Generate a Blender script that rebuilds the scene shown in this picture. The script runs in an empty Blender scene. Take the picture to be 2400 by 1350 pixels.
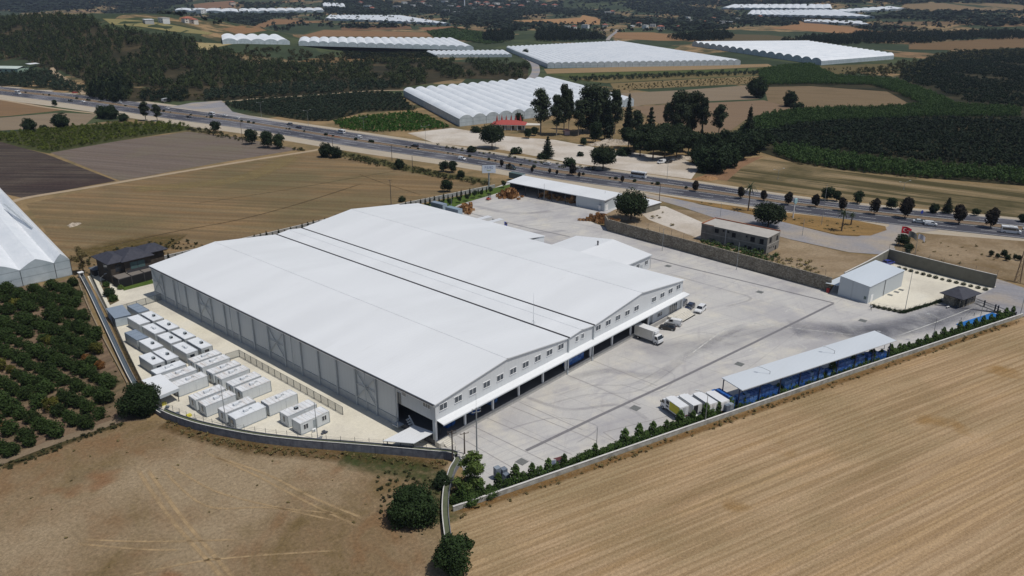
import bpy, bmesh, math, random
import numpy as np
from mathutils import Vector, Matrix
random.seed(7)
SC = bpy.context.scene
COL = SC.collection
PI = math.pi
# ------------------------------------------------------------------ camera
CAMP = np.array([-88.7924, -98.8739, 83.6746])
YAW, PITCH, ROLL, FPX = 0.84247321, -0.36464177, 0.00315531, 1833.45
_cy, _sy, _cp, _sp = math.cos(YAW), math.sin(YAW), math.cos(PITCH), math.sin(PITCH)
FW = np.array([_sy*_cp, _cy*_cp, _sp]); _r = np.array([_cy, -_sy, 0.0]); _u = np.cross(_r, FW)
RT = _r*math.cos(ROLL)+_u*math.sin(ROLL); UPV = -_r*math.sin(ROLL)+_u*math.cos(ROLL)
cam = bpy.data.cameras.new('camera'); camo = bpy.data.objects.new('camera', cam); COL.objects.link(camo)
camo.matrix_world = Matrix(((RT[0], UPV[0], -FW[0], CAMP[0]), (RT[1], UPV[1], -FW[1], CAMP[1]), (RT[2], UPV[2], -FW[2], CAMP[2]), (0, 0, 0, 1)))
cam.sensor_fit = 'HORIZONTAL'; cam.sensor_width = 36.0; cam.lens = FPX/2400*36.0
cam.clip_start = 1.0; cam.clip_end = 20000
SC.camera = camo
# ------------------------------------------------------------------ daylight
SUN_DIR = Vector((0.13, -0.42, 1.0)).normalized()
world = bpy.data.worlds.new('World'); SC.world = world; world.use_nodes = True
wn = world.node_tree.nodes; bg = wn['Background']
sky = wn.new('ShaderNodeTexSky'); sky.sky_type = 'NISHITA'; sky.sun_disc = False
sky.sun_elevation = math.asin(SUN_DIR.z); sky.sun_rotation = math.atan2(SUN_DIR.x, SUN_DIR.y)
sky.air_density = 1.0; sky.dust_density = 1.2
world.node_tree.links.new(sky.outputs[0], bg.inputs[0]); bg.inputs[1].default_value = 0.085
sl = bpy.data.lights.new('sun', 'SUN'); slo = bpy.data.objects.new('sun', sl); COL.objects.link(slo)
sl.energy = 3.9; sl.angle = math.radians(0.53); sl.color = (1.0, 0.955, 0.88)
slo.rotation_euler = (-SUN_DIR).to_track_quat('-Z', 'Y').to_euler(); slo.location = (0, 0, 300)
vs = SC.view_settings
vs.view_transform = 'Standard'; vs.look = 'None'; vs.exposure = -0.33; vs.gamma = 1.0; vs.use_curve_mapping = False
SC.render.film_transparent = False
try:
    SC.cycles.max_bounces = 6; SC.cycles.diffuse_bounces = 3; SC.cycles.transparent_max_bounces = 12
    SC.cycles.use_denoising = True
except Exception: pass
# ------------------------------------------------------------------ terrain and picking points on it
def sm(x):
    x = np.clip(x, 0, 1); return x*x*(3-2*x)
def dist_s(x, y):
    dx, dy = x-CAMP[0], y-CAMP[1]
    return dx*_sy+dy*_cy, dx*_cy-dy*_sy
def H(x, y):
    x = np.asarray(x, float); y = np.asarray(y, float)
    d, s = dist_s(x, y)
    d0 = 600+np.clip(-s-250, 0, 900)*0.62
    m = 50*sm((-s-170)/350)*sm((d-d0)/350)*(1-sm((d-1180)/260))
    rip = 14*np.sin(x*0.0041+1.3)+11*np.sin(y*0.0037+x*0.0016)+7*np.sin(x*0.009-y*0.006)
    f = sm((d-2300)/2600)*(105+rip*1.6)+sm((d-1500)/900)*np.clip(rip, -2, 20)*0.15
    rr = sm((s-700)/600)*sm((d-1350)/900)*26
    return m+f+rr
def G(px, py, z=0.0):
    v = FW*FPX+RT*(px-1200)+UPV*(675-py)
    return Vector(CAMP+v*((z-CAMP[2])/v[2]))
def GT(px, py):
    v = FW*FPX+RT*(px-1200)+UPV*(675-py); v = v/np.linalg.norm(v)
    t = 60.0; step = 12.0
    while t < 9000:
        p = CAMP+v*t
        if p[2] < H(p[0], p[1]):
            a, b = t-step, t
            for _ in range(18):
                m = (a+b)/2; p = CAMP+v*m
                if p[2] < H(p[0], p[1]): b = m
                else: a = m
            p = CAMP+v*b; return Vector((p[0], p[1], float(H(p[0], p[1]))))
        t += step; step = max(4.0, t*0.01)
    return Vector(CAMP+v*9000)
# ------------------------------------------------------------------ objects
def tag(o, label=None, cat=None, group=None, kind=None):
    if label: o['label'] = label
    if cat: o['category'] = cat
    if group: o['group'] = group
    if kind: o['kind'] = kind
    return o
def thing(name, label, cat, loc=(0, 0, 0), rz=0.0, group=None):
    o = bpy.data.objects.new(name, None); COL.objects.link(o)
    o.empty_display_size = 0.5; o.location = loc; o.rotation_euler = (0, 0, rz)
    return tag(o, label, cat, group)
class MB:
    def __init__(s): s.v = []; s.f = []; s.m = []
    def add(s, vs, fs, m=0):
        n = len(s.v); s.v += [tuple(p) for p in vs]; s.f += [tuple(i+n for i in f) for f in fs]; s.m += [m]*len(fs); return s
    def box(s, x0, x1, y0, y1, z0, z1, m=0):
        return s.add([(x0, y0, z0), (x1, y0, z0), (x1, y1, z0), (x0, y1, z0), (x0, y0, z1), (x1, y0, z1), (x1, y1, z1), (x0, y1, z1)],
                     [(3, 2, 1, 0), (4, 5, 6, 7), (0, 1, 5, 4), (1, 2, 6, 5), (2, 3, 7, 6), (3, 0, 4, 7)], m)
    def bar(s, a, b, w, h=None, m=0):
        a = Vector(a); b = Vector(b); h = h or w; d = (b-a).normalized()
        u = d.cross(Vector((0, 0, 1)))
        if u.length < 1e-4: u = Vector((1, 0, 0))
        u.normalize(); t = u.cross(d)
        vs = [p+u*(i*w/2)+t*(j*h/2) for p in (a, b) for i, j in ((-1, -1), (1, -1), (1, 1), (-1, 1))]
        return s.add(vs, [(0, 1, 2, 3), (7, 6, 5, 4), (0, 4, 5, 1), (1, 5, 6, 2), (2, 6, 7, 3), (3, 7, 4, 0)], m)
    def tube(s, pts, r, n=8, m=0, cap=True):
        pts = [Vector(p) for p in pts]
        rs = r if isinstance(r, (list, tuple)) else [r]*len(pts)
        vs = []; fs = []
        for i, p in enumerate(pts):
            d = (pts[min(i+1, len(pts)-1)]-pts[max(i-1, 0)]).normalized()
            u = d.cross(Vector((0.31, 0.95, 0.05))); 
            if u.length < 1e-3: u = d.cross(Vector((1, 0, 0)))
            u.normalize(); t = d.cross(u)
            for k in range(n):
                a = 2*PI*k/n; vs.append(p+(u*math.cos(a)+t*math.sin(a))*rs[i])
        for i in range(len(pts)-1):
            for k in range(n):
                fs.append((i*n+k, i*n+(k+1) % n, (i+1)*n+(k+1) % n, (i+1)*n+k))
        if cap: fs += [tuple(range(n-1, -1, -1)), tuple(range((len(pts)-1)*n, len(pts)*n))]
        return s.add(vs, fs, m)
    def prism(s, poly, z0, z1, m=0):
        n = len(poly)
        vs = [(p[0], p[1], z0) for p in poly]+[(p[0], p[1], z1) for p in poly]
        return s.add(vs, [tuple(range(n-1, -1, -1)), tuple(range(n, 2*n))]+[(i, (i+1) % n, n+(i+1) % n, n+i) for i in range(n)], m)
    def profx(s, prof, y0, y1, m=0):
        # extrude an (x, z) outline along y
        n = len(prof)
        vs = [(p[0], y0, p[1]) for p in prof]+[(p[0], y1, p[1]) for p in prof]
        return s.add(vs, [tuple(range(n)), tuple(range(2*n-1, n-1, -1))]+[(n+i, n+(i+1) % n, (i+1) % n, i) for i in range(n)], m)
    def slab(s, quad, t, m=0):
        # a panel whose top is the given quad, t thick
        q = [Vector(p) for p in quad]; n = len(q)
        vs = q+[p-Vector((0, 0, t)) for p in q]
        return s.add(vs, [tuple(range(n)), tuple(range(2*n-1, n-1, -1))]+[(i+n, (i+1) % n+n, (i+1) % n, i) for i in range(n)], m)
    def face(s, pts, m=0): return s.add(pts, [tuple(range(len(pts)))], m)
    def move(s, dx=0, dy=0, dz=0, rz=0):
        c, n = math.cos(rz), math.sin(rz)
        s.v = [(x*c-y*n+dx, x*n+y*c+dy, z+dz) for x, y, z in s.v]; return s
    def build(s, name, mats, parent=None, smooth=False, bevel=0, fix=True):
        me = bpy.data.meshes.new(name); me.from_pydata(s.v, [], s.f)
        for m in (mats if isinstance(mats, (list, tuple)) else [mats]): me.materials.append(m)
        me.polygons.foreach_set('material_index', s.m)
        if fix:
            bm = bmesh.new(); bm.from_mesh(me); bmesh.ops.recalc_face_normals(bm, faces=bm.faces); bm.to_mesh(me); bm.free()
        if smooth: me.polygons.foreach_set('use_smooth', [True]*len(me.polygons))
        o = bpy.data.objects.new(name, me); COL.objects.link(o)
        if bevel:
            b = o.modifiers.new('bevel', 'BEVEL'); b.width = bevel; b.segments = 2; b.limit_method = 'ANGLE'; b.angle_limit = 0.6
        if parent: o.parent = parent
        return o
def dup(root, loc, rz=None, label=None, group=None, scale=None, skip=()):
    r = root.copy(); COL.objects.link(r); r.location = loc
    if rz is not None: r.rotation_euler = (0, 0, rz)
    if scale is not None: r.scale = scale if isinstance(scale, (tuple, list)) else (scale,)*3
    if label: r['label'] = label
    if group: r['group'] = group
    for ch in list(root.children):
        c = ch.copy(); COL.objects.link(c); c.parent = r
        for g in list(ch.children):
            d = g.copy(); COL.objects.link(d); d.parent = c
    return r
# ------------------------------------------------------------------ materials
def C(r, g, b, k=1.0):
    return tuple(((v/255)/12.92 if v/255 < 0.04045 else ((v/255+0.055)/1.055)**2.4)*k for v in (r, g, b))+(1.0,)
class NT:
    def __init__(s, name, rough=0.85, spec=0.3):
        s.mat = bpy.data.materials.new(name); s.mat.use_nodes = True
        s.n = s.mat.node_tree.nodes; s.l = s.mat.node_tree.links
        s.b = s.n['Principled BSDF']; s.b.inputs['Roughness'].default_value = rough; s.b.inputs['Specular IOR Level'].default_value = spec
        s.pos = s.n.new('ShaderNodeNewGeometry').outputs['Position']
    def put(s, sock, v):
        if hasattr(v, 'links') or hasattr(v, 'is_linked'): s.l.new(v, sock)
        else: sock.default_value = v
    def objco(s): return s.n.new('ShaderNodeTexCoord').outputs['Object']
    def map(s, vec, rot=0.0, sc=(1, 1, 1)):
        a = s.n.new('ShaderNodeMapping'); a.vector_type = 'TEXTURE'; a.inputs['Rotation'].default_value = (0, 0, rot); s.l.new(vec, a.inputs['Vector'])
        m = s.n.new('ShaderNodeVectorMath'); m.operation = 'MULTIPLY'; s.l.new(a.outputs[0], m.inputs[0]); m.inputs[1].default_value = sc
        return m.outputs[0]
    def noise(s, scale=1.0, vec=None, detail=4, rough=0.55, dist=0.0):
        a = s.n.new('ShaderNodeTexNoise'); a.inputs['Scale'].default_value = scale; a.inputs['Detail'].default_value = detail
        a.inputs['Roughness'].default_value = rough; a.inputs['Distortion'].default_value = dist
        s.l.new(vec if vec is not None else s.pos, a.inputs['Vector']); return a.outputs['Fac']
    def voro(s, scale=1.0, vec=None, feat='F1', out='Distance', rnd=1.0):
        a = s.n.new('ShaderNodeTexVoronoi'); a.feature = feat; a.inputs['Scale'].default_value = scale; a.inputs['Randomness'].default_value = rnd
        s.l.new(vec if vec is not None else s.pos, a.inputs['Vector']); return a.outputs[out]
    def ramp(s, fac, stops, interp='LINEAR'):
        a = s.n.new('ShaderNodeValToRGB'); e = a.color_ramp.elements; a.color_ramp.interpolation = interp
        while len(e) < len(stops): e.new(0.5)
        for i, (p, c) in enumerate(stops):
            e[i].position = p; e[i].color = c if isinstance(c, tuple) else (c, c, c, 1)
        s.l.new(fac, a.inputs[0]); return a.outputs[0]
    def mix(s, fac, a, b, mode='MIX'):
        m = s.n.new('ShaderNodeMix'); m.data_type = 'RGBA'; m.blend_type = mode
        s.put(m.inputs[0], fac); s.put(m.inputs[6], a); s.put(m.inputs[7], b); return m.outputs[2]
    def math(s, op, a, b=0.0):
        m = s.n.new('ShaderNodeMath'); m.operation = op; s.put(m.inputs[0], a); s.put(m.inputs[1], b); return m.outputs[0]
    def sep(s, vec, i):
        m = s.n.new('ShaderNodeSeparateXYZ'); s.l.new(vec, m.inputs[0]); return m.outputs[i]
    def col(s, c): s.put(s.b.inputs['Base Color'], c)
    def bump(s, h, strength=0.4, dist=0.1):
        b = s.n.new('ShaderNodeBump'); b.inputs['Strength'].default_value = strength; b.inputs['Distance'].default_value = dist
        s.l.new(h, b.inputs['Height']); s.l.new(b.outputs[0], s.b.inputs['Normal'])
    def alpha(s, v): s.put(s.b.inputs['Alpha'], v)
def plain(name, c, rough=0.6, var=0.12, scale=0.8, metal=0.0, spec=0.4, c2=None, obj=False):
    t = NT(name, rough, spec); t.b.inputs['Metallic'].default_value = metal
    f = t.noise(scale, t.objco() if obj else None, 5, 0.6)
    lo = tuple(v*(1-var) for v in c[:3])+(1,); hi = tuple(min(1, v*(1+var)) for v in c[:3])+(1,)
    k = t.ramp(f, [(0.3, c2 or lo), (0.7, hi)])
    t.col(k); return t.mat
# ------------------------------------------------------------------ ground sheets
def patch(name, pts, mat, z, label=None, px=True, drape=0, kind='structure', cat='ground'):
    P = [(GT(*p) if drape else G(*p)) if px else Vector((p[0], p[1], 0)) for p in pts]
    bm = bmesh.new(); bm.faces.new([bm.verts.new((p.x, p.y, 0)) for p in P])
    if drape:
        bmesh.ops.triangulate(bm, faces=bm.faces)
        for _ in range(9):
            e = [x for x in bm.edges if x.calc_length() > drape]
            if not e: break
            bmesh.ops.subdivide_edges(bm, edges=e, cuts=1); bmesh.ops.triangulate(bm, faces=bm.faces)
        vs = np.array([v.co[:] for v in bm.verts]); hz = H(vs[:, 0], vs[:, 1])
        for v, h in zip(bm.verts, hz): v.co.z = h+z
    else:
        for v in bm.verts: v.co.z = z
    bmesh.ops.recalc_face_normals(bm, faces=bm.faces)
    if sum(f.normal.z for f in bm.faces) < 0: bmesh.ops.reverse_faces(bm, faces=bm.faces)
    me = bpy.data.meshes.new(name); bm.to_mesh(me); bm.free(); me.materials.append(mat)
    o = bpy.data.objects.new(name, me); COL.objects.link(o)
    return tag(o, label, cat, None, kind)
def smooth_line(P, n=6):
    # Catmull-Rom through the points
    P = [Vector(p) for p in P]; out = []
    for i in range(len(P)-1):
        a, b, c, d = P[max(i-1, 0)], P[i], P[i+1], P[min(i+2, len(P)-1)]
        for k in range(n):
            t = k/n
            out.append(0.5*((2*b)+(c-a)*t+(2*a-5*b+4*c-d)*t*t+(3*b-a-3*c+d)*t**3))
    return out+[P[-1]]
def ribbon(name, pts, w, mat, z, label=None, px=True, n=6, drape=False, kind='structure', cat='ground', w1=None):
    P = smooth_line([(GT(*p) if drape else G(*p)) if px else Vector((p[0], p[1], 0)) for p in pts], n)
    vs = []; fs = []; ed = []
    for i, p in enumerate(P):
        d = (P[min(i+1, len(P)-1)]-P[max(i-1, 0)]); d.z = 0; d.normalize(); u = Vector((-d.y, d.x, 0))
        ww = w if w1 is None else w+(w1-w)*i/(len(P)-1)
        for k in (-.5, -.2, .2, .5):
            q = p+u*ww*k; q.z = z+(float(H(q.x, q.y)) if drape else 0); vs.append(q); ed.append(0.0 if abs(k) == .5 or i in (0, len(P)-1) else 1.0)
    for i in range(len(P)-1):
        for k in range(3): fs.append((i*4+k+1, i*4+k, i*4+4+k, i*4+5+k))
    me = bpy.data.meshes.new(name); me.from_pydata(vs, [], fs); me.materials.append(mat)
    a = me.attributes.new('mid', 'FLOAT', 'POINT'); a.data.foreach_set('value', ed)
    if len(me.polygons) and me.polygons[0].normal.z < 0: me.flip_normals()
    o = bpy.data.objects.new(name, me); COL.objects.link(o)
    return tag(o, label, cat, None, kind)
def worn(name, c, amt=0.7, scale=1.5, rough=0.9, var=.12):
    # a worn strip: breaks up and fades towards its edges
    t = NT(name, rough, 0.1); a = t.n.new('ShaderNodeAttribute'); a.attribute_name = 'mid'
    n = t.noise(scale, None, 5, 0.65)
    f = t.math('MULTIPLY', a.outputs['Fac'], t.math('MULTIPLY', t.ramp(n, [(0.3, 0.25), (0.62, 1.0)]), amt))
    t.alpha(f); n2 = t.noise(scale*3)
    t.col(t.ramp(n2, [(.3, tuple(v*(1-var) for v in c[:3])+(1,)), (.7, tuple(v*(1+var) for v in c[:3])+(1,))])); return t.mat
def field(name, cols, rot=0.0, along=0.02, across=0.4, patchy=0.02, c_patch=None, grain=2.0, fine=0.12, bump=0.25, spots=None, warp=0.0, rows=None):
    t = NT(name, 0.95, 0.1)
    v = t.map(t.pos, rot, (along, across, 0.0))
    f = t.noise(1.0, v, 6, 0.62, warp)
    k = t.ramp(f, [(0.27+0.46*i/(len(cols)-1), c) for i, c in enumerate(cols)])
    if c_patch:
        p = t.noise(patchy, None, 5, 0.6)
        k = t.mix(t.ramp(p, [(0.46, 0.0), (0.62, 1.0)]), k, c_patch)
    if spots:
        s = t.noise(spots[0], None, 3, 0.6)
        k = t.mix(t.ramp(s, [(spots[2], 0.0), (spots[2]+0.08, 0.8)]), k, spots[1])
    if rows:
        rv = t.map(t.pos, rot, (rows[0]*0.02, rows[0], 0.0))
        w = t.noise(1.0, rv, 2, 0.5)
        k = t.mix(t.ramp(w, [(0.42, rows[2]), (0.58, 0.0)]), k, rows[1])
    g = t.noise(grain, None, 6, 0.75)
    k = t.mix(1.0, k, t.ramp(g, [(0.3, 1-fine*2.2), (0.7, 1+fine)]), 'MULTIPLY')
    g2 = t.noise(grain*5, None, 3, 0.7)
    k = t.mix(1.0, k, t.ramp(g2, [(0.3, 1-fine*1.6), (0.7, 1.0+fine)]), 'MULTIPLY')
    t.col(k)
    if bump: t.bump(g, bump, 0.15)
    return t.mat
# base land: a patchwork of dry plots, scrub and dark groves
t = NT('land', 0.95, 0.1)
cell = t.voro(0.0068, t.map(t.pos, 0.45, (1, 1.7, 0)), 'F1', 'Color', 0.9)
cs = t.sep(cell, 0)
plots = t.ramp(cs, [(0.0, C(60, 70, 50)), (0.22, C(128, 110, 82)), (0.42, C(56, 66, 48)), (0.55, C(146, 122, 90)), (0.68, C(74, 82, 56)), (0.82, C(134, 108, 80)), (0.9, C(64, 72, 52))], 'CONSTANT')
sc = t.noise(0.03, None, 6, 0.7)
plots = t.mix(t.ramp(sc, [(0.45, 0.0), (0.56, 0.85)]), plots, C(50, 60, 42))
near = t.ramp(t.noise(0.05, None, 5, .65), [(0.35, C(104, 94, 68)), (0.5, C(128, 110, 80)), (0.65, C(146, 124, 92))])
nd = t.n.new('ShaderNodeVectorMath'); nd.operation = 'DISTANCE'; t.l.new(t.pos, nd.inputs[0]); nd.inputs[1].default_value = (60, 40, 0)
k = t.mix(t.ramp(t.math('MULTIPLY', nd.outputs['Value'], 0.001), [(0.30, 0.0), (0.42, 1.0)]), near, plots)
k = t.mix(1.0, k, t.ramp(t.noise(0.9, None, 6, .7), [(.3, .78), (.7, 1.14)]), 'MULTIPLY')
t.col(k); M_LAND = t.mat
def terrain():
    ds = list(np.arange(-420, 1500, 22))+list(np.arange(1500, 3000, 50))+list(np.arange(3000, 9200, 160))
    ss = list(np.arange(-5200, -1500, 160))+list(np.arange(-1500, 1300, 22))+list(np.arange(1300, 5300, 160))
    D, S_ = np.meshgrid(ds, ss, indexing='ij')
    X = CAMP[0]+D*_sy+S_*_cy; Y = CAMP[1]+D*_cy-S_*_sy; Z = H(X, Y)
    n, m = D.shape; v = np.stack([X, Y, Z], -1).reshape(-1, 3)
    i = np.arange((n-1)*(m-1)); a = (i//(m-1))*m+i % (m-1)
    f = np.stack([a, a+1, a+m+1, a+m], -1)
    me = bpy.data.meshes.new('ground'); me.from_pydata(v.tolist(), [], f.tolist()); me.materials.append(M_LAND)
    me.polygons.foreach_set('use_smooth', [True]*len(me.polygons))
    if me.polygons[0].normal.z < 0: me.flip_normals()
    o = bpy.data.objects.new('ground', me); COL.objects.link(o)
    tag(o, 'dry rolling farmland reaching to the hazy hills', 'ground', None, 'structure')
terrain()
# --- fields round the compound
A_W = math.radians(-18.4)
M_STUB = field('stubble', [C(128, 104, 72), C(166, 142, 110), C(182, 156, 124), C(178, 150, 114), C(160, 142, 112)], A_W, 0.006, 0.34, 0.02, C(158, 138, 106), 2.2, 0.16, 0.35, rows=(1.3, C(124, 98, 66), 0.42), spots=(0.05, C(150, 118, 74), 0.64))
patch('stubble_field', [(1050, 1226), (1062, 1200), (1200, 1155), (1600, 1016), (2000, 878), (2400, 745), (2900, 580), (4200, 1100), (3200, 2600), (1150, 2200), (1075, 1420)], M_STUB, 0.03, 'harvested stubble field striped with tan and brown rows', cat='field')
M_DRY = field('dry_grass', [C(94, 80, 54), C(118, 100, 70), C(132, 112, 85), C(130, 104, 76), C(124, 106, 78)], 0.9, 0.06, 0.09, 0.025, C(156, 138, 112), 1.6, 0.2, 0.45, spots=(0.045, C(132, 92, 62), 0.63), warp=1.2)
patch('dry_field', [(0, 1098), (150, 1040), (285, 990), (380, 985), (620, 1045), (800, 1062), (1062, 1085), (1050, 1130), (1035, 1226), (1045, 1350), (1060, 1900), (200, 2400), (-1700, 2200), (-1100, 1300)], M_DRY, 0.02, 'dry brown grass field crossed by faint wheel tracks', cat='field')
M_WEED = worn('weedy_verge', C(98, 78, 48), 0.8, 0.7, var=.4)
ribbon('ground', [(385, 990), (470, 1018), (600, 1050), (760, 1064), (920, 1078), (1050, 1092)], 5.5, M_WEED, 0.045, 'rusty weeds along the foot of the curved wall', cat='weeds')
M_GRN = worn('green_weeds', C(62, 72, 40), 0.75, 0.6, var=.4)
ribbon('ground', [(800, 1070), (900, 1090), (990, 1110), (1035, 1150), (1030, 1230)], 8, M_GRN, 0.055, 'green weeds beside the concrete channel', cat='weeds')
ribbon('ground', [(0, 1096), (90, 1062), (170, 1030), (240, 1005), (290, 988)], 3.4, worn('bank_weeds', C(72, 66, 42), 0.95, .8, var=.3), 0.05, 'dark weedy bank below the orchard track', cat='weeds')
ribbon('ground', [(1062, 1204), (1300, 1126), (1600, 1022), (2000, 884), (2400, 748)], 2.2, worn('wall_weeds', C(120, 92, 56), 0.9, .9, var=.35), 0.05, 'rusty grass strip under the hedge wall', cat='weeds')
M_TRK = worn('wheel_track', C(178, 153, 117), 0.72, 0.4)
for pts, w in [([(322, 1100), (395, 1210), (500, 1330), (640, 1500)], 1.0), ([(345, 1100), (420, 1205), (525, 1330), (675, 1500)], 1.0),
               ([(500, 1070), (620, 1110), (730, 1165), (850, 1215)], 0.8), ([(480, 1060), (610, 1120), (720, 1178), (840, 1235)], 0.7),
               ([(380, 1100), (480, 1185), (620, 1190), (800, 1205)], 0.6), ([(400, 1090), (500, 1150), (650, 1190), (790, 1222)], 0.6),
               ([(190, 1265), (350, 1270), (560, 1265)], 0.6), ([(180, 1275), (330, 1288), (420, 1290)], 0.6), ([(300, 1350), (500, 1312), (800, 1290)], 0.6)]:
    ribbon('wheel_track', pts, w, M_TRK, 0.06, 'pale wheel track worn into the dry grass', cat='track')
M_ORCH = field('orchard_soil', [C(96, 80, 66), C(112, 94, 78), C(126, 108, 88)], 0.18, 0.05, 0.5, 0.05, C(92, 84, 62), 2.2, 0.16, 0.4, rows=(0.45, C(150, 128, 104), 0.35))
patch('orchard_soil', [(-500, 900), (-350, 690), (-40, 668), (90, 672), (172, 652), (192, 655), (222, 755), (262, 840), (300, 910), (345, 985), (285, 990), (150, 1038), (0, 1092), (-700, 1330)], M_ORCH, 0.035, 'bare brown soil of the orange orchard', cat='soil')
M_TRAIL = field('orchard_track', [C(118, 104, 86), C(136, 120, 100)], 0.4, .1, .4, fine=.12)
ribbon('dirt_path', [(-60, 1106), (0, 1084), (100, 1046), (200, 1012), (290, 982)], 2.2, M_TRAIL, 0.06, 'narrow earth track along the orchard edge', cat='path')
M_GOLD = field('gold_field', [C(112, 94, 66), C(144, 118, 86), C(128, 112, 86), C(150, 124, 90), C(124, 110, 80)], -1.0, 0.008, 0.14, 0.014, C(116, 106, 78), 1.3, 0.18, 0.35, rows=(0.3, C(100, 82, 58), 0.45), warp=.5)
patch('dry_field', [(60, 478), (250, 436), (500, 392), (742, 356), (900, 388), (1120, 428), (1142, 434), (975, 470), (800, 502), (640, 545), (380, 600), (170, 655), (120, 560)], M_GOLD, 0.03, 'golden dry field beyond the warehouse wall', cat='field')
ribbon('ground', [(760, 350), (860, 372), (960, 396), (1060, 414), (1150, 424)], 13, worn('olive_weeds', C(84, 86, 52), .85, .25, var=.25), 0.045, 'olive green weeds between the field and the highway', cat='weeds')
M_BROWNSPOT = worn('weed_patch', C(92, 80, 46), .8, .25, var=.3)
ribbon('ground', [(200, 600), (330, 570), (420, 568)], 22, M_BROWNSPOT, 0.05, 'weedy patch behind the dark roofed house', cat='weeds')
ribbon('ground', [(690, 365), (560, 420), (300, 445)], 16, worn('pale_weeds', C(140, 124, 86), .6, .2), 0.052, 'pale stubble along the farm road', cat='weeds')
M_GREY = field('grey_plough', [C(100, 90, 84), C(118, 107, 99), C(110, 98, 91)], -1.15, 0.006, 0.16, 0.02, C(116, 108, 94), 0.8, 0.12, 0.3, rows=(0.4, C(98, 84, 74), 0.4))
patch('ploughed_field', [(118, 358), (280, 330), (440, 309), (560, 322), (702, 350), (500, 384), (282, 424)], M_GREY, 0.03, 'grey brown ploughed field by the highway', cat='field')
M_DARK = field('dark_plough', [C(72, 64, 58), C(96, 86, 76), C(86, 76, 70), C(104, 90, 70)], -0.9, 0.012, 0.2, 0.02, C(74, 62, 58), 0.9, 0.2, 0.4, rows=(0.4, C(52, 46, 46), 0.6))
patch('ploughed_field', [(-500, 420), (-250, 345), (0, 332), (110, 362), (272, 424), (52, 464), (0, 452), (-300, 470)], M_DARK, 0.032, 'dark freshly ploughed field at the left edge', cat='field')
M_DIRT = field('farm_road', [C(150, 134, 112), C(168, 150, 126), C(158, 142, 120)], 0, .1, .1, fine=.08)
ribbon('dirt_road', [(0, 488), (52, 466), (200, 441), (400, 407), (600, 374), (735, 353), (772, 344)], 3.6, M_DIRT, 0.07, 'pale farm road between the fields', cat='road')
M_PALE = field('pale_field', [C(124, 110, 92), C(134, 120, 101)], -1.1, .01, .1, fine=.08)
patch('pale_field', [(-300, 330), (-200, 284), (0, 276), (140, 264), (228, 268), (200, 292), (120, 300), (0, 306)], M_PALE, 0.03, 'smooth pale field with two round trees', cat='field')
M_TAN = field('tan_field', [C(114, 90, 66), C(128, 104, 78), C(110, 90, 68)], -1.1, .01, .12, fine=.1)
patch('dry_field', [(-250, 262), (0, 236), (70, 243), (150, 258), (20, 272), (-240, 284)], M_TAN, 0.031, 'tan field beside the highway at the far left', cat='field')
ribbon('dirt_road', [(-60, 230), (0, 234), (110, 252), (225, 266)], 3.2, M_DIRT, 0.07, 'thin farm road along the pale fields', cat='road')
M_BUSHSOIL = field('grove_soil', [C(52, 58, 34), C(70, 74, 44), C(86, 80, 54)], 0, .05, .1, fine=.15)  # darker, greener soil tone than the open fields
patch('grove_soil', [(0, 312), (200, 292), (430, 290), (446, 304), (280, 330), (116, 360), (0, 336)], M_BUSHSOIL, 0.028, 'dark soil of the young orange grove', cat='soil')
# --- highway
M_ASPH = field('asphalt', [C(62, 63, 70), C(74, 75, 83), C(68, 69, 76)], -1.43, .01, .5, .02, C(108, 108, 114), 1.2, .05, .08)
M_APRON = field('old_asphalt', [C(122, 122, 128), C(142, 141, 145), C(132, 131, 135)], -1.4, .02, .3, .03, C(160, 150, 138), 1.0, .07, .08)
def road(pb, pt):
    a = smooth_line([G(*p) for p in pb], 5); b = smooth_line([G(*p) for p in pt], 5); return a, b
def strip(name, a, b, mat, z, label, cat='road'):
    vs = []; n = min(len(a), len(b))
    for i in range(n): vs += [(a[i].x, a[i].y, z), (b[i].x, b[i].y, z)]
    me = bpy.data.meshes.new(name); me.from_pydata(vs, [], [(2*i, 2*i+2, 2*i+3, 2*i+1) for i in range(n-1)]); me.materials.append(mat)
    if me.polygons[0].normal.z < 0: me.flip_normals()
    o = bpy.data.objects.new(name, me); COL.objects.link(o); return tag(o, label, cat, None, 'structure')
XS = [-700, -300, 0, 164, 400, 578, 820, 1074, 1300, 1640, 1933, 2400, 2900]
NB = [150, 184, 222, 243, 279, 303, 343, 380, 419, 466, 508, 560, 612]
NTP = [146, 178, 213, 232, 266, 289, 329, 366, 405, 450, 490, 540, 590]
FB = [144, 175, 209, 227, 262, 285, 324, 361, 398, 443, 484, 532, 581]
FT = [141, 170, 203, 220, 250, 275, 310, 348, 383, 430, 472, 517, 564]
z_ = lambda ys, o=0: [(x, y+o) for x, y in zip(XS, ys)]
a, b = road(z_(NB), z_(FT)); 
M_MED = field('median_earth', [C(104, 86, 70), C(132, 114, 96), C(112, 92, 76)], -1.43, .05, .8, fine=.15)
a2, _ = road(z_(NB, 12), z_(FT)); _, b2 = road(z_(NB), z_(FT, -5))
M_SHO = field('road_shoulder', [C(158, 146, 128), C(176, 166, 150), C(166, 150, 128)], -1.43, .03, .3, fine=.09)
strip('road_shoulder', a2, b2, M_SHO, 0.06, 'pale gravel shoulders of the highway', 'shoulder')
an, bn = road(z_(NB), z_(NTP)); strip('highway', an, bn, M_ASPH, 0.12, 'near carriageway of the dual highway')
af, bf = road(z_(FB), z_(FT)); strip('highway', af, bf, M_ASPH, 0.12, 'far carriageway of the dual highway')
strip('median_strip', [p.copy() for p in bn], [p.copy() for p in af], M_MED, 0.10, 'earth median between the carriageways', 'median')
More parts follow.
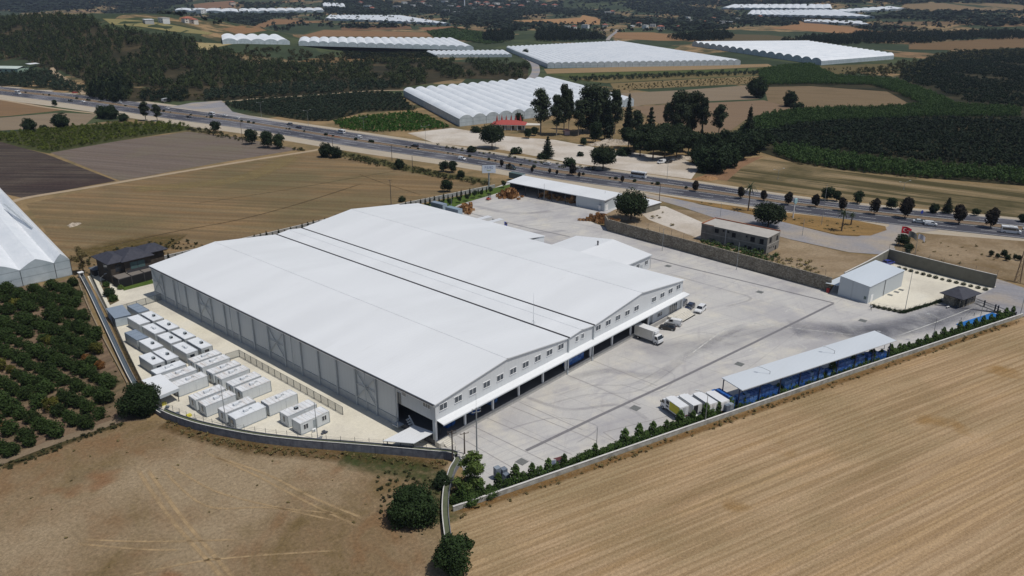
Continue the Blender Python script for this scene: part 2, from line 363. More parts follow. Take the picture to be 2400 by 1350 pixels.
M_LINE = plain('road_paint', (.72, .72, .7, 1), .6, .1, 3)
def lerp_line(a, b, f): return [p.lerp(q, f) for p, q in zip(a, b)]
def painted(pts, w, z, mat, name, label, cat='marking', dash=None):
    mb = MB(); acc = 0.0
    for i in range(len(pts)-1):
        d = pts[i+1]-pts[i]; L = d.length
        if L < 1e-6: continue
        d.normalize(); u = Vector((-d.y, d.x, 0))*w/2; s = 0.0
        seg = [(0, L)] if not dash else [(k, min(k+dash[0], L)) for k in np.arange(0, L, dash[1])]
        for s0, s1 in seg:
            p, q = pts[i]+d*s0, pts[i]+d*s1
            mb.face([(p.x+u.x, p.y+u.y, z), (p.x-u.x, p.y-u.y, z), (q.x-u.x, q.y-u.y, z), (q.x+u.x, q.y+u.y, z)])
    return tag(mb.build(name, mat, fix=False), label, cat, None, 'structure')
for (p, q), nm in (((an, bn), 'near'), ((af, bf), 'far')):
    for f in (0.10, 0.92): painted(lerp_line(p, q, f), 0.22, 0.132, M_LINE, 'edge_line', 'white edge line on the %s carriageway' % nm)
    painted(lerp_line(p, q, 0.5), 0.2, 0.132, M_LINE, 'lane_line', 'dashed lane line on the %s carriageway' % nm, dash=(6, 14))
# kerbs of the median
for L, o in ((bn, 0.25), (af, -0.25)):
    mb = MB()
    for i in range(len(L)-1): mb.bar(L[i]+Vector((o, 0, .17)), L[i+1]+Vector((o, 0, .17)), .3, .22)
    tag(mb.build('kerb', plain('kerb_stone%d' % (o > 0), C(150, 142, 124), .8)), 'pale kerb along the %s edge of the median' % ('near' if o > 0 else 'far'), 'kerb', None, 'structure')
# slip road, junction and apron across the highway
patch('junction', [(395, 252), (450, 241), (520, 236), (545, 262), (640, 284), (560, 276), (470, 262)], M_APRON, 0.128, 'grey paved side junction beyond the highway', cat='road')
patch('slip_road', [(1480, 452), (1600, 470), (1640, 480), (1780, 506), (1880, 532), (1960, 552), (2010, 555), (2060, 540), (2085, 530), (2080, 520), (2020, 508), (2180, 535), (2200, 540), (2150, 546), (2110, 562), (2095, 580), (2110, 596), (2180, 612), (2260, 636), (2340, 655), (2420, 682), (2420, 742), (2392, 742), (2285, 700), (2335, 672), (2200, 628), (2076, 598), (1990, 592), (1850, 561), (1700, 520), (1600, 486)], M_APRON, 0.115, 'grey service road and junction at the compound gate', cat='road')
M_GR = field('dry_island', [C(118, 92, 56), C(146, 118, 76), C(126, 102, 66), C(152, 126, 86)], -1.2, .03, .12, fine=.15, warp=.5)
patch('traffic_island', [(1500, 449), (1640, 472), (1800, 494), (2010, 518), (2075, 531), (2078, 540), (2040, 553), (1970, 552), (1890, 534), (1790, 510), (1640, 478)], M_GR, 0.135, 'dry grass island between highway and service road', cat='verge')
M_LOT = field('waste_ground', [C(128, 110, 86), C(148, 130, 106), C(164, 148, 124)], -.8, .03, .06, .03, C(116, 98, 72), 1.0, .13, .3)
patch('waste_ground', [(1385, 480), (1500, 480), (1620, 494), (1720, 524), (1860, 564), (1990, 594), (2070, 604), (1950, 655), (1945, 682), (1800, 645), (1600, 588), (1425, 535)], M_LOT, 0.05, 'bare waste ground round the unfinished block', cat='ground')
M_SAND = field('white_gravel', [C(178, 170, 160), C(196, 188, 178), C(202, 196, 186)], -.9, .03, .06, .025, C(170, 158, 142), .9, .08, .2)
patch('waste_ground', [(2095, 592), (2110, 560), (2170, 548), (2400, 566), (2900, 620), (2900, 760), (2420, 672), (2200, 618)], M_LOT, 0.125, 'dry plot with scattered shrubs beside the highway', cat='ground')
patch('gravel_lot', [(1480, 480), (1560, 484), (1700, 545), (1640, 560), (1520, 515)], M_SAND, 0.055, 'pale gravel patch by the large pine', cat='ground')
patch('gravel_lot', [(955, 312), (1060, 300), (1170, 318), (1300, 328), (1420, 350), (1600, 372), (1640, 392), (1620, 420), (1480, 402), (1330, 380), (1180, 352), (1020, 336)], M_SAND, 0.05, 'white gravel lot in front of the red roofed restaurant', cat='ground')
M_STR = field('green_strip_field', [C(62, 60, 38), C(70, 66, 42), C(78, 72, 48), C(128, 112, 84), C(146, 128, 100), C(74, 70, 46), C(60, 58, 36)], -1.43, .005, .09, .015, C(72, 68, 44), .9, .1, .2)
patch('striped_field', [(1700, 424), (1735, 385), (1800, 370), (1920, 392), (2050, 410), (2200, 424), (2400, 446), (2900, 480), (2900, 560), (2400, 512), (2200, 490), (2000, 470), (1830, 450)], M_STR, 0.05, 'field of green and tan strips across the highway', cat='field')
patch('earth_bank', [(1640, 415), (1700, 388), (1745, 372), (1790, 366), (1740, 392), (1704, 424)], field('red_earth', [C(122, 94, 72), C(146, 116, 90)], .4, .1, .1, fine=.15), 0.06, 'reddish bare bank beside the striped field', cat='ground')
for i, (pts, m, lb) in enumerate([
    ([(1590, 212), (1755, 200), (1780, 232), (1690, 236), (1600, 240), (1510, 246), (1420, 262), (1380, 222)], M_PALE, 'smooth tan field behind the tall trees'),
    ([(1600, 244), (1790, 235), (1880, 258), (1760, 272), (1700, 315), (1560, 300), (1480, 250)], field('rose_field', [C(118, 99, 80), C(128, 109, 89)], -1, .01, .1, fine=.07), 'rosy tan field beside the cypress'),
    ([(1790, 204), (1850, 195), (2040, 196), (2120, 215), (2195, 248), (2050, 254), (1890, 258), (1800, 238)], field('fallow', [C(98, 86, 64), C(122, 105, 82), C(110, 94, 70)], -1.2, .02, .12, fine=.12, warp=.6), 'large fallow field framed by reeds')]):
    patch('field', pts, m, 0.06+.01*i, lb, drape=40, cat='field')
for i, (pts, c1, c2, lb) in enumerate([
    ([(1275, 162), (1500, 156), (1800, 150), (1812, 156), (1660, 163), (1282, 173)], (150, 126, 92), (158, 136, 104), 'tan field in front of the big greenhouse'),
    ([(1280, 174), (1780, 160), (1790, 166), (1330, 182)], (70, 82, 44), (88, 96, 56), 'narrow green crop strip'),
    ([(1330, 184), (1780, 168), (1780, 176), (1420, 195)], (104, 100, 66), (124, 112, 78), 'olive rows on pale soil'),
    ([(1430, 196), (1780, 178), (1770, 196), (1440, 212)], (116, 104, 70), (140, 122, 88), 'vine rows on dry soil'),
    ([(720, 38+100), (850, 130), (960, 140), (860, 146), (700, 145)], (140, 112, 78), (120, 100, 70), 'small dry clearing in the scrub'),
    ([(690, 165), (780, 152), (800, 160), (740, 172), (690, 180)], (110, 92, 70), (126, 106, 80), 'small dry plot by the wooded slope'),
    ([(520, 68), (760, 70), (1000, 76), (1020, 86), (760, 86), (560, 82)], (132, 104, 76), (150, 118, 86), 'long dry terrace behind the greenhouses'),
    ([(420, 42), (640, 44), (780, 52), (640, 58), (420, 50)], (136, 106, 76), (146, 114, 82), 'far dry strip among dark orchards'),
    ([(800, 58), (960, 60), (966, 68), (800, 72)], (140, 112, 84), (124, 96, 72), 'dry strip below the far greenhouse'),
    ([(980, 330-265), (1060, 62), (1110, 70), (1100, 78), (1000, 72)], (140, 100, 74), (150, 112, 84), 'reddish far field'),
    ([(1200, 48), (1360, 42), (1365, 35), (1408, 44), (1405, 58), (1330, 56), (1200, 57)], (164, 124, 86), (176, 138, 98), 'bright orange hilltop field'),
    ([(1440, 76), (1530, 76), (1600, 86), (1600, 96), (1545, 96), (1440, 90)], (140, 106, 76), (156, 124, 90), 'tan field by the far village road'),
    ([(1860, 58), (1880, 52), (2000, 64), (2080, 78), (1960, 78), (1800, 66)], (150, 110, 76), (162, 126, 90), 'orange field right of the far trees'),
    ([(2120, 10), (2260, 4), (2400, 12), (2400, 30), (2260, 28), (2180, 28), (2100, 26)], (150, 128, 92), (132, 114, 88), 'sandy far hillside'),
    ([(2040, 58), (2400, 62), (2400, 58), (2240, 50), (2080, 52)], (136, 112, 82), (120, 100, 76), 'dry slope above the dark grove'),
    ([(2130, 105), (2240, 96), (2400, 84), (2400, 112), (2250, 118), (2130, 116)], (138, 112, 80), (120, 98, 70), 'dry bank behind the dark grove'),
    ([(1600, 78), (1800, 82), (1880, 92), (1830, 100), (1600, 92)], (112, 96, 72), (96, 88, 64), 'scrubby slope behind the right greenhouse'),
    ([(455, 10), (540, 2), (550, 14), (530, 22), (455, 20)], (128, 100, 80), (140, 110, 86), 'rosy far hillside field'),
    ([(1770, 160), (1900, 155), (2080, 150), (2120, 160), (1960, 176), (1780, 172)], (120, 104, 72), (100, 94, 62), 'rough ground with young olive trees'),
    ([(460, 100), (545, 104), (470, 122), (456, 112)], (178, 164, 122), (166, 150, 108), 'pale sandy gully on the wooded slope'),
    ([(240, 44), (290, 46), (420, 62), (500, 78), (488, 82), (400, 74), (260, 58)], (160, 148, 100), (142, 134, 92), 'pale orchard rows on the ridge')]):
    patch('field', pts, field('far_plot_%d' % i, [C(*c1, .8), C(*c2, .8), C(*[int(v*.9) for v in c1])], -1.1, .008, .05, fine=.1, bump=0), 0.15+0.01*i, lb, drape=60, cat='field')
ribbon('country_road', [(1405, 64+8), (1446, 70), (1430, 86), (1424, 95)], 7, M_APRON, .4, 'pale country road climbing to the far village', drape=True, cat='road')
ribbon('country_road', [(1215, 128), (1248, 146), (1256, 165), (1248, 182), (1230, 196)], 9, M_APRON, .3, 'grey lane curving past the greenhouses', drape=True, cat='road')
ribbon('dirt_road', [(520, 240), (600, 232), (700, 226), (860, 214), (945, 212)], 4.5, M_DIRT, .2, 'pale lane above the olive grove', drape=True, cat='road')
ribbon('dirt_road', [(118, 160), (130, 172), (148, 185), (186, 206), (200, 222)], 6, M_DIRT, .3, 'dirt lane coming down to the highway', drape=True, cat='road')
# ------------------------------------------------------------------ the paved compound
t = NT('yard_concrete', 0.85, 0.25)
big = t.noise(0.035, None, 5, .6, .6)
k = t.ramp(big, [(0.3, C(156, 154, 156)), (0.48, C(177, 175, 173)), (0.7, C(190, 188, 183))])
st = t.noise(1.0, t.map(t.pos, -0.30, (0.035, 0.5, 0)), 6, .65, .8)
k = t.mix(t.ramp(st, [(0.5, 0.0), (0.66, 0.45)]), k, C(148, 146, 152))
st2 = t.noise(1.0, t.map(t.pos, 0.55, (0.05, 0.6, 0)), 6, .7, 1.2)
k = t.mix(t.ramp(st2, [(0.56, 0.0), (0.7, 0.5)]), k, C(158, 154, 156))
warm = t.noise(0.11, None, 6, .65)
k = t.mix(t.ramp(warm, [(0.5, 0.0), (0.7, .5)]), k, C(206, 200, 184))
dark = t.noise(0.06, t.map(t.pos, -.2, (.6, 1.4, 1)), 7, .7, 1.0)
k = t.mix(t.ramp(dark, [(0.60, 0.0), (0.74, .55)]), k, C(146, 144, 150))
dots = t.noise(0.9, None, 3, .6)
k = t.mix(t.ramp(dots, [(0.70, 0.0), (0.76, .5)]), k, C(128, 126, 130))
k = t.mix(1.0, k, t.ramp(t.noise(3.0, None, 5, .7), [(.3, .93), (.7, 1.05)]), 'MULTIPLY')
def joint(vec, axis, period, w):
    c = t.math('FRACT', t.math('DIVIDE', t.sep(vec, axis), period)); return t.math('LESS_THAN', c, w/period)
jv = t.map(t.pos, 0.0, (1, 1, 1))
j = t.math('MAXIMUM', joint(jv, 0, 8.22, .09), joint(jv, 1, 30.0, .09))
k = t.mix(t.math('MULTIPLY', j, t.ramp(t.noise(.15), [(.4, .12), (.6, .75)])), k, C(120, 118, 120))
t.col(k); t.bump(t.noise(6), .05, .02); M_YARD = t.mat
M_CREAM = field('cream_concrete', [C(206, 200, 182), C(214, 208, 192), C(208, 204, 192)], 0, .1, .1, .06, C(196, 190, 176), 1.4, .05, .05)
Y0 = 0.07
patch('concrete_yard', [(1075, 1072), (1092, 1120), (1075, 1190), (1200, 1146), (1600, 1008), (2000, 872), (2395, 738), (2392, 742), (2290, 702), (2335, 672), (2205, 662), (2075, 606), (1966, 655), (1945, 684), (1800, 646), (1600, 590), (1425, 535), (1385, 520), (1440, 492), (1495, 470), (1470, 462), (1190, 428), (1130, 452), (1020, 498), (1000, 560), (1100, 620), (1040, 900), (1022, 1040), (900, 1060)], M_YARD, Y0, 'large stained concrete yard of the packing plant', cat='yard')
patch('concrete_yard', [(205, 648), (360, 600), (383, 690), (640, 840), (1022, 1047), (1078, 1075), (900, 1058), (770, 1048), (600, 1027), (490, 1003), (420, 982), (380, 966), (340, 905), (255, 742)], M_CREAM, Y0+.006, 'cream concrete court with the white cabins', cat='yard')
patch('concrete_yard', [(1966, 655), (2075, 606), (2320, 668), (2335, 672), (2290, 690), (2190, 715), (2110, 736), (2035, 712)], M_CREAM, Y0+.012, 'cream concrete court behind the guard house', cat='yard')
M_LAWN = field('lawn', [C(62, 82, 34), C(78, 98, 44), C(92, 104, 54)], 0, .2, .2, fine=.15)
patch('lawn', [(940, 492), (1145, 444), (1195, 432), (1205, 440), (1150, 458), (1075, 480), (1040, 500), (1005, 496)], M_LAWN, Y0+.02, 'green lawn strip with young trees by the rear wall', cat='lawn')
patch('lawn', [(285, 670), (355, 654), (362, 664), (290, 682)], M_LAWN, Y0+.02, 'small lawn in front of the black pergola', cat='lawn')
patch('garden_bed', [(232, 660), (248, 656), (262, 680), (280, 705), (258, 716)], field('bed_soil', [C(92, 80, 60), C(120, 108, 84)], 0, .3, .3), Y0+.02, 'planted bed inside the green mesh fence', cat='ground')
M_DRAIN = plain('drain_grate', C(118, 116, 118), .6, .2, 4)
def gpath(pts, w, z, mat, name, label, cat='drain'):
    return painted([G(*p) for p in pts], w, z, mat, name, label, cat)
gpath([(1233, 1057), (1400, 977), (1567, 900), (1760, 807), (1953, 712)], 0.75, Y0+.03, M_DRAIN, 'drain_channel', 'long dark grated drain running across the yard')
gpath([(1955, 711), (1750, 661), (1600, 625), (1524, 605)], 0.6, Y0+.03, M_DRAIN, 'drain_channel', 'grated drain along the stone wall side of the yard')
gpath([(1335, 555), (1240, 535), (1090, 497)], 0.5, Y0+.03, M_DRAIN, 'drain_channel', 'grated drain across the rear loading yard')
M_SEAM = plain('concrete_seam', C(134, 130, 130), .9, .2, 1)
for i, (p, q) in enumerate([((1050, 1010), (1215, 1105)), ((1085, 988), (1275, 1080)), ((1140, 980), (1340, 1066)), ((1195, 952), (1400, 1035)), ((1330, 880), (1500, 950)), ((1390, 846), (1540, 905)), ((1215, 942), (1365, 1008))]):
    gpath([p, q], .12, Y0+.026, M_SEAM, 'yard_joint', 'dark joint across the front yard slabs', 'joint')
for i, (p, q) in enumerate([((1414, 1014), (1590, 970)), ((1446, 1036), (1620, 984)), ((1414, 1014), (1446, 1036)), ((1800, 560), (1880, 584))][:3]):
    gpath([p, q], .1, Y0+.026, M_SEAM, 'yard_joint', 'dark joint round the truck bays', 'joint')
M_FAINT = worn('faint_paint', C(222, 222, 216), .8, .6, var=.04)
for pts in ([(1640, 740), (1760, 757), (1880, 772), (2010, 787)], [(2095, 791), (2190, 757), (2290, 718)], [(1830, 737), (1875, 714)], [(1735, 832), (1800, 805)], [(1850, 800), (1890, 816), (1865, 826)], [(1600, 845), (1660, 800), (1700, 770)]):
    ribbon('painted_line', pts, .35, M_FAINT, Y0+.03, 'faded white line painted on the yard', cat='marking', n=3)
M_SKID = worn('tyre_mark', C(118, 116, 122), .16, .35, var=.1)
M_WORN = worn('traffic_wear', C(126, 128, 138), .5, .1, var=.06)
M_SKIDL = worn('tyre_smudge', C(136, 134, 142), .24, .12, var=.08)
for pts, w, m in [([(1180, 520), (1240, 530), (1330, 522), (1420, 540)], 1.2, M_SKID), ([(1150, 515), (1230, 545), (1330, 540)], 3, M_SKIDL), ([(1100, 480), (1200, 500), (1300, 495)], 4, M_SKIDL),
    ([(1560, 800), (1640, 780), (1720, 790), (1800, 770)], .6, M_SKID), ([(1300, 930), (1380, 905), (1480, 900), (1560, 860)], .7, M_SKID), ([(1280, 950), (1380, 925), (1500, 915), (1600, 850)], .7, M_SKID), ([(1180, 1010), (1300, 980), (1400, 1000), (1350, 1040)], .5, M_SKIDL),
    ([(1330, 890), (1420, 870), (1540, 880), (1600, 840), (1750, 760)], 3.5, M_SKIDL), ([(1850, 770), (1980, 776), (2100, 765), (2230, 728), (2360, 690)], 13, M_WORN), ([(1980, 790), (2100, 775), (2230, 740), (2360, 700)], 11, M_WORN), ([(1500, 830), (1700, 800), (1850, 775), (2000, 775)], 12, M_SKIDL),
    ([(1560, 640), (1700, 680), (1760, 700), (1700, 720)], 1.2, M_SKIDL), ([(1230, 930), (1330, 960), (1450, 950), (1520, 985)], 1.5, M_SKIDL), ([(1500, 850), (1580, 880), (1540, 920), (1450, 900)], .5, M_SKID)]:
    ribbon('tyre_mark', pts, w, m, Y0+.02, 'dark tyre smear on the yard concrete', cat='marking')
M_GRATE = plain('cover_plate', C(112, 114, 112), .5, .15, 6)
for i, (x, y, lb) in enumerate([(1223, 1083, 'square drain cover nearest the hedge corner'), (1489, 957, 'square drain cover beside the parked trucks'), (1733, 854, 'square drain cover near the blue crate shed'), (2022, 752, 'square drain cover near the yard entrance'), (1781, 685, 'square drain cover below the stone wall'), (1566, 624, 'square drain cover beside the small hall'), (2086, 692, 'first grey cover along the side hall wall'), (2101, 685, 'middle grey cover along the side hall wall'), (2112, 680, 'last grey cover along the side hall wall')]):
    p = G(x, y); w = .95 if i < 6 else .7; mb = MB()
    mb.box(-w, w, -w, w, 0, .02)
    for q in np.arange(-w+.1, w, .2): mb.box(q, q+.05, -w+.05, w-.05, .02, .03)
    o = mb.build('drain_cover', M_GRATE); o.location = (p.x, p.y, Y0+.01); tag(o, lb, 'drain cover', 'drain covers in the yard')
p = G(2330, 741)
M_BLUEMAT = field('blue_deck', [C(28, 82, 148), C(40, 104, 172), C(56, 116, 178)], -.3, .05, .4, fine=.1)
q = [(2240, 761), (2266, 771), (2352, 743), (2325, 734)]
mb = MB(); P = [G(*a) for a in q]; mb.slab([(v.x, v.y, .22) for v in P], .2)
o = mb.build('weighbridge', M_BLUEMAT); tag(o, 'long blue steel weighbridge deck by the entrance gate', 'weighbridge')
# ------------------------------------------------------------------ main warehouse
W, L, X1, X2, HE = 92.56, 119.1, 41.35, 51.03, 9.5
RID = [(-.35, HE), (20.35, 11.89), (X1, HE)], [(X1, HE), (46.15, 10.0), (X2, HE)], [(X2, HE), (71.54, 11.89), (W+.2, HE)]
def roof_mat(name, c, period=1.0):
    t = NT(name, .42, .35)
    f = t.noise(.04, None, 4, .6); k = t.ramp(f, [(.3, tuple(v*.965 for v in c[:3])+(1,)), (.7, c)])
    blk = t.noise(1.0, t.map(t.pos, 0, (.02, .11, 0)), 1, .5); k = t.mix(1.0, k, t.ramp(blk, [(.4, .97), (.6, 1.02)]), 'MULTIPLY')
    y = t.sep(t.pos, 1); fr = t.math('FRACT', t.math('DIVIDE', y, period))
    k = t.mix(t.math('MULTIPLY', t.math('LESS_THAN', fr, .07), .13), k, C(150, 156, 162))
    ds = t.noise(.5, t.map(t.pos, 0, (.25, 1.4, 1)), 6, .7); k = t.mix(t.ramp(ds, [(.58, 0.0), (.76, .14)]), k, C(168, 164, 156))
    t.col(k); return t.mat
M_ROOF = roof_mat('white_sheet_roof', (.71, .728, .745, 1))
def clad(name, c, axis=0, period=1.0, rough=.5):
    t = NT(name, rough, .3); f = t.noise(.12, None, 5, .6)
    k = t.ramp(f, [(.3, tuple(v*.94 for v in c[:3])+(1,)), (.7, c)])
    fr = t.math('FRACT', t.math('DIVIDE', t.sep(t.pos, axis), period))
    k = t.mix(t.math('MULTIPLY', t.math('LESS_THAN', fr, .06), .3), k, tuple(v*.6 for v in c[:3])+(1,))
    st = t.noise(1.0, t.map(t.pos, 0, (1.2, 1.2, .08)), 5, .6); k = t.mix(t.ramp(st, [(.56, 0.0), (.75, .25)]), k, tuple(v*.72 for v in c[:3])+(1,))
    t.col(k); return t.mat
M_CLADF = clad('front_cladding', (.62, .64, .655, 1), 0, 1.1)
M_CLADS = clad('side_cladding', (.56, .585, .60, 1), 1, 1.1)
M_GUT = plain('dark_gutter', C(70, 70, 74), .5, .2, 2)
M_WHITE = plain('white_paint', (.78, .79, .8, 1), .45, .05, 1.5)
M_STEELG = plain('grey_steel', C(172, 178, 182), .45, .1, 2)
M_CONC = plain('cast_concrete', C(168, 166, 162), .85, .12, 1.2)
M_CONCL = plain('pale_concrete', C(200, 196, 186), .85, .08, 1.2)
M_INT = plain('interior_panel', C(96, 100, 104), .8, .15, .4)
M_FLOOR = plain('hall_floor', C(96, 96, 98), .7, .12, .3)
M_GLASS = plain('window_glass', C(62, 72, 82), .12, .2, .6, spec=.8)
M_FRAME = plain('window_frame', (.75, .76, .77, 1), .45, .05, 2)
wh = thing('warehouse', 'huge white warehouse with three shallow gabled roofs and front canopy', 'warehouse')
for i, pr in enumerate(RID):
    (xa, za), (xb, zb), (xc, zc) = pr
    if i == 0: xc -= .3
    if i == 1: xa += .3; xc -= .3
    if i == 2: xa += .3
    mb = MB(); ya, yb = -.35, L+.3
    mb.slab([(xa, ya, za), (xb, ya, zb), (xb, yb, zb), (xa, yb, za)], .22); mb.slab([(xb, ya, zb), (xc, ya, zc), (xc, yb, zc), (xb, yb, zb)], .22)
    mb.box(xb-.22, xb+.22, ya, yb, zb-.1, zb+.035)
    mb.build('roof', M_ROOF, wh)
for x in (X1, X2):
    mb = MB(); mb.box(x-.3, x+.3, -.3, L+.25, HE-.2, HE-.1); mb.box(x-.33, x-.29, -.3, L+.25, HE-.2, HE+.02); mb.box(x+.29, x+.33, -.3, L+.25, HE-.2, HE+.02)
    mb.build('gutter', M_GUT, wh)
mb = MB(); mb.box(-.62, -.36, -.1, L+.2, HE-.25, HE-.19); mb.box(-.66, -.6, -.1, L+.2, HE-.25, HE-.04); mb.build('gutter', M_GUT, wh)
mb = MB(); mb.box(-.42, -.3, -.2, L+.2, HE-.62, HE-.26); mb.build('eave_fascia', M_WHITE, wh)
# gable fronts above the dock openings
def gable(y0, y1, zb):
    mb = MB(); out = []
    for pr in RID:
        out.append([(p[0], p[1]-.23) for p in pr])
    for pr in out:
        x0 = max(pr[0][0], 0.0); x1 = min(pr[2][0], W)
        poly = [(x0, zb), (x1, zb), (x1, pr[2][1]), pr[1], (x0, pr[0][1]+(.04 if x0 == 0 else 0))]
        mb.profx(poly, y0, y1)
    return mb
gable(0.0, .25, 5.35).build('front_wall', M_CLADF, wh)
gable(L-.25, L, Y0).build('rear_wall', M_CLADF, wh)
mb = MB()
mb.box(0, .25, 11.4, L-.25, 1.9, HE-.25); mb.box(0, .25, .25, 11.4, 5.5, HE-.25); mb.box(0, .25, .25, .9, 1.2, 5.5)
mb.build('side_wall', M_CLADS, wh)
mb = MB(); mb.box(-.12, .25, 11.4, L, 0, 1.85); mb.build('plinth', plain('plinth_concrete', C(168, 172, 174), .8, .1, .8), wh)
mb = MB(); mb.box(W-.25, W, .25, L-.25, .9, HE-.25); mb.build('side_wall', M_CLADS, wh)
# outside columns and cross bracing of the long wall
ys = [17.8+6.74*i for i in range(15)]
for i, y in enumerate(ys):
    mb = MB(); mb.box(-.42, -.121, y-.16, y+.16, 0.03, HE-.62); mb.build('column', M_STEELG, wh)
for i in (0, 5, 10, 14):
    if i >= len(ys)-1 and i: y0, y1 = ys[i]+.2, L-1
    else: y0, y1 = ys[i]+.2, ys[i+1]-.2
    mb = MB(); mb.bar((-.25, y0, 2.2), (-.25, y1, 8.6), .16); mb.bar((-.28, y0, 8.6), (-.28, y1, 2.2), .16); mb.bar((-.25, y0, 5.4), (-.25, y1, 5.4), .14); mb.build('cross_brace', M_STEELG, wh)
for y in (11.2, 21, 48, 75, 102):
    mb = MB(); mb.tube([(-.5, y, .1), (-.5, y, HE-.4)], .09, 8); mb.build('downpipe', M_STEELG, wh)
# windows of the front gables
def window(x, z, w, h, y=0.0, n=2, parent=wh, side=False, X=0.0):
    f = MB(); g = MB(); fr = .09
    if side:
        f.box(X-.09, X-.004, x-w/2-fr, x+w/2+fr, z-h/2-fr, z-h/2); f.box(X-.09, X-.004, x-w/2-fr, x+w/2+fr, z+h/2, z+h/2+fr)
        for a in range(n+1):
            q = x-w/2+w*a/n; f.box(X-.08, X-.004, q-fr/2, q+fr/2, z-h/2, z+h/2)
        g.box(X-.05, X-.003, x-w/2, x+w/2, z-h/2, z+h/2)
    else:
        f.box(x-w/2-fr, x+w/2+fr, y-.14, y-.004, z-h/2-fr, z-h/2); f.box(x-w/2-fr, x+w/2+fr, y-.09, y-.004, z+h/2, z+h/2+fr)
        for a in range(n+1):
            q = x-w/2+w*a/n; f.box(q-fr/2, q+fr/2, y-.08, y-.004, z-h/2, z+h/2)
        g.box(x-w/2, x+w/2, y-.05, y-.003, z-h/2, z+h/2)
    o = f.build('window', M_FRAME, parent); g.build('pane', M_GLASS, o)
for x in [2.1+4.07*i for i in range(10)]+[53.1+4.12*i for i in range(10)]:
    if abs(x-74) < 1.5: continue
    window(x, 8.05, 2.0, 1.25, n=2)
for x in (44.75, 46.9): window(x, 7.97, 1.0, 1.2, n=2)
window(9.0, 8.3, 1.1, .9, n=2, side=True); window(2.4, 8.2, 2.0, .9, n=3, side=True)
for x in (X1, X2):
    mb = MB(); mb.box(x-.16, x+.16, -.36, -.004, 5.8, HE-.42); mb.box(x-.2, x+.2, -.3, -.06, 0, 1.0); mb.tube([(x, -.18, .1), (x, -.18, 5.4)], .11, 8); mb.build('downpipe', M_STEELG, wh)
mb = MB(); mb.slab([(.25, -1.95, 5.5), (93.4, -1.95, 5.5), (93.4, -.02, 5.76), (.25, -.02, 5.76)], .14); mb.build('canopy', M_ROOF, wh)
mb = MB(); mb.box(.25, 93.4, -1.98, -1.92, 5.22, 5.352); mb.build('canopy_edge', M_STEELG, wh)
# loading dock: raised floor, open bays, columns, dark hall behind
mb = MB(); mb.box(.02, 76.3, .02, 60, Y0, 1.2); mb.build('dock_floor', M_FLOOR, wh)
mb = MB(); mb.box(1.1, 76.3, -.06, .018, Y0, 1.26); mb.box(0.3, 1.1, -.06, .018, Y0, .6); mb.build('dock_face', M_CONC, wh)
mb = MB(); mb.box(.3, 76, 34, 34.3, 1.2, 9); mb.box(.3, W-.4, .3, 59, 9.0, 9.1); mb.box(76, 76.25, .3, 34, 1.2, 5.5); mb.build('inner_wall', M_INT, wh)
for x in (.2, 8.15, 16.35, 24.55, 32.75, 40.95, 41.85, 50.6, 51.5, 59.6, 67.8, 76.1):
    mb = MB(); mb.box(x-.19, x+.19, .03, .41, 0 if x < .3 else 1.2, 5.35); mb.build('column', M_WHITE, wh)
# office part at the right end
mb = MB(); mb.box(76.3, 78.2, .6, .85, .9, 5.5); mb.box(78.2, W, .02, .26, 1.2, 5.352); mb.box(78.0, 78.2, .02, .85, 1.2, 5.352); mb.build('office_wall', M_CLADF, wh)
mb = MB(); mb.box(76.32, W, -.6, .018, Y0, 1.2); mb.build('office_plinth', M_CONC, wh)
window(81.4, 2.7, 2.4, 1.1, y=.02, n=3)
f = MB(); f.box(86.2, 90.3, -.06, .015, 1.24, 3.9); o = f.build('glass_door', M_GLASS, wh)
f = MB()
for x in (86.2, 87.2, 88.2, 89.2, 90.2): f.box(x-.05, x+.05, -.1, -.061, 1.24, 3.9)
f.box(86.2, 90.25, -.1, -.061, 3.9, 4.0); f.build('frame', M_FRAME, o)
mb = MB(); mb.box(92.3, 92.7, -.5, -.1, 1.2, 5.3); mb.build('column', M_WHITE, wh)
st = MB()
for i in range(6): st.box(84.6, 93.2, -2.4-.34*(i+1), -2.4-.34*i, Y0, 1.2-.19*(i+1))
st.box(84.6, 93.2, -2.4, -.601, Y0, 1.199); st.build('entrance_steps', M_CONCL, wh)
for x in (84.7, 93.1):
    mb = MB(); mb.tube([(x, -.7, 1.2), (x, -.7, 2.1), (x, -2.4, 2.1), (x, -2.4, 1.2)], .03, 6); mb.tube([(x, -2.4, 2.1), (x, -4.4, 1.0), (x, -4.4, Y0)], .03, 6); mb.build('handrail', M_STEELG, wh)
# steps at the near corner
mb = MB()
for i in range(6): mb.box(.9+.0*i, 3.0, -.35*(i+1)-.06, -.35*i-.061, Y0, 1.2-.19*i)
mb.box(-.25, .9, -1.2, .02, Y0, 1.2); mb.build('corner_steps', M_CONCL, wh)
mb = MB(); mb.tube([(3, -.1, 1.2), (3, -.1, 2.1), (3, -2.2, 1.0), (3, -2.2, .1)], .03, 6); mb.build('handrail', M_STEELG, wh)
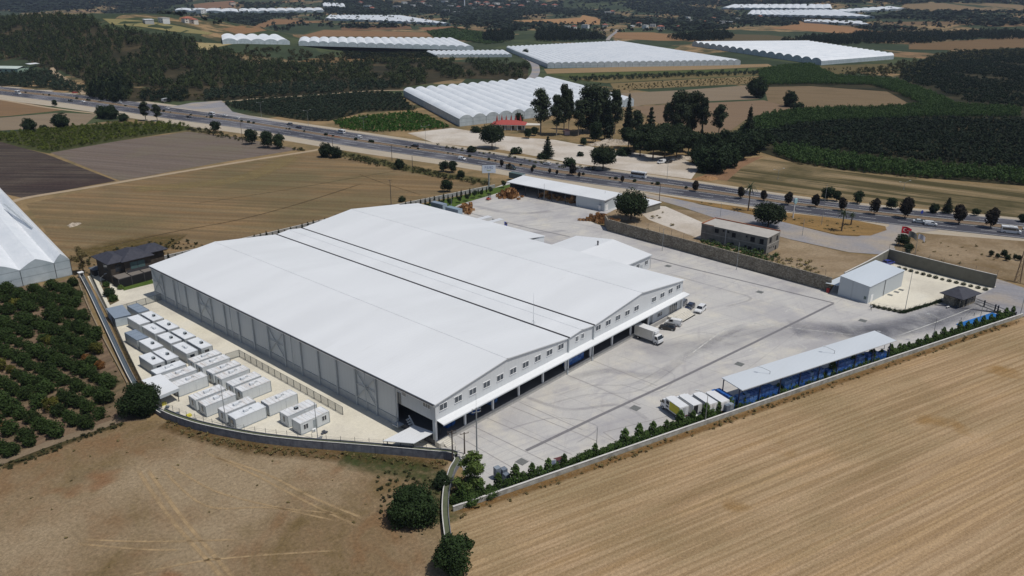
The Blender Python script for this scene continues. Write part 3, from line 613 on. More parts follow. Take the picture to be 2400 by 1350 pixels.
# side door, stair and porch left of the corner
mb = MB(); mb.box(-.1, -.003, 10.1, 11.2, 5.6, 8.0); mb.build('door', M_GLASS, wh)
mb = MB(); mb.box(-1.6, -.004, 9.6, 11.4, 1.05, 1.2); mb.box(-1.6, -1.5, 9.6, 9.7, 1.2, 2.2); mb.tube([(-1.55, 9.6, 2.2), (-1.55, 11.4, 2.2)], .03, 6); mb.tube([(-1.55, 11.4, 1.2), (-1.55, 11.4, 2.2)], .03, 6); mb.tube([(-1.55, 9.6, 1.7), (-1.55, 11.4, 1.7)], .025, 6)
mb.build('landing', M_STEELG, wh)
mb = MB()
for i in range(7): mb.box(-1.2, -.3, 5.2+.32*i, 5.55+.32*i, 1.2+.38*i, 1.35+.38*i)
mb.bar((-.25, 5.2, 1.3), (-.25, 7.6, 4.1), .12, .25); mb.build('inner_stair', M_STEELG, wh)
# lean-to along the far side
mb = MB(); mb.slab([(W+.25, 57, 9.2), (102.3, 57, 8.05), (102.3, L+.3, 8.05), (W+.25, L+.3, 9.2)], .2); mb.build('lean_to_roof', M_ROOF, wh)
mb = MB(); mb.box(W+.05, 102, 57.2, 57.4, Y0, 8.0); mb.box(101.8, 102, 57.4, L, 5.0, 7.85); mb.box(W+.05, 102, L-.2, L, Y0, 8.0); mb.build('lean_to_wall', M_CLADF, wh)
mb = MB(); mb.box(W+.05, 101.8, 57.4, L-.2, Y0, 1.2); mb.build('rear_dock', M_CONC, wh)
for y in np.arange(62, 118, 8): 
    mb = MB(); mb.box(101.7, 102, y-.15, y+.15, 1.2, 5.0); mb.build('column', M_WHITE, wh)
# thin mast on the near roof gutter
mk = thing('lightning_mast', 'thin lightning mast on the warehouse roof gutter', 'mast', (G(1250, 760, HE).x, G(1250, 760, HE).y, HE-.28))
mb = MB(); mb.tube([(0, 0, 0), (0, 0, 5.2), (0, 0, 8.2)], [.06, .04, .02], 6); mb.build('pole', M_STEELG, mk)
mb = MB(); mb.tube([(.9, 0, .1), (0, 0, 1.4), (-.7, .5, .1)], .025, 5); mb.tube([(0, 0, 1.4), (-.2, -.8, .1)], .025, 5); mb.build('stays', M_STEELG, mk)
# small hall on the far side
hl = thing('side_annex', 'small white gabled annex joined to the warehouse far side', 'hall', (93, 0, 0))
mb = MB(); mb.slab([(.1, 25.6, 4.8), (24.8, 25.6, 4.8), (24.8, 40.7, 6.7), (.1, 40.7, 6.7)], .2); mb.slab([(.1, 40.7, 6.7), (24.8, 40.7, 6.7), (24.8, 55.8, 4.8), (.1, 55.8, 4.8)], .2); mb.build('roof', M_ROOF, hl)
mb = MB(); mb.box(.1, 24.4, 26, 26.25, Y0, 4.65); mb.box(.1, 24.4, 55.2, 55.45, Y0, 4.65)
n = [(26.25, Y0), (55.2, Y0), (55.2, 4.6), (40.7, 6.42), (26.25, 4.6)]
mb.add([(24.15, a, b) for a, b in n]+[(24.4, a, b) for a, b in n], [(0, 1, 2, 3, 4), (9, 8, 7, 6, 5)]+[(i, (i+1) % 5, (i+1) % 5+5, i+5) for i in range(5)]); mb.build('wall', M_CLADF, hl)
for x in (17.5, 22.3): window(x, 2.6, 1.7, 1.3, y=26, n=2, parent=hl)
mb = MB(); mb.box(19, 20.2, 25.93, 25.997, Y0, 2.5); mb.build('door', M_STEELG, hl)
mb = MB(); mb.box(.1, 24.7, 25.5, 25.62, 4.5, 4.62); mb.tube([(24.6, 25.8, .1), (24.6, 25.8, 4.5)], .08, 6); mb.build('gutter', M_STEELG, hl)
mb = MB(); mb.tube([(16.2, 40.7, 6.6), (16.2, 40.7, 7.8)], .25, 8); mb.tube([(16.2, 40.7, 7.8), (16.2, 40.7, 8.2)], [.4, .15], 8); mb.build('chimney', M_GUT, hl)
# ------------------------------------------------------------------ helpers to read heights and facade points
def proj(P):
    v = np.array(P, float)-CAMP; return 1200+FPX*(v@RT)/(v@FW), 675-FPX*(v@UPV)/(v@FW)
def Hz(px, pb, pt):
    p = G(px, pb); lo, hi = 0.0, 60.0
    for _ in range(40):
        m = (lo+hi)/2
        if proj((p.x, p.y, m))[1] > pt: lo = m
        else: hi = m
    return lo
def GP(px, py, P, N):
    v = FW*FPX+RT*(px-1200)+UPV*(675-py); N = np.array(N, float)
    return Vector(CAMP+v*((np.array(P, float)-CAMP)@N/(v@N)))
def pane_window(parent, frame, P0, ax, nrm, px, py, w, h, n=1, name='window', glass=None):
    # a window whose centre shows at (px, py) on the wall through P0 with outward normal nrm
    c = GP(px, py, P0, nrm)
    return wall_window(parent, c, ax, nrm, w, h, n, name, glass, frame)
def wall_window(parent, c, ax, nrm, w, h, n=1, name='window', glass=None, frame=True):
    ax = Vector(ax).normalized(); nr = Vector(nrm).normalized(); up = Vector((0, 0, 1)); inv = parent.matrix_world.inverted() if parent else Matrix()
    def bx(mb, u0, u1, z0, z1, d0, d1):
        vs = [inv @ (c+ax*u+up*z+nr*d) for u, z, d in ((u0, z0, d0), (u1, z0, d0), (u1, z1, d0), (u0, z1, d0), (u0, z0, d1), (u1, z0, d1), (u1, z1, d1), (u0, z1, d1))]
        mb.add(vs, [(3, 2, 1, 0), (4, 5, 6, 7), (0, 1, 5, 4), (1, 2, 6, 5), (2, 3, 7, 6), (3, 0, 4, 7)])
    g = MB(); bx(g, -w/2, w/2, -h/2, h/2, .004, .05)
    if not frame: return g.build(name, glass or M_DARKSHEET, parent)  # bare dark sheet on the wall in place of an unlit opening
    f = MB(); t = .07
    bx(f, -w/2-t, w/2+t, -h/2-t, -h/2, .003, .12); bx(f, -w/2-t, w/2+t, h/2, h/2+t, .003, .09)
    for i in range(n+1):
        q = -w/2+w*i/n; bx(f, q-t/2, q+t/2, -h/2, h/2, .003, .08)
    o = f.build(name, M_FRAME, parent); g.build('pane', glass or M_GLASS, o); return o
M_DARKSHEET = plain('dark_sheet', C(30, 32, 36), .8, .2, 1)  # dark colour standing in for unlit openings; also on dark doors and grilles
def upd(): bpy.context.view_layer.update()
# ------------------------------------------------------------------ white cabins of the side court
t = NT('cabin_roof', .5, .3); k = t.ramp(t.noise(.6), [(.3, C(206, 210, 214)), (.7, C(222, 225, 228))]); t.col(k); M_CROOF = t.mat
t = NT('cabin_roof_rusty', .6, .3); oc = t.objco()
k = t.ramp(t.noise(.6), [(.3, C(204, 206, 208)), (.7, C(220, 222, 224))])
rs = t.noise(1.0, t.map(t.pos, 0, (2.4, .25, 1)), 5, .7); k = t.mix(t.ramp(rs, [(.5, 0.0), (.68, .5)]), k, C(164, 142, 118)); t.col(k); M_CRUST = t.mat
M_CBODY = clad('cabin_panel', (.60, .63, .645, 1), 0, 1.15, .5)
M_CBODY2 = clad('cabin_panel_shade', (.46, .48, .49, 1), 1, 1.15, .5)  # darker copy of the panel: shade put in for long sides facing off the sun
M_CFRAME = plain('cabin_frame', C(142, 150, 154), .5, .1, 1)
M_BLUEG = plain('blue_grey_sheet', C(128, 140, 154), .5, .06, .7)
M_BLACKW = plain('dark_window', C(40, 46, 54), .15, .2, 1, spec=.7)
def make_cabin(label, kind, along_y=False):
    r = thing('site_cabin', label, 'cabin', (0, 0, 0), 0, 'white cabins in the side court')
    lx, ly, h = 7.0, 2.9, 2.62
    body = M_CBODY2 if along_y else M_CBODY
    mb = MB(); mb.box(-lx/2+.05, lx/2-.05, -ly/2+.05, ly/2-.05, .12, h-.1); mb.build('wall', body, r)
    roof = M_BLUEG if kind == 'grey' else (M_CRUST if kind in ('rust', 'win', 'dark') else M_CROOF)
    mb = MB(); mb.box(-lx/2, lx/2, -ly/2, ly/2, h-.1, h)
    for i in range(1, 7 if kind in ('rust', 'win', 'dark') else 3):
        n = 7 if kind in ('rust', 'win', 'dark') else 3; x = -lx/2+lx*i/n; mb.box(x-.05, x+.05, -ly/2+.1, ly/2-.1, h, h+.06)
    for s in (-1, 1): mb.box(-lx/2, lx/2, s*(ly/2-.1)-.05, s*(ly/2-.1)+.05, h, h+.08); mb.box(s*(lx/2-.08)-.05, s*(lx/2-.08)+.05, -ly/2+.15, ly/2-.15, h, h+.08)
    mb.build('roof', roof, r)
    mb = MB()
    for sx in (-1, 1):
        for sy in (-1, 1): mb.box(sx*lx/2-.09*(sx > 0)-.02*(sx < 0), sx*lx/2+.02*(sx > 0)+.09*(sx < 0), sy*ly/2-.09*(sy > 0)-.02*(sy < 0), sy*ly/2+.02*(sy > 0)+.09*(sy < 0), .02, h-.1)
    for sy in (-1, 1): mb.box(-lx/2+.1, lx/2-.1, sy*ly/2-.05-.02, sy*ly/2+.02, .02, .12)
    mb.build('frame', M_CFRAME, r)
    if kind in ('rust', 'white'):
        mb = MB(); mb.box(-.75, .05, -.35, .25, h+.08, h+.52); mb.box(.05, .35, -.28, .18, h+.08, h+.4); mb.build('roof_unit', M_CROOF, r)
        mb = MB(); mb.tube([(.3, -.05, h+.3), (.9, .25, h+.28), (1.2, .1, h+.1)], .07, 6); mb.build('hose', M_CFRAME, r)
    if kind in ('vent', 'dark'):
        mb = MB(); mb.box(-.95, -.2, -.5, .1, h+.08, h+.55); mb.build('roof_unit', M_CFRAME, r)
        mb = MB(); mb.box(-.9, -.25, -.52, -.501, h+.14, h+.5); mb.box(-.97, -.951, -.45, .05, h+.14, h+.5); mb.build('fan_grille', M_DARKSHEET, r)
    if kind == 'win':
        for x in (-2.2, 2.2):
            mb = MB(); mb.box(x-.55, x+.55, -ly/2+.0, -ly/2+.06, 1.0, 2.1); o = mb.build('window', M_FRAME, r)
            mb = MB()
            for q in (-.27, .27): mb.box(x+q-.22, x+q+.22, -ly/2-.02, -ly/2-.001, 1.06, 2.04)
            mb.build('pane', M_BLACKW, o)
        mb = MB(); mb.box(-.45, .45, -ly/2+.005, -ly/2+.04, .14, 2.15); mb.build('door', M_CFRAME, r)
    elif kind in ('rust', 'dark'):
        mb = MB(); mb.box(-lx/2-.01, -lx/2+.06, -.2, .25, .9, 2.1); mb.build('window', M_BLACKW, r)
        mb = MB(); mb.box(.6, 1.5, -ly/2-.0, -ly/2+.06, .14, 2.15); mb.build('door', M_CBODY, r)
    else:
        mb = MB(); mb.box(-lx/2-.01, -lx/2+.06, -.5, .6, 1.1, 2.0); mb.build('window', M_BLACKW, r)
        mb = MB(); mb.box(-lx/2-.006, -lx/2+.06, .75, 1.25, .14, 2.1); mb.build('door', M_CFRAME, r)
    return r
CAB = {}
ordn = ['first', 'second', 'third', 'fourth', 'fifth', 'sixth', 'seventh']
def cabin(x, y, kind, label, along_y):
    k = (kind, along_y)
    if k not in CAB: CAB[k] = r = make_cabin(label, kind, along_y); r.location = (x, y, Y0+.012); r.rotation_euler = (0, 0, PI/2 if along_y else 0)
    else: dup(CAB[k], (x, y, Y0+.012), None, label)
A = [('grey', -9.9, 107.3, 'blue grey roofed cabin beside the mesh fence, nearest the warehouse'),
     ('vent', -9.9, 99.0, 'white cabin with dark roof fan, second behind the blue grey one'), ('vent', -9.9, 90.5, 'white cabin with dark roof fan, third along the warehouse lane'), ('vent', -9.9, 82.0, 'white cabin with dark roof fan, fourth along the warehouse lane'), ('vent', -9.9, 73.8, 'white cabin with dark roof fan, last along the warehouse lane'),
     ('plain', -13.4, 99.2, 'plain roofed white cabin, first in the second row'), ('white', -13.4, 90.6, 'white cabin with small roof pipe, second in the second row'), ('vent', -13.4, 82.2, 'white cabin with dark roof fan, third in the second row'), ('white', -13.6, 73.8, 'white cabin with roof unit, last in the second row'),
     ('grey', -18.1, 90.0, 'blue grey roofed cabin standing by the irrigation channel'), ('vent', -18.0, 82.3, 'white cabin with dark roof fan behind the blue grey channel cabin'), ('vent', -18.4, 73.8, 'white cabin with dark roof fan, inner one of the channel pair'), ('vent', -21.7, 73.9, 'white cabin with dark roof fan, outer one of the channel pair')]
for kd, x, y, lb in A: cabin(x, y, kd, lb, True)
Bc = [('rust', -12.7, 66.0, 'rust streaked cabin, first crosswise one beside the inner fence'), ('rust', -12.7, 62.2, 'rust streaked cabin, second crosswise one beside the inner fence'), ('rust', -12.7, 57.4, 'rust streaked cabin, third crosswise one beside the inner fence'), ('rust', -12.7, 53.6, 'rust streaked cabin, fourth crosswise one beside the inner fence'), ('rust', -12.7, 48.8, 'rust streaked cabin, fifth crosswise one beside the inner fence'), ('rust', -12.7, 45.0, 'rust streaked cabin, sixth crosswise one beside the inner fence'),
     ('rust', -12.1, 35.6, 'lone cabin with draped cable standing by the inner fence'), ('dark', -12.0, 28.8, 'cabin with dark square roof vent, next to last from the corner'), ('win', -12.0, 24.4, 'cabin with two dark front windows, nearest the warehouse corner'),
     ('white', -21.2, 66.6, 'clean roofed cabin half hidden by the white canopy, farthest one'), ('rust', -20.9, 62.2, 'rust streaked cabin half hidden by the white canopy'), ('rust', -20.8, 57.6, 'rust streaked cabin touching the front of the white canopy'),
     ('rust', -21.2, 49.0, 'cabin with slit window, first of the four by the curved wall'), ('rust', -21.1, 45.0, 'cabin with slit window, second of the four by the curved wall'), ('rust', -19.8, 39.4, 'cabin with slit window, third of the four by the curved wall'), ('white', -19.7, 35.6, 'cabin with white roof unit, last of the four by the curved wall')]
for kd, x, y, lb in Bc: cabin(x, y, kd, lb, False)
sh = thing('storage_shelter', 'pale blue grey storage shelter at the back corner of the court', 'shelter', (-14.6, 108.6, Y0+.012), -.15)
mb = MB(); mb.box(-1.9, 1.9, -4, 4, .05, 2.5); mb.build('wall', plain('shelter_sheet', C(150, 162, 172), .6, .06, .5), sh)
mb = MB(); mb.slab([(-2.1, -4.2, 2.6), (2.1, -4.2, 2.6), (2.1, 4.2, 2.75), (-2.1, 4.2, 2.75)], .08); mb.build('roof', M_BLUEG, sh)
mb = MB(); mb.box(-1.95, 1.95, -4.06, -4.005, .1, 2.3); mb.build('door', plain('shelter_door', C(176, 186, 192), .6), sh)
ac = thing('air_conditioner', 'white air conditioner unit in front of the windowed cabin', 'air conditioner', (-12.9, 22.2, Y0+.012))
mb = MB(); mb.box(-.4, .4, -.18, .18, .05, .7); mb.build('case', M_WHITE, ac, bevel=.02); mb = MB(); mb.tube([(-.1, -.2, .38), (-.1, -.181, .38)], .25, 14); mb.build('fan_grille', M_CFRAME, ac)
# ------------------------------------------------------------------ fences, walls and the irrigation channel
t = NT('fence_mesh', .7, .2); t.alpha(.5); t.col(C(120, 126, 126)); M_MESH = t.mat
t = NT('green_mesh', .8, .1); t.alpha(.72); t.col(t.ramp(t.noise(1.5), [(.3, C(28, 54, 46)), (.7, C(40, 70, 58))])); M_GMESH = t.mat
M_POST = plain('fence_post', C(70, 74, 78), .5, .1, 2)
M_WIRE = plain('wire', C(120, 124, 126), .5, .05, 2)
def fence(name, label, pts, h, step, mat=None, z=Y0, wires=(), post=.05, world=False, gap=.12, rail=True, cat='fence'):
    P = [Vector((p[0], p[1], z)) if world else Vector((G(*p).x, G(*p).y, z)) for p in pts]
    f = thing(name, label, cat, P[0]); o0 = P[0]
    pm = MB(); rm = MB(); k = 0
    for a, b in zip(P, P[1:]):
        d = b-a; n = max(1, round(d.length/step))
        for i in range(n+(b == P[-1])):
            q = a+d*(i/n)-o0
            if k < 99:
                mb = MB(); mb.box(q.x-post, q.x+post, q.y-post, q.y+post, 0, h); mb.build('post', M_POST, f); k += 1
        a2, b2 = a-o0, b-o0
        if mat: pm.face([a2+Vector((0, 0, gap)), b2+Vector((0, 0, gap)), b2+Vector((0, 0, h-.03)), a2+Vector((0, 0, h-.03))])
        for w in (([gap, h] if rail else [])+list(wires)): rm.bar(a2+Vector((0, 0, w)), b2+Vector((0, 0, w)), .05 if mat else .025)
    if mat: pm.build('mesh_panel', mat, f)
    if rm.v: rm.build('wire', M_POST if mat else M_WIRE, f)
    return f
fence('mesh_fence', 'grey mesh fence closing the back of the cabin court', [(385, 702), (300, 728), (258, 742)], 2.0, 2.5, M_MESH)
fence('mesh_fence', 'long inner mesh fence between the cabins and the warehouse', [(531, 847), (562, 837), (804, 973)], 1.9, 2.5, M_MESH)
fence('green_fence', 'dark green mesh fence beside the irrigation channel', [(214, 650), (232, 690), (262, 752), (298, 832), (336, 912)], 2.1, 2.6, M_GMESH, cat='fence')
WALLB = [(190, 648), (212, 690), (240, 750), (275, 825), (312, 900), (345, 945), (383, 976), (440, 999), (500, 1015), (600, 1034), (700, 1046), (800, 1054), (900, 1062), (1000, 1071), (1068, 1080), (1058, 1110), (1046, 1150), (1042, 1190), (1043, 1226), (1050, 1280), (1062, 1350)]
CH = smooth_line([G(*p) for p in WALLB], 4)
def sweep(P, prof, mat, name, parent, o0):
    vs = []; fs = []; n = len(prof)
    for i, p in enumerate(P):
        d = P[min(i+1, len(P)-1)]-P[max(i-1, 0)]; d.z = 0; d.normalize(); u = Vector((d.y, -d.x, 0))
        for a, z in prof: vs.append(p+u*a+Vector((0, 0, z))-o0)
    for i in range(len(P)-1):
        for k in range(n): fs.append((i*n+k, i*n+(k+1) % n, (i+1)*n+(k+1) % n, (i+1)*n+k))
    fs += [tuple(range(n-1, -1, -1)), tuple(range((len(P)-1)*n, len(P)*n))]
    mb = MB(); mb.add(vs, fs); return mb.build(name, mat, parent)
t = NT('channel_concrete', .85, .15); f = t.noise(.8, None, 6, .65)
k = t.ramp(f, [(.3, C(96, 98, 106)), (.55, C(124, 126, 132)), (.75, C(142, 142, 144))]); vst = t.noise(1, t.map(t.pos, 0, (1.5, 1.5, .1)), 5, .6)
k = t.mix(t.ramp(vst, [(.52, 0.0), (.7, .6)]), k, C(84, 82, 92)); t.col(k); M_CHAN = t.mat
M_CHLIP = plain('channel_lip', C(196, 194, 190), .8, .15, 1.5)
M_MOSS = plain('moss_bed', C(86, 92, 70), .9, .2, .6)
t = NT('channel_water', .08, .6); t.col(C(84, 92, 96)); t.bump(t.noise(3), .05, .02); M_WATER = t.mat
def split(P, i, j): return P[i:j]
nW = 6*4; nC = 14*4
for lab, i, j, hgt, inner, im in (('straight irrigation channel carrying bright water past the orchard', 0, nW+1, .9, 'water', M_WATER), ('curved concrete irrigation channel wall round the cabin court', nW, nC+1, 1.75, 'channel_bed', M_MOSS), ('mossy concrete channel running down past the round bush', nC, len(CH), 1.1, 'channel_bed', M_MOSS)):
    P = split(CH, i, j); r = thing('irrigation_channel', lab, 'channel', P[0])
    sweep(P, [(.42, 0), (.42, hgt), (.3, hgt), (.3, .3), (-.62, .3), (-.62, hgt-.02), (-.74, hgt-.02), (-.74, 0)], M_CHAN, 'channel_wall', r, P[0])
    sweep(P, [(.45, hgt+.002), (.45, hgt+.06), (.29, hgt+.06), (.29, hgt+.002)], M_CHLIP, 'outer_lip', r, P[0])
    sweep(P, [(.299, hgt-.35), (.299, hgt-.3), (-.619, hgt-.3), (-.619, hgt-.35)], im, inner, r, P[0])
gt = thing('sluice_box', 'small white sluice box at the head of the irrigation channel', 'sluice box', G(191, 650)); mb = MB(); mb.box(-.6, .6, -.6, .6, 0, 1.6); mb.build('box', M_CHLIP, gt); mb = MB(); mb.box(-.75, .75, -.75, .75, 1.602, 1.75); mb.build('cover', M_WHITE, gt); mb = MB(); mb.box(-.4, .4, -.64, -.601, .6, 1.4); mb.build('sluice_gate', M_DARKSHEET, gt)
lw = thing('low_wall', 'low weathered kerb wall along the orchard side of the channel', 'wall', G(186, 668)); P = smooth_line([G(*p) for p in [(182, 655), (205, 715), (238, 785), (275, 855), (308, 918)]], 3); sweep(P, [(.15, 0), (.15, .5), (-.15, .5), (-.15, 0)], plain('weathered_kerb', C(136, 122, 100), .9, .2, .8), 'kerb', lw, G(186, 668))
fence('post_fence', 'thin steel posts and wires along the curved channel wall', [(392, 968), (440, 990), (500, 1008), (600, 1027), (700, 1040), (800, 1050), (900, 1056), (1000, 1065), (1068, 1074)], 2.6, 2.6, None, wires=(1.9, 2.25), post=.03, rail=False)
M_WALLW = plain('whitewashed_wall', C(166, 166, 160), .85, .2, .7, c2=C(128, 126, 118))
def wall(name, label, pts, h, th, mat, coping=None, z=0.0, cat='wall', h1=None):
    P = [G(*p) for p in pts]; r = thing(name, label, cat, P[0]); o0 = P[0]
    PP = []
    for a, b in zip(P, P[1:]):
        n = max(1, int((b-a).length/6)); PP += [a+(b-a)*(i/n) for i in range(n)]
    PP.append(P[-1])
    sweep(PP, [(th/2, z), (th/2, h), (-th/2, h), (-th/2, z)], mat, 'masonry', r, o0)
    if coping: sweep(PP, [(th/2+.05, h+.002), (th/2+.05, h+.09), (-th/2-.05, h+.09), (-th/2-.05, h+.002)], coping, 'coping', r, o0)
    return r
wall('garden_wall', 'long low pale wall with hedge along the stubble field', [(1062, 1199), (1200, 1152), (1600, 1013), (2000, 875), (2395, 743)], 1.0, .25, M_WALLW, M_CHLIP)
M_RWALL = plain('rear_wall_concrete', C(150, 152, 152), .85, .14, .6)
wall('boundary_wall', 'grey rear boundary wall lined with small cypresses', [(232, 648), (380, 612), (640, 553), (800, 514), (975, 479), (1160, 441)], 1.6, .25, M_RWALL, M_CHLIP)
t = NT('field_stone', .9, .15); v = t.map(t.pos, 0, (1, 1, 1.3)); cc = t.voro(2.3, v, 'F1', 'Color'); e = t.voro(2.3, v, 'DISTANCE_TO_EDGE', 'Distance')
k = t.ramp(t.sep(cc, 0), [(0, C(112, 104, 92)), (.5, C(138, 130, 116)), (1, C(158, 152, 140))]); k = t.mix(t.ramp(e, [(.02, .8), (.07, 0.0)]), k, C(96, 88, 76))
k = t.mix(1.0, k, t.ramp(t.noise(.3), [(.3, .8), (.7, 1.1)]), 'MULTIPLY'); t.col(k); t.bump(e, .5, .1); M_STONE = t.mat
hs = Hz(1940, 683, 650)
wall('stone_wall', 'old rubble stone wall behind the big yard', [(1425, 541), (1500, 562), (1600, 589), (1800, 644), (1945, 684)], hs, .5, M_STONE)
wall('stone_wall', 'short end return of the stone wall by the crate pile', [(1425, 541), (1418, 528)], hs*.9, .5, M_STONE)
fence('post_fence', 'thin posts and wire on top of the stone wall side', [(1440, 538), (1600, 582), (1800, 636), (1930, 672)], hs+1.1, 5, None, z=0, wires=(hs+.6, hs+1.0), post=.03, rail=False)
M_CWALL = plain('court_wall', C(112, 110, 100), .9, .15, .5)
hc = Hz(2200, 655, 625)
cw = [(2079, 612), (2140, 628), (2205, 645), (2280, 664), (2330, 676)]
wall('boundary_wall', 'dark concrete wall between the guard court and the service road', cw, hc, .3, M_CWALL, M_CHLIP)
fence('post_fence', 'posts and wires standing on the guard court wall', cw, hc+1.5, 4.2, None, z=0, wires=(hc+.5, hc+.95, hc+1.4), post=.035, rail=False)
wall('boundary_wall', 'short concrete wall beside the pale side hall', [(2079, 612), (2030, 640), (1975, 668)], hc*.95, .3, M_CWALL, M_CHLIP)
fence('post_fence', 'low post fence around the small court hedge', [(2040, 716), (2115, 733), (2205, 706)], 1.1, 2.4, None, wires=(.5, 1.05), post=.03, rail=False)
fence('bollard_rail', 'row of thin posts beside the blue weighbridge', [(2252, 752), (2312, 731)], .9, 5, None, wires=(), post=.05, rail=False)
gate = thing('sliding_gate', 'grey sliding gate of two rails beside the guard house', 'gate', G(2286, 712)); a = Vector((0, 0, 0)); b = G(2378, 747)-G(2286, 712)
mb = MB()
for z in (.15, .9, 1.6): mb.bar(a+Vector((0, 0, z)), b+Vector((0, 0, z)), .09)
for i in range(40): mb.bar(a+b*(i/39)+Vector((0, 0, .15)), a+b*(i/39)+Vector((0, 0, 1.6)), .035)
mb.build('gate_leaf', M_POST, gate)
for i, f_ in enumerate((.22, .5, .57, .76, 1.0)):
    q = a+b*f_; mb = MB(); mb.box(q.x-.18, q.x+.18, q.y-.18, q.y+.18, 0, 2.0); mb.build('gate_post', plain('gate_post%d' % i, C(64, 66, 72), .6), gate)
# ------------------------------------------------------------------ other buildings of the compound
M_HALLW = clad('pale_hall_cladding', (.50, .54, .57, 1), 0, 1.0); M_HALLR = roof_mat('pale_hall_roof', (.55, .60, .65, 1), 1.0)
b = thing('side_hall', 'pale blue grey shed hall with a sloping roof by the court', 'hall', (133.4, -36.6, 0), math.radians(-7.4)); upd()
mb = MB(); n = [(0, Y0), (8.9, Y0), (8.9, 6.0), (0, 5.2)]
mb.add([(x, y, z) for x in (0, 21.6) for y, z in n], [(0, 1, 2, 3), (7, 6, 5, 4), (0, 3, 7, 4), (1, 5, 6, 2), (3, 2, 6, 7), (0, 4, 5, 1)]); mb.build('wall', M_HALLW, b)
mb = MB(); mb.slab([(-.15, -.2, 5.3), (21.8, -.2, 5.3), (21.8, 9.0, 6.15), (-.15, 9.0, 6.15)], .09); mb.build('roof', M_HALLR, b)
mb = MB(); mb.slab([(-.2, 9.05, 3.1), (24.5, 9.05, 3.1), (24.5, 13.0, 2.75), (-.2, 13.0, 2.75)], .08); mb.build('lean_to_roof', M_HALLR, b)
mb = MB()
for x in (.0, 6, 12, 18, 24): mb.box(x, x+.12, 12.7, 12.82, Y0, 2.65)
mb.build('lean_to_post', M_POST, b)
mb = MB(); mb.box(1.6, 3.0, -.06, -.002, Y0, 2.3); mb.build('door', M_WHITE, b)
mb = MB(); mb.box(9.6, 9.75, -.12, -.004, Y0, 5.1); mb.build('downpipe', M_GUT, b)
mb = MB(); mb.box(-.05, -.002, .5, 1.2, 1.2, 2.1); mb.build('wall_box', plain('green_box', C(96, 112, 108), .6), b)
ex = thing('fire_hydrant_box', 'small red hydrant box at the end of the stone wall', 'hydrant', G(1940, 686)); mb = MB(); mb.box(-.4, .4, -.4, .4, 0, 1.4); mb.box(-.3, .3, -.43, -.405, .2, 1.2); mb.build('box', plain('red_box', C(150, 40, 44), .5), ex, bevel=.03)
M_STONE2 = M_STONE; t = NT('dark_tiles', .65, .3); w = t.n.new('ShaderNodeTexWave'); 
k = t.ramp(t.noise(1.2, None, 5, .65), [(.3, C(52, 53, 62)), (.7, C(70, 71, 80))]); fr = t.math('FRACT', t.math('MULTIPLY', t.sep(t.pos, 2), 7.0)); k = t.mix(t.math('MULTIPLY', t.math('LESS_THAN', fr, .25), .35), k, C(34, 34, 40)); t.col(k); M_TILE = t.mat
def hip(mb, x0, x1, y0, y1, z, zr, m=0, t_=.15):
    # hipped roof with a ridge along the longer side
    w, l = x1-x0, y1-y0
    if w >= l: r0, r1 = (x0+l/2, (y0+y1)/2, zr), (x1-l/2, (y0+y1)/2, zr); 
    else: r0, r1 = ((x0+x1)/2, y0+w/2, zr), ((x0+x1)/2, y1-w/2, zr)
    c = [(x0, y0, z), (x1, y0, z), (x1, y1, z), (x0, y1, z)]
    lo = [(x, y, z-t_) for x, y, z in c]
    vs = c+[r0, r1]+lo
    if w >= l: fs = [(0, 1, 5, 4), (1, 2, 5), (2, 3, 4, 5), (3, 0, 4)]
    else: fs = [(0, 1, 4), (1, 2, 5, 4), (2, 3, 5), (3, 0, 4, 5)]
    fs += [(6, 7, 1, 0), (7, 8, 2, 1), (8, 9, 3, 2), (9, 6, 0, 3), (9, 8, 7, 6)]
    return mb.add(vs, fs, m)
b = thing('guard_house', 'stone guard house with a dark hipped roof at the gate', 'guard house', (147.4, -57.2, 0), math.radians(-15)); upd()
mb = MB(); mb.box(1.7, 8.0, 0, 5.0, Y0, 2.95); mb.box(0, 1.7, 1.8, 5.0, Y0, 2.95); mb.build('wall', M_STONE, b)
mb = MB(); hip(mb, -.9, 8.9, -.9, 5.9, 3.12, 4.75); mb.build('roof', M_TILE, b)
mb = MB(); mb.box(.25, .45, .25, .45, Y0, 2.95); mb.build('porch_post', M_STONE, b)
for x in (5.0, 6.8):
    mb = MB(); mb.box(x-.75, x+.75, -.05, -.003, 1.3, 2.5); mb.build('window', M_BLACKW, b)
mb = MB(); mb.box(8.003, 8.05, 1, 4, 1.3, 2.5); mb.build('window', M_BLACKW, b)
mb = MB(); mb.box(2.4, 3.3, -.05, -.003, Y0, 2.2); mb.build('door', M_DARKSHEET, b)
mb = MB(); mb.box(1.64, 1.697, .5, 1.3, 1.4, 2.3); mb.build('window', M_BLACKW, b)
# unfinished concrete block
t = NT('bare_concrete', .92, .1); k = t.ramp(t.noise(.5, None, 6, .65), [(.3, C(112, 110, 106)), (.7, C(146, 143, 138))]); br = t.n.new('ShaderNodeTexBrick'); 
v = t.n.new('ShaderNodeVectorMath'); v.operation = 'MULTIPLY'; t.l.new(t.map(t.pos, 0, (1, 1, 1)), v.inputs[0]); v.inputs[1].default_value = (1, 1, 1)
hb = t.math('FRACT', t.math('MULTIPLY', t.sep(t.pos, 2), 4.2)); k = t.mix(t.math('MULTIPLY', t.math('LESS_THAN', hb, .12), .25), k, C(92, 88, 84))
st = t.noise(1, t.map(t.pos, 0, (1, 1, .12)), 5, .65); k = t.mix(t.ramp(st, [(.52, 0.0), (.7, .5)]), k, C(96, 94, 92)); t.col(k); M_BARE = t.mat
b = thing('unfinished_block', 'unfinished two storey concrete building with flat roof and empty windows', 'building', (156.2, 4.5, 0)); upd()
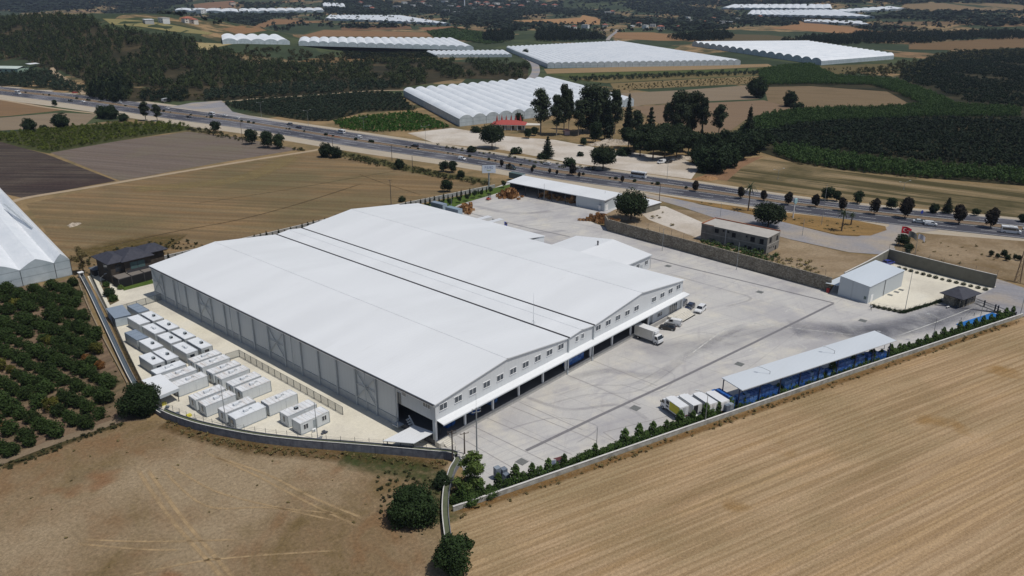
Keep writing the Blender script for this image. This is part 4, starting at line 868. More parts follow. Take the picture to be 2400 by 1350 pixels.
mb = MB(); mb.box(0, 9.8, 0, 24.8, 0, 5.8); mb.build('wall', M_BARE, b)
mb = MB(); mb.box(-.1, 9.9, -.1, 24.9, 5.801, 6.0); mb.box(-.06, 9.86, -.06, 24.86, 2.9, 3.05); mb.build('floor_slab', plain('roof_screed', C(168, 164, 158), .9, .1, .4), b)
mb = MB(); mb.box(9.6, 9.88, 0, 24.9, 6.001, 6.35); mb.box(0, 9.6, 24.6, 24.88, 6.001, 6.3); mb.box(-.05, .1, 20, 24.6, 6.001, 6.2); mb.build('parapet', plain('red_hollow_brick', C(150, 96, 70), .9, .2, 1), b)
for px, py, w, h in [(1680, 541, 1.5, 1.5), (1696, 541, .7, .7), (1707, 544, .7, .7), (1720, 551, 1.4, 1.6), (1750, 554, .6, .7), (1764, 561, 1.6, 1.7), (1785, 566, 1.4, 1.8), (1757, 583, 1.3, 1.6), (1747, 577, .7, .8), (1779, 583, .7, .7), (1787, 585, .7, .7), (1717, 571, .8, .9)]:
    pane_window(b, False, (156.2, 0, 0), (0, 1, 0), (-1, 0, 0), px, py, w, h)
for px, py, w, h in [(1806, 563, 1.5, 1.8), (1821.5, 557, 1.2, 1.6), (1803, 581, .6, .6), (1807, 579.5, .6, .6), (1812.5, 578, .6, .6), (1817, 582, .9, 2.2)]:
    pane_window(b, False, (0, 4.5, 0), (1, 0, 0), (0, -1, 0), px, py, w, h)
mb = MB(); mb.tube([(-.1, 15.2, 0), (-.1, 15.2, 5.7)], .08, 6); mb.build('downpipe', M_WHITE, b)
# open loading shed
zr = 4.9; c = [G(1187, 426, zr), G(1418, 470, zr), G(1459, 453, zr), G(1226, 411, zr)]
b = thing('loading_shed', 'long open loading shed with a flat white roof by the highway', 'shed', (c[1].x, c[1].y, 0)); o0 = Vector((c[1].x, c[1].y, 0)); lc = [p-o0 for p in c]
mb = MB(); mb.slab([lc[0], lc[1], lc[2], lc[3]], .3); mb.build('roof', M_ROOF, b)
U = (lc[0]-lc[1]); U.z = 0; Ln = U.length; U.normalize(); V = Vector((-U.y, U.x, 0)); V = V if V.dot(lc[2]-lc[1]) > 0 else -V; Wd = (lc[2]-lc[1]).dot(V)
rzU = math.atan2(U.y, U.x)
def ubox(mb, u0, u1, v0, v1, z0, z1, m=0):
    vs = [U*u+V*v+Vector((0, 0, z)) for u, v, z in ((u0, v0, z0), (u1, v0, z0), (u1, v1, z0), (u0, v1, z0), (u0, v0, z1), (u1, v0, z1), (u1, v1, z1), (u0, v1, z1))]
    mb.add(vs, [(3, 2, 1, 0), (4, 5, 6, 7), (0, 1, 5, 4), (1, 2, 6, 5), (2, 3, 7, 6), (3, 0, 4, 7)], m)
mb = MB(); ubox(mb, .6, 14.5, .8, Wd-.5, Y0, zr-.31); mb.build('closed_room', M_HALLW, b)
mb = MB(); ubox(mb, 14.5, Ln-.4, Wd-.6, Wd-.35, Y0, zr-.31); ubox(mb, Ln-.6, Ln-.4, 2, Wd-.6, Y0, zr-.31); mb.build('rear_wall', M_INT, b)
for u in np.arange(20, Ln, 7.0):
    mb = MB(); ubox(mb, u-.12, u+.12, .8, 1.04, Y0, zr-.31); mb.build('post', M_POST, b)
mb = MB(); ubox(mb, .598-.05, .598, 1.5, 3.5, Y0+.2, 2.6); mb.build('door', M_WHITE, b)
mb = MB(); ubox(mb, 2.2, 3.6, -.1, .799, 2.3, 2.4); ubox(mb, 2.4, 3.4, .72, .799, Y0, 2.0); mb.build('side_porch', M_WHITE, b)
p = G(1225, 404); b = thing('truck_box', 'grey green box trailer parked behind the loading shed', 'trailer', (G(1212, 424).x, G(1212, 424).y, .1), rzU)
mb = MB(); mb.box(-4, 4, -1.25, 1.25, 1.0, 3.6); mb.build('box_body', plain('grey_green_tarp', C(86, 104, 104), .7, .08), b); mb = MB(); mb.box(-4.03, -4.001, -1.2, 1.2, 1.05, 3.55); mb.build('rear_door', M_HALLW, b)
mb = MB()
for x in (-2.6, -1.5): 
    for s in (-1.1, 1.1): mb.tube([(x, s-.14, .5), (x, s+.14, .5)], .5, 14)
mb.box(-3.8, 3.8, -.6, .6, .75, .999); mb.build('chassis', M_GUT, b)
z3 = 3.0; c = [G(1551, 473.5, z3), G(1515, 484, z3), G(1490, 476, z3), G(1507, 462, z3)]
b = thing('small_shed', 'small flat white roofed shed behind the large round pine', 'shed', (c[1].x, c[1].y, 0)); o0 = Vector((c[1].x, c[1].y, 0)); lc = [p-o0 for p in c]
mb = MB(); mb.slab(lc, .2); mb.build('roof', M_ROOF, b); cen = sum(lc, Vector())/4
mb = MB(); mb.prism([((p.x-cen.x)*.92+cen.x, (p.y-cen.y)*.92+cen.y) for p in lc], .05, z3-.21); mb.build('wall', M_CWALL, b)
# dark roofed house with pergola
M_DSTONE = plain('brown_stone', C(74, 66, 58), .9, .3, 1.2); M_DPLAST = plain('dark_plaster', C(62, 62, 66), .8, .1, 1)
b = thing('stone_house', 'two storey stone house with a black hipped roof', 'house', (-4.6, 137.2, 0)); upd()
mb = MB(); mb.box(.6, 4.4, .9, 11, Y0, 6.6); mb.box(4.4, 12.4, 0, 10, Y0, 6.6); mb.box(12.4, 18.0, 3, 10.5, Y0, 6.6); mb.build('wall', M_DSTONE, b)
mb = MB(); hip(mb, -.4, 6.8, .1, 12, 6.75, 8.3); hip(mb, 3.4, 13.4, -1.0, 11, 6.79, 8.9); hip(mb, 11, 19.2, 2, 11.5, 6.72, 8.2); mb.build('roof', M_TILE, b)
mb = MB(); mb.box(6.0, 10.6, -.06, -.003, 3.6, 5.9); o = mb.build('window', M_GUT, b); mb = MB(); mb.box(6.15, 8.2, -.1, -.061, 3.7, 5.8); mb.box(8.35, 10.45, -.1, -.061, 3.7, 5.8); mb.build('pane', plain('green_glass', C(86, 108, 108), .1, .2, .5, spec=.8), o)
mb = MB(); mb.box(2.0, 3.8, .84, .897, 3.7, 5.8); mb.build('window', M_BLACKW, b); mb = MB(); mb.box(.54, .597, 3, 6, 3.7, 5.6); mb.build('window', M_BLACKW, b)
mb = MB(); mb.box(4.42, 10.9, -1.2, -.004, 3.0, 3.2); mb.box(4.45, 10.9, -1.2, -1.12, 3.2, 4.0); mb.build('balcony', M_DPLAST, b)
mb = MB(); mb.box(5.0, 10.0, -.06, -.003, Y0, 2.7); mb.build('dark_ground_sheet', M_DARKSHEET, b)  # dark sheet on the solid wall, painted in place of a shaded opening
b = thing('pergola', 'black pergola with grey fabric roof panels below the house', 'pergola', (-4.3, 133.2, 0), .05)
for i in range(5):
    mb = MB(); x = .3+3.9*i; mb.slab([(x, .1, 2.95), (x+3.6, .1, 2.95), (x+3.6, 3.6, 3.25), (x, 3.6, 3.25)], .05); mb.build('roof_panel', plain('grey_fabric%d' % i, C(112, 106, 100), .9, .06, 1), b)
    mb = MB(); mb.box(x-.22, x-.05, -.05, .15, Y0, 3.1); mb.build('post', M_GUT, b)
mb = MB(); mb.box(.08, 19.7, -.05, .12, 2.75, 2.9); mb.box(.08, 19.7, 3.62, 3.8, 2.9, 3.1); mb.build('beam', M_GUT, b)
mb = MB(); mb.box(.3, 19.7, -.02, .02, Y0, 2.7); mb.box(.1, .14, .1, 3.6, Y0, 2.9); mb.build('side_screen', plain('black_screen', C(24, 24, 28), .7, .1, 1), b)
b = thing('garden_shed', 'low dark shed with shallow grey roof beside the house', 'shed', (G(222, 648).x, G(222, 648).y, 0)); mb = MB(); mb.box(0, 4.5, 0, 3, Y0, 2.0); mb.build('wall', M_DPLAST, b); mb = MB(); hip(mb, -.3, 4.8, -.3, 3.3, 2.12, 2.8); mb.build('roof', plain('grey_felt', C(104, 108, 114), .8), b)
# white canopies
def canopy(label, q, z, legs, sk=None):
    c = [G(x, y, z) for x, y in q]; o0 = Vector((c[0].x, c[0].y, 0)); r = thing('white_canopy', label, 'canopy', o0); lc = [p-o0 for p in c]
    mb = MB(); mb.slab(lc, .12); mb.build('roof', M_ROOF, r); cen = sum(lc, Vector())/len(lc)
    for p in legs:
        a, b_ = p; q_ = lc[0]+(lc[1]-lc[0])*a+(lc[3]-lc[0])*b_; mb = MB(); mb.box(q_.x-.07, q_.x+.07, q_.y-.07, q_.y+.07, Y0, z-.13); mb.build('leg', M_POST, r)
    if sk:
        mb = MB()
        for a, b_ in sk: 
            p, q2 = lc[a], lc[b_]; mb.face([p-Vector((0, 0, .13)), q2-Vector((0, 0, .13)), q2-Vector((0, 0, .75)), p-Vector((0, 0, .75))])
        mb.build('side_skirt', M_HALLW, r)
    return r
canopy('square white canopy at the bend of the channel', [(332, 891), (376, 876), (420, 909), (374, 928)], 3.2, [(.05, .05), (.95, .05), (.05, .95), (.95, .95)], [(2, 3)])
r = canopy('white sloping canopy in front of the warehouse corner', [(897, 1033), (971, 996), (1018, 1013), (970, 1039)], 2.7, [(.06, .08), (.94, .08), (.06, .5), (.06, .92), (.94, .92)])
bx = thing('yellow_crate', 'yellow crate on the ground by the curved wall', 'crate', G(443, 976, Y0)); mb = MB(); mb.box(-.5, .5, -.35, .35, 0, .5); mb.box(-.42, .42, -.27, .27, .5, .52); mb.build('box', plain('yellow_plastic', C(206, 196, 74), .6), bx)
bx = thing('yellow_crate', 'second yellow crate beside the square canopy', 'crate', G(384, 949, Y0)); mb = MB(); mb.box(-.5, .5, -.35, .35, 0, .6); mb.box(-.4, .4, -.25, .25, .6, .62); mb.build('box', plain('yellow_plastic2', C(214, 202, 90), .6), bx)
# ------------------------------------------------------------------ vehicles (x forward, built once per kind, then copied with other paint)
def paint(name, c): 
    t = NT(name, .28, .6); t.b.inputs['Coat Weight'].default_value = .4; t.col(t.ramp(t.noise(1.2, t.objco()), [(.3, tuple(v*.93 for v in c[:3])+(1,)), (.7, c)])); return t.mat
P_WHITE = paint('white_car_paint', (.74, .75, .76, 1)); P_BLACK = paint('black_car_paint', (.012, .012, .014, 1)); P_NAVY = paint('navy_car_paint', (.02, .025, .05, 1)); P_SILV = paint('silver_car_paint', (.5, .53, .56, 1)); P_GREEN = paint('dark_green_paint', (.012, .03, .026, 1)); P_RED = paint('red_paint', (.42, .06, .03, 1)); P_BLUE = paint('blue_cab_paint', (.04, .06, .3, 1)); P_GREY = paint('grey_car_paint', (.12, .13, .15, 1))
M_CARGL = plain('car_glass', (.018, .022, .028, 1), .08, .1, 1, spec=.8); M_TYRE = plain('tyre_rubber', (.02, .02, .021, 1), .9, .1, 3); M_RIM = plain('wheel_rim', (.42, .43, .45, 1), .35, .1, 5, metal=.5); M_LAMP = plain('lamp_glass', (.8, .8, .78, 1), .15, .05, 4); M_TAIL = plain('tail_lamp', (.3, .02, .02, 1), .25, .05, 4); M_TRIM = plain('black_trim', (.02, .02, .022, 1), .6, .1, 2)
def wheels(r, xs, y, rad, w=.22):
    for x in xs:
        for s in (-1, 1):
            mb = MB(); a, b = s*(y-w), s*y; mb.tube([(x, a, rad), (x, b, rad)], rad, 18); wh_ = mb.build('wheel', M_TYRE, r)
            mb = MB(); mb.tube([(x, s*(y-.05), rad), (x, s*(y+.015), rad)], rad*.6, 14); mb.build('rim', M_RIM, wh_)
def lights(r, xf, xr, y, z, h=.14):
    for s in (-1, 1):
        mb = MB(); mb.box(xf-.06, xf+.02, s*y-.16, s*y+.16, z, z+h); mb.build('headlight', M_LAMP, r)
        mb = MB(); mb.box(xr-.02, xr+.06, s*y-.12, s*y+.12, z+.1, z+.1+h*1.4); mb.build('tail_light', M_TAIL, r)
def frustum(x0, x1, w0, z0, a0, a1, w1, z1):
    return [(x0, -w0, z0), (x1, -w0, z0), (x1, w0, z0), (x0, w0, z0), (a0, -w1, z1), (a1, -w1, z1), (a1, w1, z1), (a0, w1, z1)]
FQ = [(3, 2, 1, 0), (4, 5, 6, 7), (0, 1, 5, 4), (1, 2, 6, 5), (2, 3, 7, 6), (3, 0, 4, 7)]
def car(name, label, cat, pm, L=4.3, w=1.78, h=1.48, kind='hatch', group=None):
    r = thing(name, label, cat, (0, 0, 0), 0, group); a, b, y = -L/2, L/2, w/2; zb = .95 if h < 1.6 else 1.08
    if kind == 'van': zb = 1.05
    prof = [(a+.05, .3), (a, .55), (a+.03, zb-.02), (a+.3, zb), (b-1.05, zb), (b-.25, zb-.16), (b-.02, zb-.38), (b, .42), (b-.1, .26), (a+.2, .24)]
    mb = MB(); mb.profx(prof, -y, y); mb.build('body', pm, r, bevel=.07)
    cab = {'hatch': (a+.12, b-1.0, a+.55, b-2.0), 'sedan': (a+.7, b-1.0, a+1.3, b-2.0), 'suv': (a+.06, b-1.15, a+.35, b-1.95), 'van': (a+.03, b-.75, a+.12, b-1.5)}[kind]
    mb = MB(); mb.add(frustum(cab[0], cab[1], y-.06, zb-.03, cab[2], cab[3], y-.22, h-.06), FQ); g = mb.build('windows', M_CARGL, r, bevel=.03)
    mb = MB(); mb.add(frustum(cab[2]-.04, cab[3]+.05, y-.2, h-.065, cab[2]+.1, cab[3]-.1, y-.28, h), FQ); mb.build('roof', pm, r, bevel=.02)
    mb = MB(); q = frustum(*cab[:2], y-.05, zb-.03, cab[2], cab[3], y-.205, h-.05)
    for i, j in ((0, 4), (1, 5), (2, 6), (3, 7)): mb.bar(q[i], q[j], .09)
    for s in (-1, 1):
        for f in (.36, .68): mb.bar((cab[0]+(cab[1]-cab[0])*f, s*(y-.045), zb), (cab[2]+(cab[3]-cab[2])*f, s*(y-.2), h-.05), .07)
    mb.build('pillars', pm, r)
    if kind == 'van':
        mb = MB()
        for s in (-1, 1): mb.add([(cab[0]+.1, s*(y-.035), zb+.02), (-.1, s*(y-.035), zb+.02), (-.1, s*(y-.19), h-.1), (cab[0]+.15, s*(y-.19), h-.1)], [(0, 1, 2, 3)])
        mb.build('side_panel', pm, r, fix=False)
    wheels(r, (a+.78, b-.82), y+.01, .32); lights(r, b-.04, a+.02, y-.3, .62)
    mb = MB(); mb.box(b-.08, b+.015, -y+.35, y-.35, .3, .5); mb.box(a-.015, a+.1, -y+.2, y-.2, .3, .46); mb.build('bumper_trim', M_TRIM, r)
    for s in (-1, 1):
        mb = MB(); mb.box(cab[1]-.25, cab[1]-.08, s*(y+.1)-.08, s*(y+.1)+.08, zb, zb+.16); mb.build('mirror', pm, r)
    return r
def minibus(name, label, cat, pm, L=6.2, w=2.0, h=2.6, group=None, glassall=True):
    r = thing(name, label, cat, (0, 0, 0), 0, group); a, b, y = -L/2, L/2, w/2; big = L > 7
    prof = [(a, .35), (a, h-.1), (a+.1, h), (b-(.35 if big else 1.5), h), (b-(.1 if big else .75), 1.25), (b-.02, 1.05), (b, .4), (b-.1, .28), (a+.1, .28)]
    mb = MB(); mb.profx(prof, -y, y); mb.build('body', pm, r, bevel=.08)
    for s in (-1, 1):
        mb = MB(); yy = s*(y+.012); e = b-(.5 if big else 1.75)
        mb.box(a+.4, e, yy-.006, yy+.006, h*.5, h*.82); mb.build('window_band', M_CARGL, r)
        if not big: mb = MB(); mb.add([(e+.12, yy, h*.5), (b-.85, yy, h*.5), (b-1.32, yy, h*.8), (e+.12, yy, h*.82)], [(0, 1, 2, 3)]); mb.build('cab_window', M_CARGL, r)
    sl = (b-(.35 if big else 1.5), h, b-(.1 if big else .75), 1.25); mb = MB()
    p0 = Vector((sl[0], 0, sl[1])); p1 = Vector((sl[2], 0, sl[3])); d = p1-p0; nn = Vector((-d.z, 0, d.x)).normalized(); nn = nn if nn.x > 0 else -nn
    q0, q1 = p0+d*.1+nn*.02, p0+d*.95+nn*.02; mb.add([(q0.x, -y+.16, q0.z), (q0.x, y-.16, q0.z), (q1.x, y-.1, q1.z), (q1.x, -y+.1, q1.z)], [(0, 1, 2, 3)]); mb.build('windscreen', M_CARGL, r)
    mb = MB(); mb.box(a-.02, a+.02, -y+.3, y-.3, h*.52, h*.82); mb.build('rear_window', M_CARGL, r)
    mb = MB(); mb.box(-.8, .6, -.5, .5, h+.002, h+.2); mb.build('roof_unit', pm, r, bevel=.05)
    wheels(r, (a+1.2, b-1.1), y+.01, .38 if not big else .48); lights(r, b-.02, a, y-.3, .7)
    return r
def box_truck(name, label, cab_m, box_m, L=5.2, w=2.2, h=3.3, side=None, opened=False, reefer=True, group=None, bl=None):
    # box from -L/2 to L/2, cab ahead of it
    r = thing(name, label, 'truck', (0, 0, 0), 0, group); y = w/2; a, b = -L/2, L/2
    mb = MB(); mb.box(a, b, -y, y, 1.0, h); mb.build('cargo_box', box_m, r)
    mb = MB(); mb.box(a-.02, b+.02, -y-.02, y+.02, h+.002, h+.06)
    for s in (-1, 1): mb.box(a-.02, b+.02, s*y-.05, s*y+.05, .93, 1.04)
    for x in (a, b):
        for s in (-1, 1): mb.box(x-.05, x+.05, s*y-.05, s*y+.05, 1.041, h)
    mb.build('box_frame', P_WHITE, r)
    if side:
        mb = MB(); mb.box(a+.2, a+L*.72, y+.003, y+.02, 1.1, h-.1); mb.build('side_graphic', side, r)
        mb = MB(); mb.box(a+L*.76, b-.2, y+.003, y+.018, 2.0, h-.3); mb.box(a+L*.78, b-.25, y+.003, y+.02, 1.3, 1.7); mb.build('side_emblem', M_TRIM, r)
    mb = MB()
    if opened: mb.box(a-.04, a-.001, -y+.1, y-.1, 1.1, h-.1); mb.build('dark_rear_sheet', M_DARKSHEET, r); mb = MB(); mb.box(a-.09, a-.045, -y+.06, -.1, 1.08, h-.06); mb.build('rear_door', P_WHITE, r); mb = MB(); mb.box(a-1.1, a-.1, -y+.1, y-.1, .9, .98); mb.build('tail_lift', P_WHITE, r)  # dark sheet on the solid box stands for its unlit inside
    else:
        for s in (-1, 1):
            mb = MB(); mb.box(a-.06, a-.001, s*.53-.5, s*.53+.5, 1.08, h-.1); d = mb.build('rear_door', P_WHITE, r); mb = MB(); mb.box(a-.1, a-.061, s*.2-.02, s*.2+.02, 1.1, h-.15); mb.build('lock_bar', M_RIM, d)
    mb = MB(); prof = [(b+.12, .5), (b+.12, 2.3), (b+.3, 2.42), (b+1.2, 2.42), (b+1.62, 1.5), (b+1.72, 1.35), (b+1.74, .5), (b+1.6, .42)]; mb.profx(prof, -y+.1, y-.1); mb.build('cab', cab_m, r, bevel=.06)
    mb = MB(); mb.add([(b+1.225, -y+.22, 2.36), (b+1.225, y-.22, 2.36), (b+1.63, y-.2, 1.52), (b+1.63, -y+.2, 1.52)], [(0, 1, 2, 3)]); o = mb.build('windscreen', M_CARGL, r); o.location = (.03, 0, .02)
    for s in (-1, 1):
        mb = MB(); yy = s*(y-.085); mb.add([(b+.5, yy, 1.5), (b+1.52, yy, 1.5), (b+1.18, yy, 2.25), (b+.5, yy, 2.25)], [(0, 1, 2, 3)]); mb.build('side_window', M_CARGL, r)
        mb = MB(); mb.box(b+1.4, b+1.5, s*(y+.12)-.1, s*(y+.12)+.1, 1.5, 2.0); mb.build('mirror', M_TRIM, r)
    if reefer: mb = MB(); mb.box(b+.001, b+.5, -y+.3, y-.3, h-.75, h-.05); mb.build('cooling_unit', P_WHITE, r, bevel=.05)
    mb = MB(); mb.box(a+.1, b+1.5, -.45, .45, .6, .92); mb.box(b+1.6, b+1.8, -y+.1, y-.1, .35, .62); mb.build('chassis', M_TRIM, r)
    wheels(r, (a+1.1, b+.9), y-.06, .42, .3); lights(r, b+1.76, a-.04, y-.4, .75)
    return r
def put(r, p, rz): r.location = (p[0], p[1], p[2] if len(p) > 2 else 0); r.rotation_euler = (0, 0, rz); return r
GZ = Y0+.012
M_BOXY = plain('yellow_side', C(196, 186, 40), .5, .08, 1); M_BOXW = plain('box_panel', (.72, .72, .7, 1), .45, .06, .8); M_BOXC = plain('cream_box_panel', (.66, .64, .58, 1), .5, .06, .8); M_BOXG = plain('grey_box_panel', C(160, 164, 170), .5, .06, .8)
hd = math.radians(69)
put(box_truck('box_truck', 'box truck with yellow side panel, outermost of the parked four', P_WHITE, M_BOXW, 4.7, 2.2, 3.1, side=M_BOXY), (42.0, -28.6, GZ), hd)
put(box_truck('box_truck', 'white box truck with one rear door open beside the yellow sided one', P_WHITE, M_BOXW, 4.7, 2.2, 3.1, opened=True), (44.7, -30.2, GZ), hd)
put(box_truck('box_truck', 'grey sided box truck with closed rear doors, third of the parked four', P_WHITE, M_BOXG, 5.0, 2.3, 3.2), (47.2, -32.3, GZ), hd)
put(box_truck('box_truck', 'white box truck parked next to the grey crates', P_WHITE, M_BOXW, 4.7, 2.2, 3.1), (49.8, -33.8, GZ), hd)
put(box_truck('box_truck', 'cream box truck with white cab backed up to the loading dock', P_WHITE, M_BOXC, 5.6, 2.4, 3.5), (70.1, -3.1, GZ), math.radians(-93))
put(box_truck('box_truck', 'white box truck with blue cab behind the lean to roof', P_BLUE, M_BOXW, 6.0, 2.4, 3.6, reefer=False), (116.0, 91.8, GZ), math.radians(-4))
put(box_truck('box_truck', 'white box truck with olive cab half hidden behind the lean to roof', paint('olive_paint', (.1, .1, .06, 1)), M_BOXW, 6.0, 2.4, 3.6, reefer=False), (115.6, 97.6, GZ), math.radians(-4))
put(car('parked_car', 'black hatchback parked beside the docked truck', 'car', P_BLACK, 4.3, 1.8, 1.48, 'hatch'), (79.5, -3.7, GZ), math.radians(112))
put(car('parked_car', 'white boxy van car parked behind the black hatchback', 'car', P_WHITE, 4.4, 1.8, 1.85, 'van'), (83.0, -3.4, GZ), math.radians(106))
put(car('parked_car', 'white estate suv parked at the foot of the entrance steps', 'car', P_WHITE, 4.7, 1.86, 1.72, 'suv'), (96.4, -4.0, GZ), math.radians(188))
put(car('parked_car', 'dark navy car parked between the white suv and the grey one', 'car', P_NAVY, 4.5, 1.8, 1.5, 'hatch'), (95.9, -.9, GZ), math.radians(190))
put(car('parked_car', 'dark grey car tucked behind the office corner', 'car', P_GREY, 4.5, 1.8, 1.6, 'suv'), (96.6, 2.0, GZ), math.radians(190))
put(car('parked_van', 'white van parked in the shade of the pines', 'van', P_WHITE, 4.9, 1.9, 2.0, 'van'), tuple(G(1550, 383))[:2]+(.1,), math.radians(168))
put(car('parked_car', 'dark suv parked beside the white van under the pines', 'car', P_BLACK, 4.5, 1.85, 1.7, 'suv'), tuple(G(1566, 382))[:2]+(.1,), math.radians(168))
def hdir(line, p):
    i = min(range(len(line)-1), key=lambda k: (line[k]-p).length); d = line[i+1]-line[i]; return math.atan2(d.y, d.x)
cz = .125
def drive(px, py, near, f): p = G(px, py); rz = hdir(an if near else af, p)+(0 if near else PI); return put(f(), (p.x, p.y, cz), rz)
g = 'traffic on the dual highway'
for px, py, near, f in [
    (1083, 375, 1, lambda: car('moving_car', 'white compact van on the near lanes left of the billboard', 'car', P_WHITE, 4.2, 1.75, 1.8, 'van', g)),
    (1198, 397, 1, lambda: minibus('moving_van', 'dark green van on the near lanes right of the billboard', 'van', P_GREEN, 5.2, 2.0, 2.2, g)),
    (1283, 387, 0, lambda: car('moving_car', 'white hatchback on the far lanes opposite the dark van', 'car', P_WHITE, 4.1, 1.75, 1.5, 'hatch', g)),
    (1496, 417, 0, lambda: minibus('minibus', 'white midibus with dark windows on the far lanes', 'bus', P_WHITE, 7.6, 2.3, 3.0, g)),
    (972, 345, 0, lambda: car('moving_car', 'black suv on the far lanes by the side access', 'car', P_BLACK, 4.7, 1.9, 1.75, 'suv', g)),
    (841, 324, 0, lambda: car('moving_car', 'white pickup like car on the far lanes', 'car', P_WHITE, 4.6, 1.8, 1.7, 'van', g)),
    (800, 313, 0, lambda: minibus('minibus', 'white minibus on the far lanes beyond the roadside bushes', 'bus', P_WHITE, 5.8, 2.0, 2.4, g)),
    (700, 301, 0, lambda: car('moving_car', 'dark blue saloon on the far lanes', 'car', P_NAVY, 4.4, 1.75, 1.45, 'sedan', g)),
    (679, 294, 0, lambda: car('moving_car', 'dark grey van like car on the far lanes', 'car', P_GREY, 4.5, 1.85, 1.8, 'suv', g)),
    (556, 279, 0, lambda: car('moving_car', 'white saloon, nearest of three in a row on the far lanes', 'car', P_WHITE, 4.4, 1.75, 1.45, 'sedan', g)),
    (527, 273.5, 0, lambda: car('moving_car', 'white saloon, middle of three in a row on the far lanes', 'car', P_WHITE, 4.3, 1.75, 1.45, 'sedan', g)),
    (496, 270.5, 0, lambda: minibus('minibus', 'white minibus leading three white vehicles on the far lanes', 'bus', P_WHITE, 5.4, 2.0, 2.3, g)),
    (443, 276, 1, lambda: car('moving_car', 'black saloon on the near lanes by the tall roadside trees', 'car', P_BLACK, 4.3, 1.75, 1.45, 'sedan', g)),
    (392, 256, 0, lambda: car('moving_car', 'white saloon on the far lanes at the side junction', 'car', P_WHITE, 4.3, 1.75, 1.45, 'sedan', g)),
    (281, 243, 0, lambda: car('moving_car', 'silver car on the far lanes below the wooded slope', 'car', P_SILV, 4.4, 1.8, 1.7, 'suv', g)),
    (234, 232, 0, lambda: car('moving_car', 'dark car on the far lanes by the dirt lane', 'car', P_BLACK, 4.4, 1.8, 1.5, 'hatch', g)),
    (195, 240, 1, lambda: car('moving_car', 'white saloon on the near lanes behind a black car', 'car', P_WHITE, 4.4, 1.8, 1.45, 'sedan', g)),
    (166, 238, 1, lambda: car('moving_car', 'black suv on the near lanes beside a white saloon', 'car', P_BLACK, 4.6, 1.85, 1.7, 'suv', g)),
    (43, 221, 1, lambda: minibus('moving_van', 'white van on the near lanes at the far left', 'van', P_WHITE, 6.0, 2.2, 2.9, g)),
    (2154, 523, 1, lambda: car('moving_car', 'silver saloon turning at the junction', 'car', P_SILV, 4.6, 1.8, 1.45, 'sedan', g)),
    (2181, 529, 1, lambda: car('moving_car', 'white compact van just ahead of the silver saloon', 'car', P_WHITE, 4.4, 1.8, 1.75, 'van', g)),
    (2368, 547, 1, lambda: minibus('minibus', 'large white minibus on the near lanes at the right edge', 'bus', P_WHITE, 6.6, 2.1, 2.6, g)),
    (2412, 541, 0, lambda: car('moving_car', 'silver car partly out of frame at the right edge', 'car', P_SILV, 4.4, 1.8, 1.45, 'sedan', g))]: drive(px, py, near, f)
put(box_truck('box_truck', 'dark parked truck with pale box at the side junction', P_BLACK, M_GUT, 5.5, 2.4, 3.0, reefer=False), tuple(G(388, 240))[:2]+(.14,), math.radians(15))
put(car('parked_car', 'orange red car parked at the mouth of the dirt lane', 'car', P_RED, 4.4, 1.8, 1.5, 'hatch'), tuple(G(176, 219))[:2]+(.1,), math.radians(-30))
put(car('parked_car', 'blue car half hidden behind the pale side hall', 'car', P_BLUE, 4.3, 1.8, 1.5, 'hatch'), tuple(G(2082, 619, Y0))[:2]+(GZ+.01,), math.radians(-20))
fk = thing('forklift', 'red forklift parked by the wooden crate pile', 'forklift', tuple(G(1146, 469))[:2]+(GZ,), math.radians(10))
mb = MB(); mb.profx([(-1.2, .3), (-1.25, 1.0), (-.5, 1.15), (-.3, .8), (.7, .75), (.8, .3)], -.6, .6); mb.build('body', P_RED, fk, bevel=.06)
mb = MB()
for x, x2 in ((-.9, -.7), (.55, .45)):
    for s in (-.52, .52): mb.bar((x, s, .8), (x2, s, 2.15), .08)
mb.box(-.85, .55, -.58, .58, 2.15, 2.23); mb.build('overhead_guard', M_TRIM, fk)
mb = MB()
for s in (-.35, .35): mb.box(.85, 1.0, s-.06, s+.06, .1, 2.4); mb.box(1.0, 2.1, s-.06, s+.06, .1, .15)
mb.box(.86, .99, -.4, .4, .4, .5); mb.build('mast', M_POST, fk); mb = MB(); mb.box(-.5, 0, -.25, .25, .9, 1.0); mb.box(-.6, -.5, -.25, .25, 1.0, 1.5); mb.build('seat', M_TRIM, fk); wheels(fk, (-.75, .45), .6, .3)
# ------------------------------------------------------------------ the long crate shed and its bins
ca = math.radians(-18.4); ux, uy = math.cos(ca), math.sin(ca)
CS = thing('crate_shed', 'long open shed with pale flat roof over stacked blue crates', 'shed', (51.7, -38.2, 0), ca); upd()
mb = MB(); mb.slab([(0, 0, 5.5), (50.5, 0, 5.5), (50.5, 6.1, 5.75), (0, 6.1, 5.75)], .18); mb.build('roof', roof_mat('shed_roof', (.56, .60, .64, 1), 1.0), CS)
for i in range(9):
    for y in (1.0, 5.7):
        x = .3+6.2*i; mb = MB(); mb.box(x-.09, x+.09, y-.09, y+.09, Y0, 5.32); mb.build('post', plain('navy_post%d%d' % (i, y), C(40, 52, 84), .5), CS)
mb = MB(); mb.box(.2, 50.1, .95, 1.1, 5.1, 5.3); mb.box(.2, 50.1, 5.6, 5.8, 5.1, 5.3); mb.build('beam', M_GUT, CS)
t = NT('blue_plastic', .45, .4); oi = t.n.new('ShaderNodeObjectInfo'); t.col(t.ramp(oi.outputs['Random'], [(0, C(30, 78, 150)), (.5, C(46, 98, 170)), (1, C(96, 134, 184))])); M_BLUE = t.mat
t = NT('grey_plastic', .5, .4); oi = t.n.new('ShaderNodeObjectInfo'); t.col(t.ramp(oi.outputs['Random'], [(0, C(86, 96, 112)), (1, C(140, 150, 160))])); M_GPLAS = t.mat
